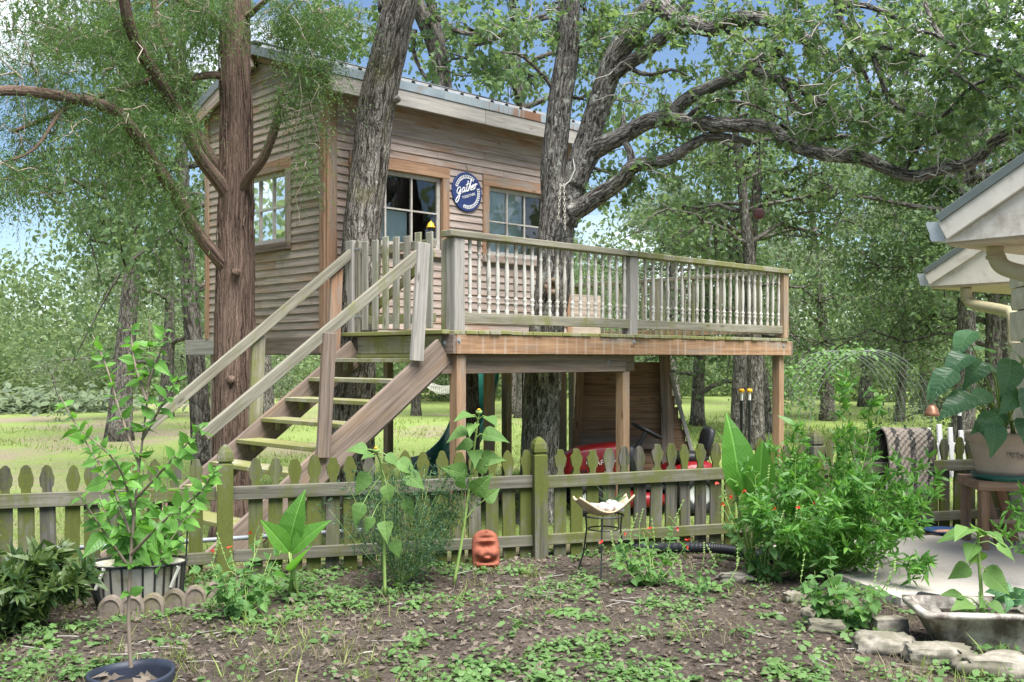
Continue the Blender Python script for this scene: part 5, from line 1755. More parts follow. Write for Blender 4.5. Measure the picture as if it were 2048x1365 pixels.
# green slide behind the crooked trunk
sl0 = P(905, 945, 13.9)
sl = thing('green_slide', 'green plastic slide curving down behind the trunk under the cabin', 'slide', (sl0[0], sl0[1], G(sl0[0], sl0[1])))
base = np.array([sl0[0], sl0[1], G(sl0[0], sl0[1])])
path = spline(np.array([P(972, 700, 15.4), P(960, 790, 15.0), P(930, 880, 14.5), P(892, 926, 14.0), P(862, 940, 13.55), P(845, 941, 13.3)]), 22)
Tn = unit(np.gradient(path, axis=0))
side = unit(np.cross(Tn, np.array([0, 0, 1.]))); upv = np.cross(side, Tn)
sec = [(-.27, .16), (-.24, .17), (-.21, .02), (-.1, -.03), (.1, -.03), (.21, .02), (.24, .17), (.27, .16), (.24, -.04), (.1, -.07), (-.1, -.07), (-.24, -.04)]
V = np.concatenate([path[:, None] + side[:, None] * np.array([a for a, b in sec])[None, :, None] + upv[:, None] * np.array([b for a, b in sec])[None, :, None]]).reshape(-1, 3) - base
n = len(sec); i = np.arange(len(path) - 1)[:, None] * n; j = np.arange(n)[None]; k = (j + 1) % n
ob('chute', mk('chute', V, [np.stack([i + j, i + k, i + n + k, i + n + j], -1).reshape(-1, 4), np.array([np.arange(n), (len(path) - 1) * n + np.arange(n)])], M['greenplastic'], True), sl)
mb = MB(); mb.tube(np.array([path[5], path[5] * np.array([1, 1, 0]) + np.array([0, 0, G(*path[5][:2])])]), .03, 6); mb.build('support', M['iron'], sl, off=base)
pl = P(985, 945, 12.6)
pal = thing('plank_pile', 'small pile of reddish planks lying by the dark post under the deck', 'planks', (pl[0], pl[1], G(pl[0], pl[1])), .35)
for k in range(6):
    board('plank', pal, (-.25, .04 * (k % 2) - .06 * (k // 2), .03 + .05 * (k % 3)), (.28, .03 * (k % 2) - .06 * (k // 2), .03 + .05 * (k % 3)), .10, .04, (0, 0, 1), M['stair'])
mb = MB()
rp = P(1045, 740, 10.9)
rope_t = thing('hanging_rope', 'thin dark rope hanging from the deck joists beside the oak trunk', 'rope', rp)
mb.tube(np.array([(0, 0, .12), (.0, 0, -.5), (.01, 0, -1.0)]), .009, 5); mb.build('strand', M['iron'], rope_t)

# hammock
hp = np.array([P(826, 770, 31.8), P(905, 772, 31.0)])
hm = thing('rope_hammock', 'white rope hammock slung between distant trees left of the corner post', 'hammock', hp.mean(0))
mb = MB(); c0 = hp.mean(0)
A_, B_ = P(838, 758, 31.9), P(935, 760, 31.0)
for k in range(13):
    v = (k / 12 - .5)
    u = np.linspace(0, 1, 12)
    wv = np.clip(np.minimum(u, 1 - u) * 5, 0, 1)
    p = A_ * (1 - u)[:, None] + B_ * u[:, None]
    p[:, 1] += v * .9 * wv; p[:, 2] += -.42 * 4 * u * (1 - u) * (.8 + .3 * (1 - abs(v) * 2)) + abs(v) * .22 * wv
    mb.tube(p, .011, 3, cap=False)
for uu in np.linspace(.2, .8, 16):
    v = np.linspace(-.5, .5, 9)
    p = (A_ * (1 - uu) + B_ * uu)[None] + np.zeros((9, 3))
    p[:, 1] += v * .9; p[:, 2] += -.42 * 4 * uu * (1 - uu) * (.8 + .3 * (1 - abs(v) * 2)) + np.abs(v) * .22
    mb.tube(p, .009, 3, cap=False)
mb.build('net', M['rope'], hm, off=c0)

# capped stakes behind the deck end
for k, (px, d, lab) in enumerate(((1483, 14.0, 'dark stake with an orange cap, left one of the pair behind the deck end'), (1499, 14.3, 'dark stake with an orange cap, right one of the pair behind the deck end'), (1919, 10.2, 'dark stake with a yellow cap behind the elephant ear plant'))):
    x, y = (px - HX) / F * d, d
    s_ = thing('garden_stake', lab, 'stake', (x, y, G(x, y)), 0, 'capped garden stakes')
    top = CAMZ + (HY - (778 if k < 2 else 800)) / F * d - G(x, y)
    mb = MB(); mb.tube(np.array([(0, 0, -.1), (0, 0, top - .16)]), .022, 6); mb.build('stake', M['iron'], s_)
    mb = MB(); mb.tube(np.array([(0, 0, top - .16), (0, 0, top - .03)]), .02, 6); mb.build('white_band', M['white'], s_)
    V, Q = lathe([(.02, top - .05), (.04, top - .05), (.04, top - .02), (.03, top), (0, top)], 8); ob('cap', mk('cap', V, Q, M['yellow'], True), s_)

# wire arch overgrown with a vine
ax, ay = (1704 - HX) / F * 15.0, 15.0
arch = thing('wire_arch', 'arched wire trellis with a climbing vine on the lawn right of the deck', 'trellis', (ax, ay, G(ax, ay)), .25)
mb = MB()
R_, Hs = 1.06, 1.0
def apt(t, y):                                     # t 0..1 round the arch
    a_ = math.pi * t
    return (-R_ * math.cos(a_), y, .45 + (Hs + .48) * math.sin(a_) ** .8)
for k in range(9):
    y = -.55 + 1.1 * k / 8
    mb.tube(np.array([apt(t, y) for t in np.linspace(0.02, .98, 24)]), .003, 3, cap=False)
for t in np.linspace(.02, .98, 30):
    mb.tube(np.array([apt(t, -.55), apt(t, .55)]), .0025, 3, cap=False)
for y in (-.55, .55):
    for s_ in (-1, 1): mb.tube(np.array([(s_ * R_, y, -.1), (s_ * R_, y, .7)]), .008, 4)
mb.build('wire_panel', M['galvdark'], arch)
r = np.random.default_rng(201)
pts, nn_ = [], 520
tt_ = np.clip(r.beta(2, 3, nn_) * .62 + .05, 0, 1)
pos = np.array([apt(t, y) for t, y in zip(tt_, r.uniform(-.6, .6, nn_))]) + r.normal(0, .05, (nn_, 3))
R3 = frames(unit(rand_dirs(nn_, r) + np.array([0, 0, -.5])), rand_dirs(nn_, r) * .6 + np.array([0, -.3, .7]))
V, Q, t = scatter(OVATE1, pos, R3, r.uniform(.045, .09, nn_), r.random(nn_))
ob('vine', mk('vine', V, Q, M['weed'], tint=t), arch)

# ------------------------------------------------------------------ house on the right
g2 = np.array([.60, -.80])
HANG = math.atan2(g2[1], g2[0])
def eave(px, py_corner, depth, length, label):
    c = P(px, py_corner, depth)
    t = thing('porch_roof', label, 'porch roof', c, HANG, 'house eaves')
    sl = .55
    L = 1.9
    up = V3(1, 0, sl) / math.hypot(1, sl)
    nrm = V3(0, -1, 0)
    # gable board filling the triangle, in two planks
    V = [(0, -.0, 0), (L, 0, 0), (L, 0, sl * L + .06), (0, 0, .06)]
    V = [(x, y + d, z) for d in (-.0, .03) for x, y, z in V]
    ob('gable_board', mk('gable_board', V, np.array([[0, 1, 2, 3], [7, 6, 5, 4], [0, 4, 5, 1], [1, 5, 6, 2], [2, 6, 7, 3], [3, 7, 4, 0]]), M['cream']), t)
    off = np.array([0, -.022, .012])
    board('rake_board', t, off + V3(.0, 0, .055) - up * .0, off + V3(0, 0, .055) + up * L * 1.14, .125, .026, nrm, M['cream'])
    board('drip_edge', t, off + V3(-.02, -.006, .135), off + V3(-.02, -.006, .135) + up * L * 1.16, .052, .04, nrm, M['drip'], .002)
    # roof surface going back
    p = off + V3(-.06, length / 2 + .02, .150)
    board('roof_slab', t, p, p + up * L * 1.2, length, .03, V3(-sl, 0, 1), M['drip'], .002)
    mb = MB(); mb.box((L / 2, length / 2 + .035, -.012), (L, length, .02)); mb.build('soffit', M['soffit'], t)
    board('fascia', t, (.0, .035, .08), (.0, length, .08), .16, .03, (-1, 0, 0), M['cream'])
    # gutter: an ogee trough with an end cap
    pr_ = np.array([(-.002, .135), (-.125, .135), (-.125, .12), (-.115, .095), (-.10, .06), (-.098, .03), (-.085, .012), (-.002, .008)])
    n = len(pr_)
    V = [(x, y, z) for y in (-.004, length) for x, z in pr_] + [(x * .97, y, z + .004) for y in (.004, length) for x, z in pr_]
    k = np.arange(1, n - 1)
    Q = np.concatenate([np.stack([k, k + 1, n + k + 1, n + k], -1), np.stack([2 * n + k, 3 * n + k, 3 * n + k + 1, 2 * n + k + 1], -1)])
    ob('gutter', mk('gutter', V, [Q, np.array([np.arange(n)[::-1], n + np.arange(n)])], M['guttermetal']), t)
    return t
ev1 = eave(1890, 485, 6.3, 3.2, 'nearer cream gable end with grey gutter and drip edge at the right edge')
ev2 = eave(1857, 573, 10.4, 3.0, 'farther lower cream gable end with grey gutter behind the nearer one')
for name_, pts_, lab in (('downspout', [(1990, 492, 6.35), (1992, 512, 6.35), (2008, 535, 6.3), (2060, 550, 6.2), (2110, 560, 6.2)], 'upper tan downspout elbow under the nearer gable'),
                         ('downspout', [(1932, 576, 10.2), (1934, 596, 10.2), (1950, 610, 10.1), (2010, 622, 9.6), (2026, 634, 9.4), (2029, 700, 9.3)], 'lower tan downspout elbow leading to the stone pillar')):
    Wp = np.array([P(*p) for p in pts_])
    t = thing(name_, lab, 'downspout', Wp[0], 0, 'downspouts')
    mb = MB(); mb.tube(spline(Wp, 26), .052 if pts_[0][2] < 8 else .055, 10); mb.build('pipe', M['spout'], t, True, off=Wp[0])
    mb = MB(); mb.tube(np.array([Wp[1] + [0, 0, .0], Wp[1] + [0, 0, -.02]]), .060, 10); mb.build('collar', M['spout'], t, True, off=Wp[0])
# stone pillar
pil = thing('stone_pillar', 'pillar of rough cream limestone blocks at the right edge of the patio', 'pillar', (4.40, 8.30, .03), -.2)
r = np.random.default_rng(44)
def rock(name, size, seed, mat, par=None, loc=(0, 0, 0), rz=0, amp=.16, sub=4, sq=.45):
    """a rough block: a rounded cube with its surface knocked about"""
    n = sub
    V, Q, idx = [], [], 0
    lin = np.linspace(-1, 1, n + 1)
    for ax in range(3):
        for s_ in (-1, 1):
            a_, b_ = np.meshgrid(lin, lin)
            p = np.zeros((n + 1, n + 1, 3)); o_ = [q for q in range(3) if q != ax]
            p[..., ax] = s_; p[..., o_[0]] = a_; p[..., o_[1]] = b_
            V.append(p.reshape(-1, 3))
            i = np.arange(n)[:, None] * (n + 1); j = np.arange(n)[None]
            q = np.stack([i + j, i + j + 1, i + n + 2 + j, i + n + 1 + j], -1).reshape(-1, 4) + idx
            flip = (s_ > 0) if ax != 1 else (s_ < 0)
            Q.append(q if flip else q[:, ::-1])
            idx += (n + 1) ** 2
    V = np.concatenate(V); Q = np.concatenate(Q)
    sph = unit(V)
    p = V * (1 - sq) + sph * sq * 1.2
    d = fbm(V * 1.3 + seed * 3.3, seed, 3) - .45 + .35 * (vnoise(V * 3.7 + seed, seed + 9) - .5)
    p = p * (1 + amp * d * 2)[:, None]
    me = mk(name, p * np.array(size) / 2, Q, mat, True)
    o = ob(name, me, par, loc=loc); o.rotation_euler = (0, 0, rz)
    return o
z = 0.0; k = 0
while z < 2.15:
    h = r.uniform(.17, .27)
    cols = 2 if k % 2 else 1
    for c in range(cols):
        w = .50 / cols
        rock('stone_block', (w * .985, .48, h * .97), 300 + k * 3 + c, M['stoneblock'], pil, (-.25 + w / 2 + c * w, r.normal(0, .012), z + h / 2), 0, .05, 4, .12)
    z += h; k += 1

# table, pot, saucer and the elephant ear
tb = thing('wooden_bench_table', 'rough wooden plant table holding the big pot by the fence', 'table', (3.86, 7.62, .045), -.12)
TH = .50
board('tabletop', tb, (-.42, 0, TH - .03), (.55, 0, TH - .03), .50, .07, (0, 0, 1), M['table'])
for x in (-.37, .46):
    for y in (-.2, .2):
        board('leg', tb, (x, y, 0), (x, y, TH - .065), .075, .06, (1, 0, 0), M['table'])
board('stretcher', tb, (-.33, -.2, .21), (.42, -.2, .21), .035, .05, (0, -1, 0), M['table'])
board('brace', tb, (-.18, .02, .01), (-.30, .02, TH - .07), .07, .05, (0, -1, 0), M['darkwood'])
board('brace', tb, (-.05, .10, .01), (-.16, .10, TH - .07), .07, .05, (0, -1, 0), M['darkwood'])
zt = .045 + TH + .006
pot = thing('patterned_pot', 'large beige moulded pot with garland relief on a green saucer', 'pot', (3.66, 7.56, zt))
V, Q = lathe([(0, .012), (.16, .012), (.175, .03), (.185, .05), (.19, .06), (.196, .075), (.19, .085), (.205, .14), (.228, .24), (.236, .262), (.232, .272), (.252, .285), (.262, .335), (.266, .352), (.25, .356), (.235, .33), (.23, .30), (0, .30)], 36)
ob('body', mk('body', V, Q, M['potclay'], True), pot)
V, Q = lathe([(0, 0), (.20, 0), (.228, .045), (.222, .045), (.196, .008), (0, .008)], 30); ob('saucer', mk('saucer', V, Q, M['greenrim'], True), pot)
V, Q = lathe([(0, .325), (.236, .322)], 24); ob('soil', mk('soil', V, Q[:, ::-1], M['soil']), pot)
mb = MB()
for k in range(9):
    a_ = -1.9 + .08 * k
    mb.tube(np.array([(.222 * math.cos(a_), .222 * math.sin(a_), .20 + .02 * math.cos(k * 1.7)), (.235 * math.cos(a_ + .05), .235 * math.sin(a_ + .05), .19 + .02 * math.sin(k)), (.226 * math.cos(a_ + .1), .226 * math.sin(a_ + .1), .20)]), [.006, .011, .006], 5)
mb.build('garland_relief', M['potclay'], pot, True)
for k, (a_, rr_) in enumerate(((-1.2, .15), (-.8, .19), (-.5, .12), (-1.0, .21))):
    f = thing('orange_gourd', ['small orange gourd at the left in the big pot', 'small orange gourd at the rim of the big pot', 'small orange gourd at the back in the big pot', 'small orange gourd at the front in the big pot'][k], 'gourd', (3.70 + rr_ * math.cos(a_), 7.56 + rr_ * math.sin(a_), zt + .36), 0, 'gourds in the big pot')
    V, Q = lathe([(0, -.035), (.03, -.03), (.042, 0), (.03, .028), (.008, .03), (.006, .045), (0, .046)], 10); ob('gourd_body', mk('gourd_body', V, Q, M['orange'], True), f)

# rug over the fence
rx0, rx1 = 3.12, 3.56
rug = ob('woven_rug', None) if False else None
def fence_w(x, off, z):
    return V3(x * FX[0] + off * FN[0], FY0 + x * FX[1] + off * FN[1], z)
nx, ns = 26, 40
prof_ = spline(np.array([(-.13, .30), (-.12, .50), (-.11, .70), (-.08, .835), (.01, .875), (.09, .83), (.11, .65), (.115, .42)]), ns)
Vr = []
for i_, x in enumerate(np.linspace(rx0, rx1, nx)):
    for j_, (o_, z_) in enumerate(prof_):
        wv = .008 * math.sin(i_ * 1.9) * (1 if j_ % 2 else -1) + .018 * math.sin(x * 9 + z_ * 4)
        Vr.append(fence_w(x, o_ + wv - .01, z_ + .02 + .014 * math.sin(x * 5)))
Vr = np.array(Vr)
i_ = np.arange(nx - 1)[:, None] * ns; j_ = np.arange(ns - 1)[None]
Qr = np.stack([i_ + j_, i_ + ns + j_, i_ + ns + j_ + 1, i_ + j_ + 1], -1).reshape(-1, 4)
cR = Vr.mean(0)
def rugmat(name, dark):
    s = NT(name); tc = s.n('TexCoord')
    a_ = s.noise(s.mapping(tc.outputs['Object'], (50, 50, 50)), 1.0, 3, .6)
    s.bsdf(s.mix(a_, tuple(c * .55 for c in dark), dark), .95, a_, .8, .01, .1)
    return s.m
M['rug1'] = rugmat('tan_rug_yarn', (.29, .25, .21)); M['rug2'] = rugmat('charcoal_rug_yarn', (.07, .067, .062))
mi = np.array([1 if (int(k // (ns - 1)) % 9) in (4, 5, 6) and (k % 3 != 0 or True) else 0 for k in range(len(Qr))])
mi = np.where((np.arange(len(Qr)) % 5 == 0), 0, mi)
rug = ob('woven_rug', mk('woven_rug', Vr - cR, Qr, None, False, mats=[M['rug1'], M['rug2']], midx=mi), loc=cR)
md = rug.modifiers.new('thick', 'SOLIDIFY'); md.thickness = .012
tag(rug, 'striped tan and charcoal woven rug hung over the fence to dry', 'rug')

# terracotta face plaque leaning on the fence
tp = P(972, 1128, 6.95); tp[2] = G(tp[0], tp[1]) + .0
ter = thing('terracotta_mask', 'orange terracotta face plaque leaning against the fence bottom rail', 'garden ornament', tp, .22)
n = 40; m = 30
xs, zs = np.meshgrid(np.linspace(-1, 1, m), np.linspace(0, 1, n))
hw = .098 * (1 - .28 * np.abs(zs - .42) ** 2 * 2.2) * np.where(zs > .80, np.sqrt(np.clip(1 - ((zs - .80) / .205) ** 2, 0, 1)), 1) * np.where(zs < .1, .80 + 2.0 * zs, 1)
X = xs * hw; Z = zs * .268
Y = -.055 * np.sqrt(np.clip(1 - (xs * .96) ** 2, 0, 1))
def bump(cx, cz, rx, rz_, h): return -h * np.exp(-(((X - cx) / rx) ** 2 + ((Z - cz) / rz_) ** 2) ** 1.5)
Y = Y + bump(-.045, .105, .032, .03, .035) + bump(.045, .105, .032, .03, .035)           # cheeks
Y = Y + bump(0, .16, .05, .022, -.028) + bump(0, .125, .018, .03, .022)                     # sunken brow, nose
Y = Y + bump(0, .055, .055, .014, -.040) + bump(0, .072, .02, .014, .03) + bump(0, .032, .07, .014, .028)  # open mouth, lips
Y = Y + bump(0, .215, .05, .006, -.012) + bump(0, .19, .06, .007, .012) + bump(0.005, .247, .004, .004, -.02)
Vt = np.stack([X, Y, Z], -1).reshape(-1, 3)
i_ = np.arange(n - 1)[:, None] * m; j_ = np.arange(m - 1)[None]
Qt = np.stack([i_ + j_, i_ + j_ + 1, i_ + m + j_ + 1, i_ + m + j_], -1).reshape(-1, 4)
o = ob('face', mk('face', Vt, Qt, M['terracotta'], True), ter)
o.rotation_euler = (math.radians(-12), 0, 0)
sd = o.modifiers.new('thick', 'SOLIDIFY'); sd.thickness = .016; sd.offset = -1

# iron plant stand with a clay dish of shells and stones
pS = P(1207, 1150, 6.75); pS[2] = G(pS[0], pS[1])
std = thing('iron_plant_stand', 'thin three legged dark iron stand beside the fence post', 'plant stand', pS)
mb = MB(); zr = .415
th = np.linspace(0, 2 * np.pi, 25)
mb.tube(np.stack([.135 * np.cos(th), .135 * np.sin(th), np.full(25, zr)], -1), .006, 5, cap=False)
mb.tube(np.stack([.10 * np.cos(th), .10 * np.sin(th), np.full(25, zr - .09)], -1), .005, 5, cap=False)
mb.build('ring', M['iron'], std)
for k, a_ in enumerate((-1.75, .35, 2.6)):
    mb = MB()
    mb.tube(np.array([(.135 * math.cos(a_), .135 * math.sin(a_), zr), (.125 * math.cos(a_), .125 * math.sin(a_), zr - .10), (.15 * math.cos(a_), .15 * math.sin(a_), .15), (.20 * math.cos(a_), .20 * math.sin(a_), 0)]), .006, 5)
    mb.build('leg', M['iron'], std)
dish = thing('clay_dish', 'broken tan clay dish resting on the iron stand', 'dish', pS + [0, 0, zr + .008], .2)
nx_, ny_ = 18, 12
u_, v_ = np.meshgrid(np.linspace(-1, 1, nx_), np.linspace(-1, 1, ny_))
X = u_ * .19; Yy = v_ * .12 * (1 - .25 * u_ ** 2)
Z = .085 * np.abs(u_) ** 2.2 + .035 * v_ ** 2 + .012 * np.sin(u_ * 4 + v_ * 2)
V = np.stack([X, Yy, Z], -1).reshape(-1, 3)
i_ = np.arange(ny_ - 1)[:, None] * nx_; j_ = np.arange(nx_ - 1)[None]
o = ob('dish_shell', mk('dish_shell', V, np.stack([i_ + j_, i_ + j_ + 1, i_ + nx_ + j_ + 1, i_ + nx_ + j_], -1).reshape(-1, 4), M['clayshell'], True), dish)
sd = o.modifiers.new('thick', 'SOLIDIFY'); sd.thickness = .010; sd.offset = 1
labs = ['pale pointed shell at the left in the clay dish', 'pinkish stone in the middle of the clay dish', 'speckled stone right of centre in the clay dish', 'white oval stone at the right in the clay dish', 'small grey stone at the back of the clay dish', 'small pale stone at the front of the clay dish']
for k, (x, y, s3, rz_) in enumerate(((-.085, -.01, (.10, .05, .05), .4), (-.01, -.03, (.075, .06, .06), 1), (.055, .0, (.085, .07, .07), 2), (.10, -.03, (.07, .05, .055), .3), (.02, .04, (.06, .05, .05), .1), (.03, -.055, (.05, .04, .04), .8))):
    w = pS + np.array([x, y, zr + .055 + .01 * (k == 2)])
    o = rock('stone', s3, 60 + k, M['pebble'], None, w, rz_, .14, 3, .8)
    tag(o, labs[k], 'stone', 'stones in the clay dish')
# plate on the patio
pp_ = P(1893, 1052, 8.15); 
pla = thing('painted_plate', 'blue and peach painted plate lying on the patio near the table', 'plate', (pp_[0], pp_[1], .047), .3)
V, Q = lathe([(0, .004), (.12, .004), (.17, .022), (.175, .026), (.165, .026), (.12, .010), (0, .010)], 26); ob('dish', mk('dish', V, Q, M['blue'], True), pla)
V, Q = lathe([(0, .012), (.10, .012), (.10, .016), (0, .017)], 7); ob('fish_motif', mk('fish_motif', V * np.array([1, .5, 1]) + np.array([.0, .02, 0]), Q[:, ::-1], plain('peach_glaze', (.75, .42, .28), .4)), pla)
# hanging copper bell pot
hb = P(1864, 822, 10.0)
bell = thing('copper_bell', 'small copper bell shaped ornament hanging left of the elephant ear plant', 'bell', hb)
V, Q = lathe([(0, .06), (.03, .055), (.055, .02), (.065, -.02), (.08, -.05), (.07, -.05), (.05, -.02), (0, .03)], 16); ob('bell_body', mk('bell_body', V, Q, plain('copper', (.30, .15, .09), .35, .4), True), bell)
mb = MB(); mb.tube(np.array([(0, 0, .06), (.0, .0, .25), (.25, .1, .32), (.26, .1, -1.6)]), .006, 5); mb.build('hook', M['iron'], bell)
# white slatted chair behind the fence
wc = fence_w(4.22, .55, 0)
chair = thing('white_garden_chair', 'white slatted garden chair half hidden behind the fence by the table', 'chair', (wc[0], wc[1], G(wc[0], wc[1])), FANG)
for k in range(5):
    z1 = .88 - .03 * abs(k - 2)
    board('slat', chair, (-.24 + .12 * k, 0, .40), (-.24 + .12 * k, 0.04, z1), .05, .02, (0, -1, 0), M['white'])
board('back_rail', chair, (-.28, .03, .68), (.28, .03, .68), .06, .025, (0, -1, 0), M['white'])
board('seat', chair, (-.27, .22, .42), (.27, .22, .42), .42, .03, (0, 0, 1), M['white'])
for x in (-.25, .25):
    for y in (.04, .40):
        board('leg', chair, (x, y, 0), (x, y, .42), .05, .04, (0, -1, 0), M['white'])

# low pipes along the fence
mb = MB()
a_, b_ = fence_w(-4.2, .20, .22), fence_w(-.9, .20, .24)
mb.tube(np.array([a_, (a_ + b_) / 2 + [0, 0, -.01], b_]), .016, 8)
pip = ob('water_pipe', mb.mesh('water_pipe', M['guttermetal'], True, off=a_), loc=a_)
tag(pip, 'thin grey pipe running low behind the left part of the fence', 'pipe')
for k_ in range(3):
    q = a_ + (b_ - a_) * (.15 + .35 * k_); board('pipe_stake', pip, q - a_ + [0, 0, -.45], q - a_ + [0, 0, .03], .03, .02, (0, -1, 0), M['galvdark'])
def corrugated(pts, R_, label):
    C = spline(np.array(pts), 130)
    rr_ = R_ * (1 + .09 * np.sin(np.arange(130) * 2.1))
    mb = MB(); mb.tube(C, rr_, 10)
    o = ob('drain_pipe', mb.mesh('drain_pipe', M['black'], True, off=C[0]), loc=C[0]); tag(o, label, 'drain pipe', 'black drain pipes')
z_ = lambda p, h: np.array([p[0], p[1], h])
corrugated([z_(P(1200, 1080, 7.75), .0), z_(P(1370, 1090, 7.4), .07), z_(P(1440, 1098, 7.3), .08), z_(P(1490, 1105, 7.25), .06), z_(P(1600, 1120, 7.1), .02)], .036, 'black corrugated drain pipe at the fence foot behind the red sage')
corrugated([z_(P(1840, 1185, 6.0), .03), z_(P(1900, 1200, 5.78), .05), z_(P(1960, 1225, 5.55), .05), z_(P(2030, 1245, 5.4), .05), z_(P(2100, 1250, 5.3), .05)], .04, 'black corrugated drain pipe along the patio edge behind the tub')

# tub planter
tu = P(1958, 1296, 5.12); tu[2] = G(tu[0], tu[1])
tub = thing('mortar_tub', 'old cream rectangular tub with stained brown sides used as a planter', 'planter', tu, -.10)
def tubmesh(L, W, H, ins, t=.012):
    def ring(a, b, z, n=6):
        p = []
        rr = .05
        for cx, cy, s0 in ((a - rr, b - rr, 0), (-a + rr, b - rr, 90), (-a + rr, -b + rr, 180), (a - rr, -b + rr, 270)):
            for k in range(n):
                q = math.radians(s0 + 90 * k / (n - 1)); p.append((cx + rr * math.cos(q), cy + rr * math.sin(q), z))
        return p
    rings = [ring(L / 2 - ins, W / 2 - ins * .6, 0), ring(L / 2 - ins * .9, W / 2 - ins * .55, .015), ring(L / 2 - .03, W / 2 - .03, H - .03), ring(L / 2, W / 2, H - .028), ring(L / 2 + .005, W / 2 + .005, H), ring(L / 2 - .03, W / 2 - .03, H + .002), ring(L / 2 - .04, W / 2 - .04, H - .05), ring(L / 2 - ins * .7, W / 2 - ins * .5, .12)]
    V = np.array([p for rg in rings for p in rg]); n = len(rings[0]); m = len(rings)
    i = np.arange(m - 1)[:, None] * n; j = np.arange(n)[None]; k = (j + 1) % n
    return V, [np.stack([i + j, i + k, i + n + k, i + n + j], -1).reshape(-1, 4), np.array([np.arange(n)[::-1], (m - 1) * n + np.arange(n)])]
V, Fs = tubmesh(.66, .40, .205, .13)
ob('shell', mk('shell', V, Fs, M['tub'], True), tub)
rock('soil', (.40, .24, .07), 5, M['soil'], tub, (0.03, 0, .125), 0, .2, 5, .3)

# garden stones
rocks = [(1765, 1300, .29, .20, .13, 'flat pale limestone edging rock, left end of the front row'), (1878, 1322, .34, .20, .13, 'long mossy limestone edging rock in the middle of the front row'), (1995, 1350, .42, .24, .15, 'largest limestone edging rock at the lower right corner'),
         (1777, 1262, .20, .12, .12, 'squared tan stone block behind the limestone edging row'), (1588, 1205, .15, .10, .10, 'small pale limestone rock under the sage bushes'), (1652, 1262, .20, .13, .10, 'limestone rock half hidden by the leafy bush in front'),
         (1470, 1160, .24, .14, .08, 'low limestone rock beside the red flowered sage'), (1625, 1232, .13, .10, .09, 'small limestone rock left of the leafy front bush'), (2040, 1300, .18, .14, .10, 'tan rock at the right picture edge below the tub')]
for k, (px, py, a_, b_, c_, lab) in enumerate(rocks):
    d = CAMZ * F / (py - HY)
    x, y = (px - HX) / F * d, d
    o = rock('limestone_rock', (a_ * .88, b_ * .85, c_ * .85), 80 + k, M['limestone'], None, (x, y, G(x, y) + c_ * .18), [-.25, -.2, -.3, .1, .4, -.3, -.1, .8, .3][k], .38 if k != 3 else .10, 10, .5 if k != 3 else .15)
    tag(o, lab, 'rock', 'limestone edging rocks')
# scalloped edging
for k in range(6):
    px, py = 222 + 42 * k, 1236 - 9 * k + (4 if k == 2 else 0)
    d = CAMZ * F / (py - HY) - .05
    x, y = (px - HX) / F * d, d
    t_ = np.linspace(0, np.pi, 14)
    prof2 = [(.068 * math.cos(q), .06 + .08 * math.sin(q)) for q in t_]
    prof2 = [(.068, 0)] + prof2 + [(-.068, 0)]
    n = len(prof2)
    V = [(a_, s_, b_) for s_ in (-.02, .02) for a_, b_ in prof2] + [(a_ * .78, -.026, .01 + b_ * .80) for a_, b_ in prof2] + [(a_ * .62, -.018, .012 + b_ * .68) for a_, b_ in prof2] + [(0, -.018, .06), (0, .02, .06)]
    kk = np.arange(n); k1 = (kk + 1) % n
    Fs = [np.concatenate([np.stack([kk, n + kk, n + k1, k1], -1), np.stack([kk, k1, 2 * n + k1, 2 * n + kk], -1), np.stack([2 * n + kk, 2 * n + k1, 3 * n + k1, 3 * n + kk], -1)]),
          np.concatenate([np.stack([3 * n + kk, 3 * n + k1, 0 * kk + 4 * n], -1), np.stack([n + k1, n + kk, 0 * kk + 4 * n + 1], -1)])]
    o = ob('scallop_edging', mk('scallop_edging', V, Fs, M['scallop']), loc=(x, y, G(x, y) - .01)); o.rotation_euler = (.05 * math.sin(k), 0, .15 + .1 * math.sin(k * 2))
    tag(o, ['leftmost scalloped concrete edging tile below the white planter', 'second scalloped edging tile from the left below the white planter', 'third scalloped edging tile from the left below the white planter', 'third scalloped edging tile from the right by the sage bush', 'second scalloped edging tile from the right by the sage bush', 'rightmost scalloped edging tile, half under the sage bush'][k], 'edging tile', 'scalloped edging tiles')

# white lined wire basket planter
wb = P(277, 1188, 6.02); wb[2] = G(wb[0], wb[1])
bas = thing('wire_planter', 'wire framed planter with a dirty white liner before the left fence', 'planter', wb, .15)
def halfoval(a_, b_, z, n=18):
    q = np.linspace(0, 2 * np.pi, n, endpoint=False)
    return np.stack([a_ * np.sign(np.cos(q)) * np.abs(np.cos(q)) ** .7, b_ * np.sin(q), np.full(n, z)], -1)
rings = [halfoval(.215, .12, 0), halfoval(.25, .15, .10), halfoval(.262, .165, .24), halfoval(.27, .172, .262), halfoval(.25, .155, .262), halfoval(.235, .14, .2)]
V = np.concatenate(rings); n = 18
i = np.arange(5)[:, None] * n; j = np.arange(n)[None]; k = (j + 1) % n
ob('liner', mk('liner', V, [np.stack([i + j, i + k, i + n + k, i + n + j], -1).reshape(-1, 4), np.array([5 * n + np.arange(n)])], M['liner'], True), bas)
for q in range(14):
    a_ = math.pi + math.pi * (q + .5) / 14
    mb = MB(); c_, s_ = math.cos(a_), math.sin(a_)
    cc = np.sign(c_) * abs(c_) ** .7
    mb.tube(np.array([(.222 * cc, .127 * s_, 0), (.258 * cc, .157 * s_, .10), (.270 * cc, .172 * s_, .24), (.276 * cc, .178 * s_, .275)]), .006 if q != 3 else .012, 5)
    mb.build('wire_bar', M['iron'], bas)
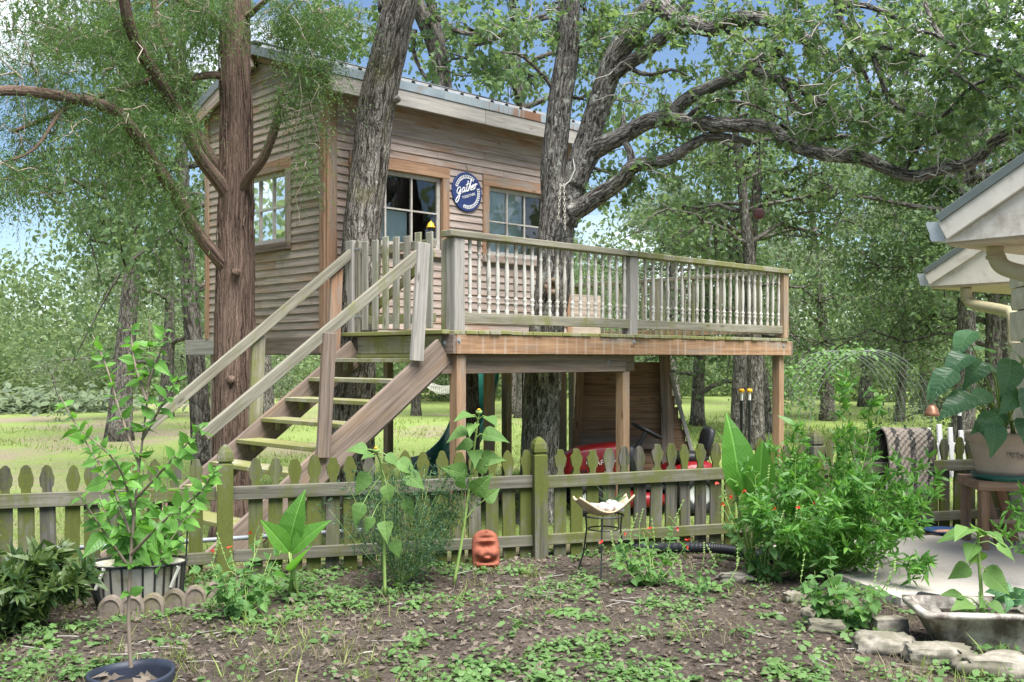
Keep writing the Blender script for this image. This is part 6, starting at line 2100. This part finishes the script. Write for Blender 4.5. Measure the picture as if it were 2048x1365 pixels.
for z_, sx in ((.27, 1.02), (.0, .83)):
    mb = MB(); h = halfoval(.272 * sx, .175 * sx, z_, 24); mb.tube(np.concatenate([h, h[:1]]), .007, 5, cap=False); mb.build('wire_rim', M['iron'], bas)
for x in (-.17, .245):
    mb = MB(); mb.tube(np.array([(x, -.15, .26), (x + .02, -.19, .27), (x - .01, -.185, .20), (x - .03, -.18, .15)]), .009, 4); mb.build('cloth_tie', M['rope'], bas)
mb = MB(); mb.tube(np.array([(.25, .14, .26), (.255, .15, .42), (.18, .16, .36), (0, .17, .40), (-.2, .16, .37)]), .006, 5); mb.build('wire_back', M['iron'], bas)

# nursery pot of the sapling
npt = P(262, 1372, 4.06); npt[2] = G(npt[0], npt[1]) - .045
nur = thing('nursery_pot', 'dark blue black plastic nursery pot at the lower left corner', 'pot', npt)
V, Q = lathe([(0, .0), (.13, 0), (.138, .06), (.148, .14), (.158, .20), (.166, .205), (.170, .216), (.166, .228), (.170, .238), (.166, .247), (.158, .247), (.152, .22), (.148, .16)], 40)
V = V * np.array([1, 1, 1]); V[:, 2] += .006 * np.sin(np.arctan2(V[:, 1], V[:, 0]) * 2)
ob('pot_wall', mk('pot_wall', V, Q, M['navypot'], True), nur)
V, Q = lathe([(0, .185), (.10, .178), (.153, .172)], 20); ob('soil', mk('soil', V, Q[:, ::-1], M['soil']), nur)

# ------------------------------------------------------------------ plants
def leaf_meshes(name, shapes, mat):
    return [mk(name, V, Q, mat, False) for V, Q in shapes]

def ovate_set(w, name, mat, curls=(.1, .3, .5), fold=.2):
    return leaf_meshes(name, [leaf_t([0, .12, .35, .65, 1.0], [.0, .55 * w, w, .72 * w, 0.0], fold, c, 2) for c in curls], mat)
LM = {
    'sapling': ovate_set(.29, 'leaf', M['saplingleaf']),
    'salvia': ovate_set(.36, 'leaf', M['salvia']),
    'planter': ovate_set(.34, 'leaf', M['saplingleaf'], (.2, .4, .6)),
    'canna': leaf_meshes('leaf', [leaf_t([0, .08, .22, .42, .62, .82, 1.0], [.02, .10, .20, .24, .20, .10, 0], .28, c, 2, .004) for c in (.08, .2, .35)], M['canna']),
    'sun': leaf_meshes('leaf', [leaf_t([-.10, .0, .15, .35, .6, .82, 1.0], [.14, .33, .42, .38, .24, .10, .0], f, c, 2, .015) for f, c in ((.2, .35), (.3, .55), (.1, .2))], M['sunleaf']),
    'ear': leaf_meshes('leaf', [leaf_t([-.32, -.2, -.05, .12, .32, .55, .78, 1.0], [.16, .34, .44, .45, .38, .26, .12, .0], f, c, 2, .02) for f, c in ((.12, .35), (.2, .5), (.05, .25))], M['earleaf']),
}

def put_leaf(par, base, kind, pos, d, nrm, size, r, name='leaf'):
    ms = LM[kind]
    R = frames(np.array([d], float), np.array([nrm], float))[0]
    o = ob(name, ms[int(r.integers(len(ms)))], par, basis(R[:, 0] * size, R[:, 1] * size, R[:, 2] * size, np.array(pos) - base))
    return o

def plant(label, cat, name, base, stems, kind, nleaf, size, r, stem_mat, r0=.006, r1=.002, petiole=0.0, droop=.25, pair=True, start=.15, sv=.22, up=.5, group=None, face=None):
    """stems: polylines in world metres; leaves set along them, each an object of its own"""
    base = np.asarray(base, float)
    t = thing(name, label, cat, base, 0, group)
    mb = MB()
    tot = sum(np.linalg.norm(np.diff(np.array(s), axis=0), axis=1).sum() for s in stems)
    for si, s in enumerate(stems):
        C = spline(np.array(s), 14)
        mb.tube(C, np.linspace(r0 if si == 0 else r0 * .7, r1, 14), 6, cap=False)
        L = np.linalg.norm(np.diff(C, axis=0), axis=1).sum()
        n = max(2, int(round(nleaf * L / tot)))
        Tn = unit(np.gradient(C, axis=0))
        for k in range(n):
            f = start + (1 - start) * (k + .6) / n
            i = min(13, int(f * 13))
            p, tg = C[i], Tn[i]
            a = (k // 2 * 1.57 + (k % 2) * math.pi if pair else k * 2.4) + r.normal(0, .3)
            x = unit(np.cross(tg, [0.3, 1, .1])); y = np.cross(tg, x)
            d = unit((x * math.cos(a) + y * math.sin(a)) * .9 + tg * (.15 + .5 * f) + np.array([0, 0, -droop * r.uniform(.3, 1.4)]))
            q = p
            if petiole:
                q = p + d * petiole * r.uniform(.7, 1.2) + np.array([0, 0, petiole * .25])
                mb.tube(np.array([p, (p + q) / 2 + [0, 0, petiole * .12], q]), .0022, 4, cap=False)
                d = unit(d * .6 + np.array([0, 0, -droop * 1.6]) + r.normal(0, .15, 3))
            nr = unit(np.array([0, -.25, up]) + r.normal(0, .35, 3))
            put_leaf(t, base, kind, q, d, nr, size * math.exp(r.normal(0, sv)) * (1.0 - .35 * f ** 3), r)
    mb.build('stem', stem_mat, t, True, off=base)
    return t

def fan(base, n, h, rad, r, lean=.25, n_pts=4):
    out = []
    for k in range(n):
        a = r.uniform(0, 6.28); R_ = rad * math.sqrt(r.random()); H_ = h * r.uniform(.6, 1.05) * (1 - .35 * (R_ / rad) ** 2)
        e = np.array([math.cos(a) * R_, math.sin(a) * R_, H_])
        u = np.linspace(0, 1, n_pts)[:, None]
        p = np.array(base) + e * np.concatenate([u ** .8, u ** .8, u ** 1.1], 1) + r.normal(0, .02, (n_pts, 3)) * u
        out.append(p)
    return out

def flowers(t, base, stems, n, r, col='redflower', size=.012):
    mb = MB()
    for k in range(n):
        s = stems[int(r.integers(len(stems)))]
        p = s[-1] + r.normal(0, .03, 3) + np.array([0, 0, .05])
        mb.tube(np.array([s[-1], (s[-1] + p) / 2 + [0, 0, .01], p]), .0018, 4, cap=False)
    mb.build('flower_stalk', M['stem'], t, False, off=base)['kind'] = 'stuff'
    for k in range(n):
        s = stems[int(r.integers(len(stems)))]
        p = s[-1] + r.normal(0, .035, 3) + np.array([0, -.02, .04])
        mb = MB()
        for q in range(4):
            d = unit(r.normal(0, 1, 3)); V, Q, _ = scatter(OVATE1, p[None], frames(d[None], rand_dirs(1, r)), [size * 2])
            mb.add(V, Q)
        mb.build('flower', M[col], t, off=base)

# sapling in the nursery pot
r = np.random.default_rng(301)
D_ = 4.06
def PW(lst):
    return np.array([P(*q) for q in lst])
sb = P(262, 1330, D_)
st_ = [PW([(262, 1335, D_), (257, 1230, D_), (262, 1110, D_), (272, 985, D_), (285, 880, D_), (298, 760, D_), (300, 635, D_)]),
       PW([(263, 1075, D_), (225, 975, D_ + .05), (175, 890, D_ + .1), (118, 790, D_ + .1)]),
       PW([(270, 1000, D_), (330, 935, D_ - .08), (372, 890, D_ - .12), (410, 850, D_ - .15)]),
       PW([(278, 930, D_), (242, 830, D_ + .06), (215, 740, D_ + .12), (185, 670, D_ + .15)]),
       PW([(284, 880, D_), (330, 800, D_ - .05), (365, 745, D_ - .1)]),
       PW([(262, 1110, D_), (330, 1040, D_ - .15), (400, 985, D_ - .25), (432, 935, D_ - .3)]),
       PW([(258, 1135, D_), (205, 1060, D_ - .1), (155, 985, D_ - .18)]),
       PW([(293, 800, D_), (268, 720, D_ + .05), (262, 650, D_ + .1)]),
       PW([(268, 1030, D_), (235, 930, D_ - .15), (150, 850, D_ - .2)]),
       PW([(296, 770, D_), (322, 700, D_ - .04), (332, 655, D_ - .06)])]
plant('slender leafy sapling growing from the dark nursery pot at the lower left', 'sapling', 'young_sapling', sb, st_, 'sapling', 298, .064, r, M['stem_brown'], .0095, .002, 0, .15, False, .22)
# dead leaves in that pot
for k in range(4):
    V, Q, t_ = scatter(OAK, np.array([P(262 + [-45, 40, 10, -15][k], 1352, D_ - .06 + .04 * (k % 2))]), frames(unit(r.normal(0, 1, (1, 3)) * [1, 1, .2]), np.array([[.2, -.3, 1.]])), [.11], np.array([.3 + .2 * k]))
    o = ob('dead_leaf', mk('dead_leaf', V - V.mean(0), Q, M['litter'], tint=t_), loc=V.mean(0))
    tag(o, ['brown dead leaf at the left rim inside the nursery pot', 'tan dead leaf at the right inside the nursery pot', 'tan dead leaf in the middle of the nursery pot', 'brown dead leaf by the sapling stem in the nursery pot'][k], 'dead leaf', 'dead leaves in the nursery pot')

# bush in the white planter
r = np.random.default_rng(302)
bb = np.array([wb[0], wb[1], wb[2] + .22])
stm = fan(bb, 20, .66, .50, r)
plant('dense light green bush growing out of the white lined planter', 'bush', 'planter_bush', bb, stm, 'planter', 298, .095, r, M['stem_brown'], .006, .002, 0, .35, True, .2, up=.6)

# sage bushes
r = np.random.default_rng(303)
for px, py, d, n, h, rad, nl, sz, lab, nf in (
    (482, 1225, 5.72, 16, .46, .30, 230, .058, 'leafy sage bush in front of the left fence post', 3),
    (1300, 1178, 6.45, 13, .46, .30, 190, .055, 'red flowered sage bush beside the iron plant stand', 6),
    (1530, 1160, 6.62, 18, .76, .34, 250, .060, 'tall red flowered sage bush in front of the big canna leaves', 8),
    (1690, 1270, 5.45, 14, .42, .24, 230, .066, 'leafy heart leaved bush in front among the edging rocks', 0),
    (1395, 1170, 6.35, 9, .18, .24, 110, .038, 'low pale weed clump at the right foot of the red flowered sage', 0)):
    b_ = P(px, py, d); b_[2] = G(b_[0], b_[1])
    stm = fan(b_, n, h, rad, r)
    t = plant(lab, 'bush', 'sage_bush', b_, stm, 'salvia', nl, sz, r, M['stem'], .005, .0018, 0, .3, True, .12, up=.7, group='leafy bushes in the bed')
    if nf: flowers(t, b_, stm, nf, r, size=.010)
    # bare flower spikes
    mb = MB()
    for k in range(5):
        s = stm[int(r.integers(n))][-1]; e = s + np.array([r.normal(0, .04), 0, r.uniform(.06, .16)])
        mb.tube(np.array([s, (s + e) / 2, e]), .0022, 4, cap=False)
        for q in range(5):
            c = s + (e - s) * (q + 1) / 5.5; mb.tube(np.array([c - [.006, 0, 0], c + [.006, 0, .004]]), .003, 4)
    mb.build('seed_spike', M['stem'], t, off=b_)['kind'] = 'stuff'

# fine foliage plants: stems plus one mass of foliage
def mass_plant(name, label, cat, base, stems, tpl, mat, n, size, spread, r, stem_mat, r0=.004, tufts=1, width=None, start=.15, up=.4, group=None):
    base = np.asarray(base, float)
    t = thing(name, label, cat, base, 0, group)
    mb = MB(); nodes, dirs = [], []
    for s in stems:
        C = spline(np.array(s), 10)
        mb.tube(C, np.linspace(r0, .0015, 10), 5, cap=False)
        nodes.append(C); dirs.append(unit(np.gradient(C, axis=0)))
    mb.build('stem', stem_mat, t, True, off=base)
    A = np.concatenate(nodes); Dr = np.concatenate(dirs)
    f = np.tile(np.linspace(0, 1, 10), len(stems))
    p_ = np.where(f > start, .3 + f, 0); p_ /= p_.sum()
    nt = n // tufts
    k = r.choice(len(A), nt, p=p_)
    c = A[k] + r.normal(0, spread, (nt, 3))
    dd = Dr[k]
    c = np.repeat(c, tufts, 0); dd = np.repeat(dd, tufts, 0)
    d = unit(dd * .5 + rand_dirs(len(c), r) * .9 + np.array([0, 0, .1]))
    R = frames(d, rand_dirs(len(c), r) * .7 + np.array([0, -.1, up]))
    tint = np.clip(np.repeat(r.random(nt), tufts) * .5 + r.random(len(c)) * .3 + .2 * (c[:, 2] - base[2]) , 0, 1)
    V, Q, tt = scatter(tpl, c - base, R, size * np.exp(r.normal(0, .25, len(c))), tint)
    o = ob('foliage', mk('foliage', V, Q, mat, tint=tt), t); o['kind'] = 'stuff'
    return t

r = np.random.default_rng(304)
b_ = P(1655, 1150, 6.75); b_[2] = G(b_[0], b_[1])
stm = fan(b_, 60, .96, .66, r)
stm += [PW([(1640, 1100, 6.75), (1670, 940, 6.8), (1688, 830, 6.8), (1692, 765, 6.8)]), PW([(1660, 1100, 6.7), (1720, 950, 6.75), (1740, 860, 6.8), (1745, 800, 6.8)]), PW([(1600, 1100, 6.7), (1590, 950, 6.7), (1600, 860, 6.7)]),
        PW([(1720, 1080, 6.8), (1800, 980, 6.9), (1850, 920, 6.9)]), PW([(1720, 1100, 6.6), (1800, 1010, 6.6), (1875, 985, 6.6)]), PW([(1740, 1120, 6.5), (1810, 1060, 6.4), (1850, 1080, 6.35)]), PW([(1740, 1140, 6.4), (1800, 1120, 6.2), (1845, 1140, 6.15)])]
mass_plant('milkweed_bush', 'big bright green narrow leaved bush filling the bed beside the patio', 'bush', b_, stm, NARROW, M['brightbush'], 9000, .062, .035, r, M['stem'], .004, 6, up=.6)
r = np.random.default_rng(305)
b_ = P(800, 1185, 6.5); b_[2] = G(b_[0], b_[1])
stm = fan(b_, 40, .92, .46, r)
mass_plant('feathery_shrub', 'dark feathery shrub with very fine leaves in front of the fence', 'shrub', b_, stm, NEEDLE, M['fineleaf'], 15000, .021, .036, r, M['stem'], .003, 5, start=.12)
r = np.random.default_rng(306)
b_ = P(60, 1270, 5.45); b_[2] = G(b_[0], b_[1])
stm = fan(b_ + np.array([-.15, 0, 0]), 42, .44, .52, r)
mass_plant('dark_shrub', 'dark low shrub with narrow whorled leaves at the left edge', 'shrub', b_, stm, NARROW, M['darkshrub'], 5200, .075, .022, r, M['stem'], .003, 9, up=.6)
r = np.random.default_rng(307)
b_ = P(2062, 1110, 6.2); b_[2] = .05
stm = [PW([(2062, 1110, 6.2), (2045, 1050, 6.2), (2025, 1010, 6.2)]), PW([(2062, 1110, 6.2), (2060, 1040, 6.2), (2048, 985, 6.2)]), PW([(2062, 1110, 6.2), (2040, 1080, 6.15), (2010, 1065, 6.15)])]
mass_plant('edge_bush', 'thin leafy sprigs reaching in at the right picture edge above the patio', 'sprigs', b_, stm, NARROW, M['brightbush'], 160, .06, .02, r, M['stem'], .003, 4)
# climbing leaves at the far left lawn: a squash patch
r = np.random.default_rng(308)
sq = P(60, 792, 36.0); sq[2] = G(sq[0], sq[1])
t = thing('squash_patch', 'sprawling pale leaved squash vine patch at the far left of the lawn', 'vine patch', sq)
n = 1500
pos = np.stack([r.normal(0, 2.2, n), r.normal(0, 1.0, n), np.abs(r.normal(.30, .28, n))], -1)
V, Q, tt = scatter(OVATE1, pos, frames(unit(rand_dirs(n, r) * [1, 1, .3]), rand_dirs(n, r) * .4 + [0, -.4, 1]), r.uniform(.2, .42, n), r.random(n))
o = ob('foliage', mk('foliage', V, Q, M['oakleaf_pale'], tint=tt), t); o['kind'] = 'stuff'

# cannas: every blade its own object
r = np.random.default_rng(309)
def canna(label, base, blades):
    t = thing('canna_plant', label, 'canna', base)
    mb = MB()
    for p0, p1, sz, nr in blades:
        a = P(*p0); b = P(*p1)
        mb.tube(np.array([base + [r.normal(0, .02), r.normal(0, .02), 0], (base * .4 + a * .6), a]), np.array([.012, .009, .006]), 6)
        put_leaf(t, base, 'canna', a, b - a, nr, np.linalg.norm(b - a) * sz, r)
    mb.build('stem', M['stem'], t, True, off=base)
b_ = P(592, 1175, 6.25); b_[2] = G(b_[0], b_[1])
canna('young canna with three upright bright leaves in front of the fence', b_, [((578, 1102, 6.25), (588, 992, 6.15), 1.0, (-.3, -1, .2)), ((583, 1108, 6.2), (634, 1036, 6.1), 1.0, (-.5, -.8, .5)), ((578, 1105, 6.2), (533, 1042, 6.05), 1.0, (.6, -.8, .3)), ((590, 1140, 6.25), (612, 1095, 6.0), 1.2, (-.4, -.3, .9)), ((586, 1160, 6.2), (560, 1150, 6.0), 1.3, (.3, -.3, 1))])
b_ = P(1500, 1110, 6.95); b_[2] = G(b_[0], b_[1])
canna('tall canna with two broad leaves standing above the fence', b_, [((1478, 992, 6.95), (1478, 838, 6.85), 1.0, (.25, -1, .1)), ((1516, 1004, 6.9), (1526, 884, 6.8), 1.0, (-.2, -1, .1)), ((1512, 975, 7.0), (1538, 872, 7.0), 1.0, (-.9, -.5, .1)), ((1500, 1020, 6.95), (1498, 945, 6.8), 1.0, (.5, -.9, .2)), ((1466, 960, 7.0), (1466, 862, 7.02), 1.0, (.9, -.5, .1))])

# sunflowers
r = np.random.default_rng(310)
def sunflower(label, stem, leafs, sz, bud=True):
    W = PW(stem); base = W[0].copy(); base[2] = G(base[0], base[1]) if base[2] < .12 else base[2]
    t = thing('sunflower_plant', label, 'sunflower', base)
    C = spline(W, 24); mb = MB(); mb.tube(C, np.linspace(.011, .006, 24), 7)
    for f, px, py, s, nr in leafs:
        a = C[int(f * 23)]
        d0 = a[1] + r.normal(0, .05) - .06
        e = P(px, py, d0)
        mid = a * .55 + e * .45 + np.array([0, 0, .03])
        q = a * .25 + e * .75 + np.array([0, 0, .015])
        L = sz * s
        dirn = unit(e - a + np.array([0, 0, -.03]))
        at = a + (e - a) * max(.15, 1 - .5 * L / (np.linalg.norm(e - a) + 1e-6))
        mb.tube(np.array([a, a * .5 + at * .5 + [0, 0, .018], at]), .0032, 5, cap=False)
        put_leaf(t, base, 'sun', at, dirn * .8 + np.array([0, 0, nr[2] * -.25]), nr, L, r)
    mb.build('stem', M['stem'], t, True, off=base)
    if bud:
        V, Q = lathe([(0, -.015), (.018, -.01), (.022, .004), (.014, .014), (0, .016)], 10)
        ob('bud', mk('bud', V, Q, M['stem'], True), t, loc=C[-1] - base + [0, 0, .01])
        V, Q = lathe([(0, .010), (.013, .012), (.008, .020), (0, .021)], 9); ob('bud_disc', mk('bud_disc', V, Q, M['yellow'], True), t, loc=C[-1] - base + [0, -.008, .012])
sunflower('drooping sunflower before the fence right of the stairs', [(770, 1192, 6.2), (768, 1080, 6.2), (767, 990, 6.2), (762, 930, 6.15), (752, 905, 6.1)],
    [(.95, 715, 890, .95, (-.2, -.7, .6)), (.97, 790, 915, .8, (.2, -.7, .6)), (.9, 735, 905, .7, (-.2, -.8, .4)), (.88, 820, 930, 1.1, (.4, -.8, .5)), (.82, 835, 960, 1.15, (.4, -.9, .3)), (.80, 718, 968, 1.2, (-.4, -.9, .3)), (.70, 778, 990, .9, (0, -1, .3)), (.66, 712, 1030, 1.15, (-.5, -.9, .2)), (.62, 822, 1015, .9, (.4, -.9, .3)), (.50, 735, 1050, .8, (-.3, -.9, .2)), (.42, 772, 1060, 1.0, (.1, -1, .1)), (.36, 795, 1100, .9, (.3, -.9, .1))], .118)
sunflower('tall sunflower with pale leaves standing before the deck corner post', [(908, 1170, 6.45), (924, 1080, 6.45), (938, 980, 6.45), (948, 900, 6.45), (958, 828, 6.4)],
    [(.97, 928, 822, .9, (-.3, -.6, .7)), (.98, 985, 832, .8, (.3, -.6, .7)), (.95, 943, 848, .7, (-.2, -.8, .5)), (.90, 912, 858, 1.0, (-.4, -.6, .7)), (.86, 990, 862, 1.0, (.4, -.7, .5)), (.80, 925, 882, .8, (-.4, -.7, .5)), (.78, 950, 900, .9, (.2, -1, .2)), (.66, 985, 910, .9, (.3, -.8, .4)), (.60, 912, 935, 1.15, (-.4, -.8, .3)), (.52, 965, 925, .8, (.3, -.7, .6)), (.44, 962, 965, 1.1, (.3, -.9, .3)), (.36, 985, 985, .8, (.4, -.8, .3)), (.34, 922, 960, .7, (-.3, -.8, .4))], .145)
tubz = tu[2] + .16
sunflower('young sunflower growing in the old tub at the lower right', [(1966, 1262, 5.12), (1962, 1180, 5.12), (1957, 1110, 5.12), (1956, 1064, 5.1)],
    [(.98, 1925, 1050, 1.1, (-.3, -.4, .9)), (.97, 1985, 1052, 1.2, (.3, -.4, .9)), (.98, 1955, 1045, 1.0, (0, -.5, .9)), (.94, 1895, 1062, 1.0, (-.4, -.3, .9)), (.92, 2015, 1080, 1.1, (.4, -.5, .7)), (.86, 1940, 1095, .9, (-.3, -.6, .6)), (.86, 2020, 1098, .9, (.5, -.6, .5)), (.74, 1952, 1122, 1.0, (0, -.9, .4)), (.60, 1915, 1140, .9, (-.4, -.9, .2)), (.55, 2005, 1160, 1.35, (.4, -1, .2)), (.30, 1965, 1195, .9, (.1, -1, .1)), (.25, 2000, 1210, .8, (.5, -.8, .2)), (.2, 1925, 1200, 1.0, (-.5, -.6, .5)), (.18, 1905, 1180, .9, (-.5, -.3, .7))], .120, False)
# small weeds in the tub
for k in range(1):
    b_ = tu + np.array([.0, -.02, .15])
    stm = fan(b_, 9, .06, .16, r)
    plant('little bright weeds sprouting in the old tub', 'weeds', 'tub_weeds', b_, stm, 'salvia', 46, .03, r, M['stem'], .0025, .001, 0, .1, True, .2, up=.9)
b_ = P(2052, 1180, 5.3); b_[2] = .02
plant('dark broad leaved plant entering at the right edge behind the tub', 'plant', 'broad_plant', b_, [PW([(2070, 1215, 5.3), (2040, 1190, 5.3), (1985, 1178, 5.2)]), PW([(2075, 1215, 5.3), (2050, 1200, 5.2), (2010, 1200, 5.1)])], 'ear', 8, .13, r, M['stem'], .005, .002, .0, .1, False, .4)
b_ = P(1985, 1318, 4.98); b_[2] = G(b_[0], b_[1])
plant('low clover like weeds between the tub and the edging rocks', 'weeds', 'clover_weeds', b_, fan(b_, 14, .07, .20, r), 'salvia', 60, .045, r, M['stem'], .003, .001, 0, .1, True, .3, up=1.0)

# elephant ear in the patterned pot
r = np.random.default_rng(311)
eb = np.array([3.66, 7.56, zt + .33])
t = thing('elephant_ear_plant', 'elephant ear plant with broad heart leaves in the patterned pot', 'elephant ear', eb)
mb = MB()
ears = [(1935, 672, 1912, 700, 7.35, .24, (-.4, -.5, .8)), (1925, 718, 1890, 745, 7.25, .26, (-.5, -.6, .6)), (1958, 733, 1938, 762, 7.25, .22, (-.2, -.9, .3)), (1895, 752, 1858, 792, 7.2, .26, (-.7, -.7, .3)), (1880, 765, 1845, 800, 7.3, .2, (-.7, -.5, .5)), (1930, 800, 1875, 828, 7.1, .27, (-.5, -.7, .6)), (1968, 790, 1935, 812, 7.15, .19, (-.3, -.8, .5)), (1985, 838, 1942, 858, 7.1, .22, (-.4, -.7, .6)), (1990, 862, 1992, 908, 7.0, .21, (.0, -1, .1)), (1962, 850, 1985, 880, 7.1, .16, (.3, -.9, .2)), (2020, 738, 2016, 782, 7.2, .28, (.1, -1, .15)), (2045, 720, 2030, 700, 7.3, .25, (.3, -.4, .8)), (2030, 790, 2015, 812, 7.2, .22, (.1, -.9, .4)), (2052, 795, 2060, 835, 7.2, .26, (.5, -.8, .3)), (1990, 740, 1965, 728, 7.4, .2, (-.3, -.6, .8)), (2060, 690, 2090, 715, 7.3, .26, (.5, -.5, .7)), (2000, 830, 1982, 845, 7.3, .18, (-.2, -.9, .4)), (1975, 700, 1950, 690, 7.5, .2, (-.3, -.3, .9)), (2045, 850, 2055, 880, 7.2, .2, (.3, -.9, .2)), (1948, 780, 1925, 770, 7.4, .18, (-.4, -.5, .8))]
for px, py, tx, ty, d, L, nr in ears:
    a = P(px, py, d); b = P(tx, ty, d - .05)
    mb.tube(spline(np.array([eb + [r.normal(0, .04), r.normal(0, .04), -.03], eb * .5 + a * .5 + [0, 0, .06], a]), 12), np.linspace(.011, .005, 12), 6, cap=False)
    put_leaf(t, eb, 'ear', a, b - a, nr, L * .86, r)
mb.build('stem', M['stem'], t, True, off=eb)
# grass like sprout in the clay dish
b_ = pS + np.array([.05, .03, zr + .06])
t = thing('spiky_sprout', 'spiky grey green sprout growing in the clay dish', 'sprout', b_)
nn_ = 9
V, Q, tt = scatter(BLADE, np.zeros((nn_, 3)), frames(unit(np.stack([r.normal(0, .7, nn_), r.normal(0, .4, nn_), np.full(nn_, 1.)], -1)), rand_dirs(nn_, r)), r.uniform(.10, .18, nn_), r.random(nn_), np.full(nn_, 1.6))
ob('blade_tuft', mk('blade_tuft', V, Q, M['fineleaf'], tint=tt), t)

# ------------------------------------------------------------------ the garden floor: weeds, litter, grass, sticks
r = np.random.default_rng(401)
def yard(n, far=.15):
    """points on the soil in front of the fence, denser in patches"""
    out = []
    while len(out) < n:
        y = r.uniform(3.9, 8.2, 4000); x = r.uniform(-.62, .62, 4000) * y
        ok = (fdist(x, y) < far) & ~((x > 1.9) & (y > 7.9 - 1.15 * (x - 1.2)) & (x > 2.1))
        out += list(zip(x[ok], y[ok]))
    return np.array(out[:n])
def on_ground(xy, h=0.0):
    return np.stack([xy[:, 0], xy[:, 1], gz(xy[:, 0], xy[:, 1]) + h], -1)
c = yard(9000)
dens = .65 * fbm(np.stack([c[:, 0] * 3.2, c[:, 1] * 3.2, 0 * c[:, 0]], -1), 5, 3) + .35 * fbm(np.stack([c[:, 0] * 1.1, c[:, 1] * 1.1, 0 * c[:, 0]], -1), 15, 2) + .03
c = c[r.random(len(c)) < np.clip((dens - .44) * 5, .05, 1)][:2000]
per = 9
hh = np.abs(r.normal(.025, .025, len(c)))
p = np.repeat(on_ground(c), per, 0)
nn_ = len(p)
a = r.uniform(0, 6.28, nn_); rad = np.abs(r.normal(.0, .035, nn_))
p = p + np.stack([np.cos(a) * rad, np.sin(a) * rad, .008 + np.repeat(hh, per) * r.random(nn_)], -1)
R = frames(unit(np.stack([np.cos(a), np.sin(a), r.normal(.15, .35, nn_)], -1)), np.stack([r.normal(0, .35, nn_), r.normal(-.15, .35, nn_), np.ones(nn_)], -1))
V, Q, tt = scatter(OVATE1, p, R, np.repeat(np.exp(r.normal(0, .3, len(c))), per) * r.uniform(.016, .036, nn_), np.clip(np.repeat(r.random(len(c)), per) * .7 + r.random(nn_) * .3, 0, 1), np.full(nn_, 1.25))
tag(ob('ground_weeds', mk('ground_weeds', V, Q, M['weed'], tint=tt)), 'small bright weeds spreading over the garden soil', 'weeds', kind='stuff')

def tufts(name, n, per, size, mat, label, cat, cen, spread=.02, width=1.0):
    p = np.repeat(cen, per, 0); m = len(p)
    p = p + np.stack([r.normal(0, spread, m), r.normal(0, spread, m), np.zeros(m)], -1)
    R = frames(unit(np.stack([r.normal(0, .5, m), r.normal(0, .5, m), np.ones(m)], -1)), rand_dirs(m, r))
    V, Q, tt = scatter(BLADE, p, R, size * np.exp(r.normal(0, .35, m)), np.clip(np.repeat(r.random(len(cen)), per) * .6 + r.random(m) * .4, 0, 1), np.full(m, width))
    tag(ob(name, mk(name, V, Q, mat, tint=tt)), label, cat, kind='stuff')
c = yard(800); k = fbm(np.stack([c[:, 0] * 1.1, c[:, 1] * 1.1, 0 * c[:, 0] + 3], -1), 8, 3) > .46
tufts('grass_tufts', 0, 7, .06, M['grass'], 'thin green grass tufts scattered on the garden soil', 'grass', on_ground(c[k]), .022, .5)
c = yard(1100); k = fbm(np.stack([c[:, 0] * 1.1, c[:, 1] * 1.1, 0 * c[:, 0] + 3], -1), 12, 3) > .45
tufts('dry_grass', 0, 8, .045, M['drygrass'], 'dry straw coloured grass lying on the garden soil', 'dry grass', on_ground(c[k]), .03, .5)

c = yard(6500, .6)
m = len(c)
p = on_ground(c, .008) + np.stack([0 * c[:, 0], 0 * c[:, 0], np.abs(r.normal(0, .008, m))], -1)
R = frames(unit(np.stack([r.normal(0, 1, m), r.normal(0, 1, m), r.normal(0, .25, m)], -1)), np.stack([r.normal(0, .45, m), r.normal(0, .45, m), np.ones(m)], -1))
V, Q, tt = scatter(OAK, p, R, r.uniform(.016, .055, m), r.random(m))
tag(ob('leaf_litter', mk('leaf_litter', V, Q, M['litter'], tint=tt)), 'fallen brown oak leaves strewn over the garden soil', 'leaf litter', kind='stuff')
mb = MB()
for q in yard(170):
    a = r.uniform(0, 6.28); L = r.uniform(.04, .22)
    d = np.array([math.cos(a), math.sin(a), 0]) * L / 2
    z = G(q[0], q[1]) + .010
    w = np.array([q[0], q[1], z])
    mb.tube(np.array([w - d, w + r.normal(0, .008, 3) * [1, 1, .3] + [0, 0, .004], w + d]), r.uniform(.0015, .004), 4)
tag(mb.build('fallen_twigs', M['twig']), 'short dry twigs lying among the leaf litter', 'twigs', kind='stuff')

# lawn blades beyond the fence
n = 52000
d = .5 + 22 * r.random(n) ** 1.7
s = r.uniform(-1, 1, n)
y_ = FY0 + d
x_ = s * y_ * .60
y_ = y_ + FS * x_
p = on_ground(np.stack([x_, y_], -1))
mo = fbm(np.stack([x_ * .6, y_ * .6, 0 * x_], -1), 6, 3) + np.clip(x_ * .02, -.1, .05) + np.clip((d - 1.5) * .08, -.2, .12)
k = r.random(n) < np.clip((mo - .36) * 5, 0, 1)
p = p[k]; d = d[k]; m = len(p)
R = frames(unit(np.stack([r.normal(0, .45, m), r.normal(0, .45, m), np.ones(m)], -1)), rand_dirs(m, r))
V, Q, tt = scatter(BLADE, p, R, .055 * np.exp(r.normal(0, .3, m)) * (1 + d * .02), r.random(m), 1.0 + d * .07)
tag(ob('lawn_blades', mk('lawn_blades', V, Q, M['grass'], tint=tt)), 'short grass blades of the lawn beyond the fence', 'grass', kind='stuff')
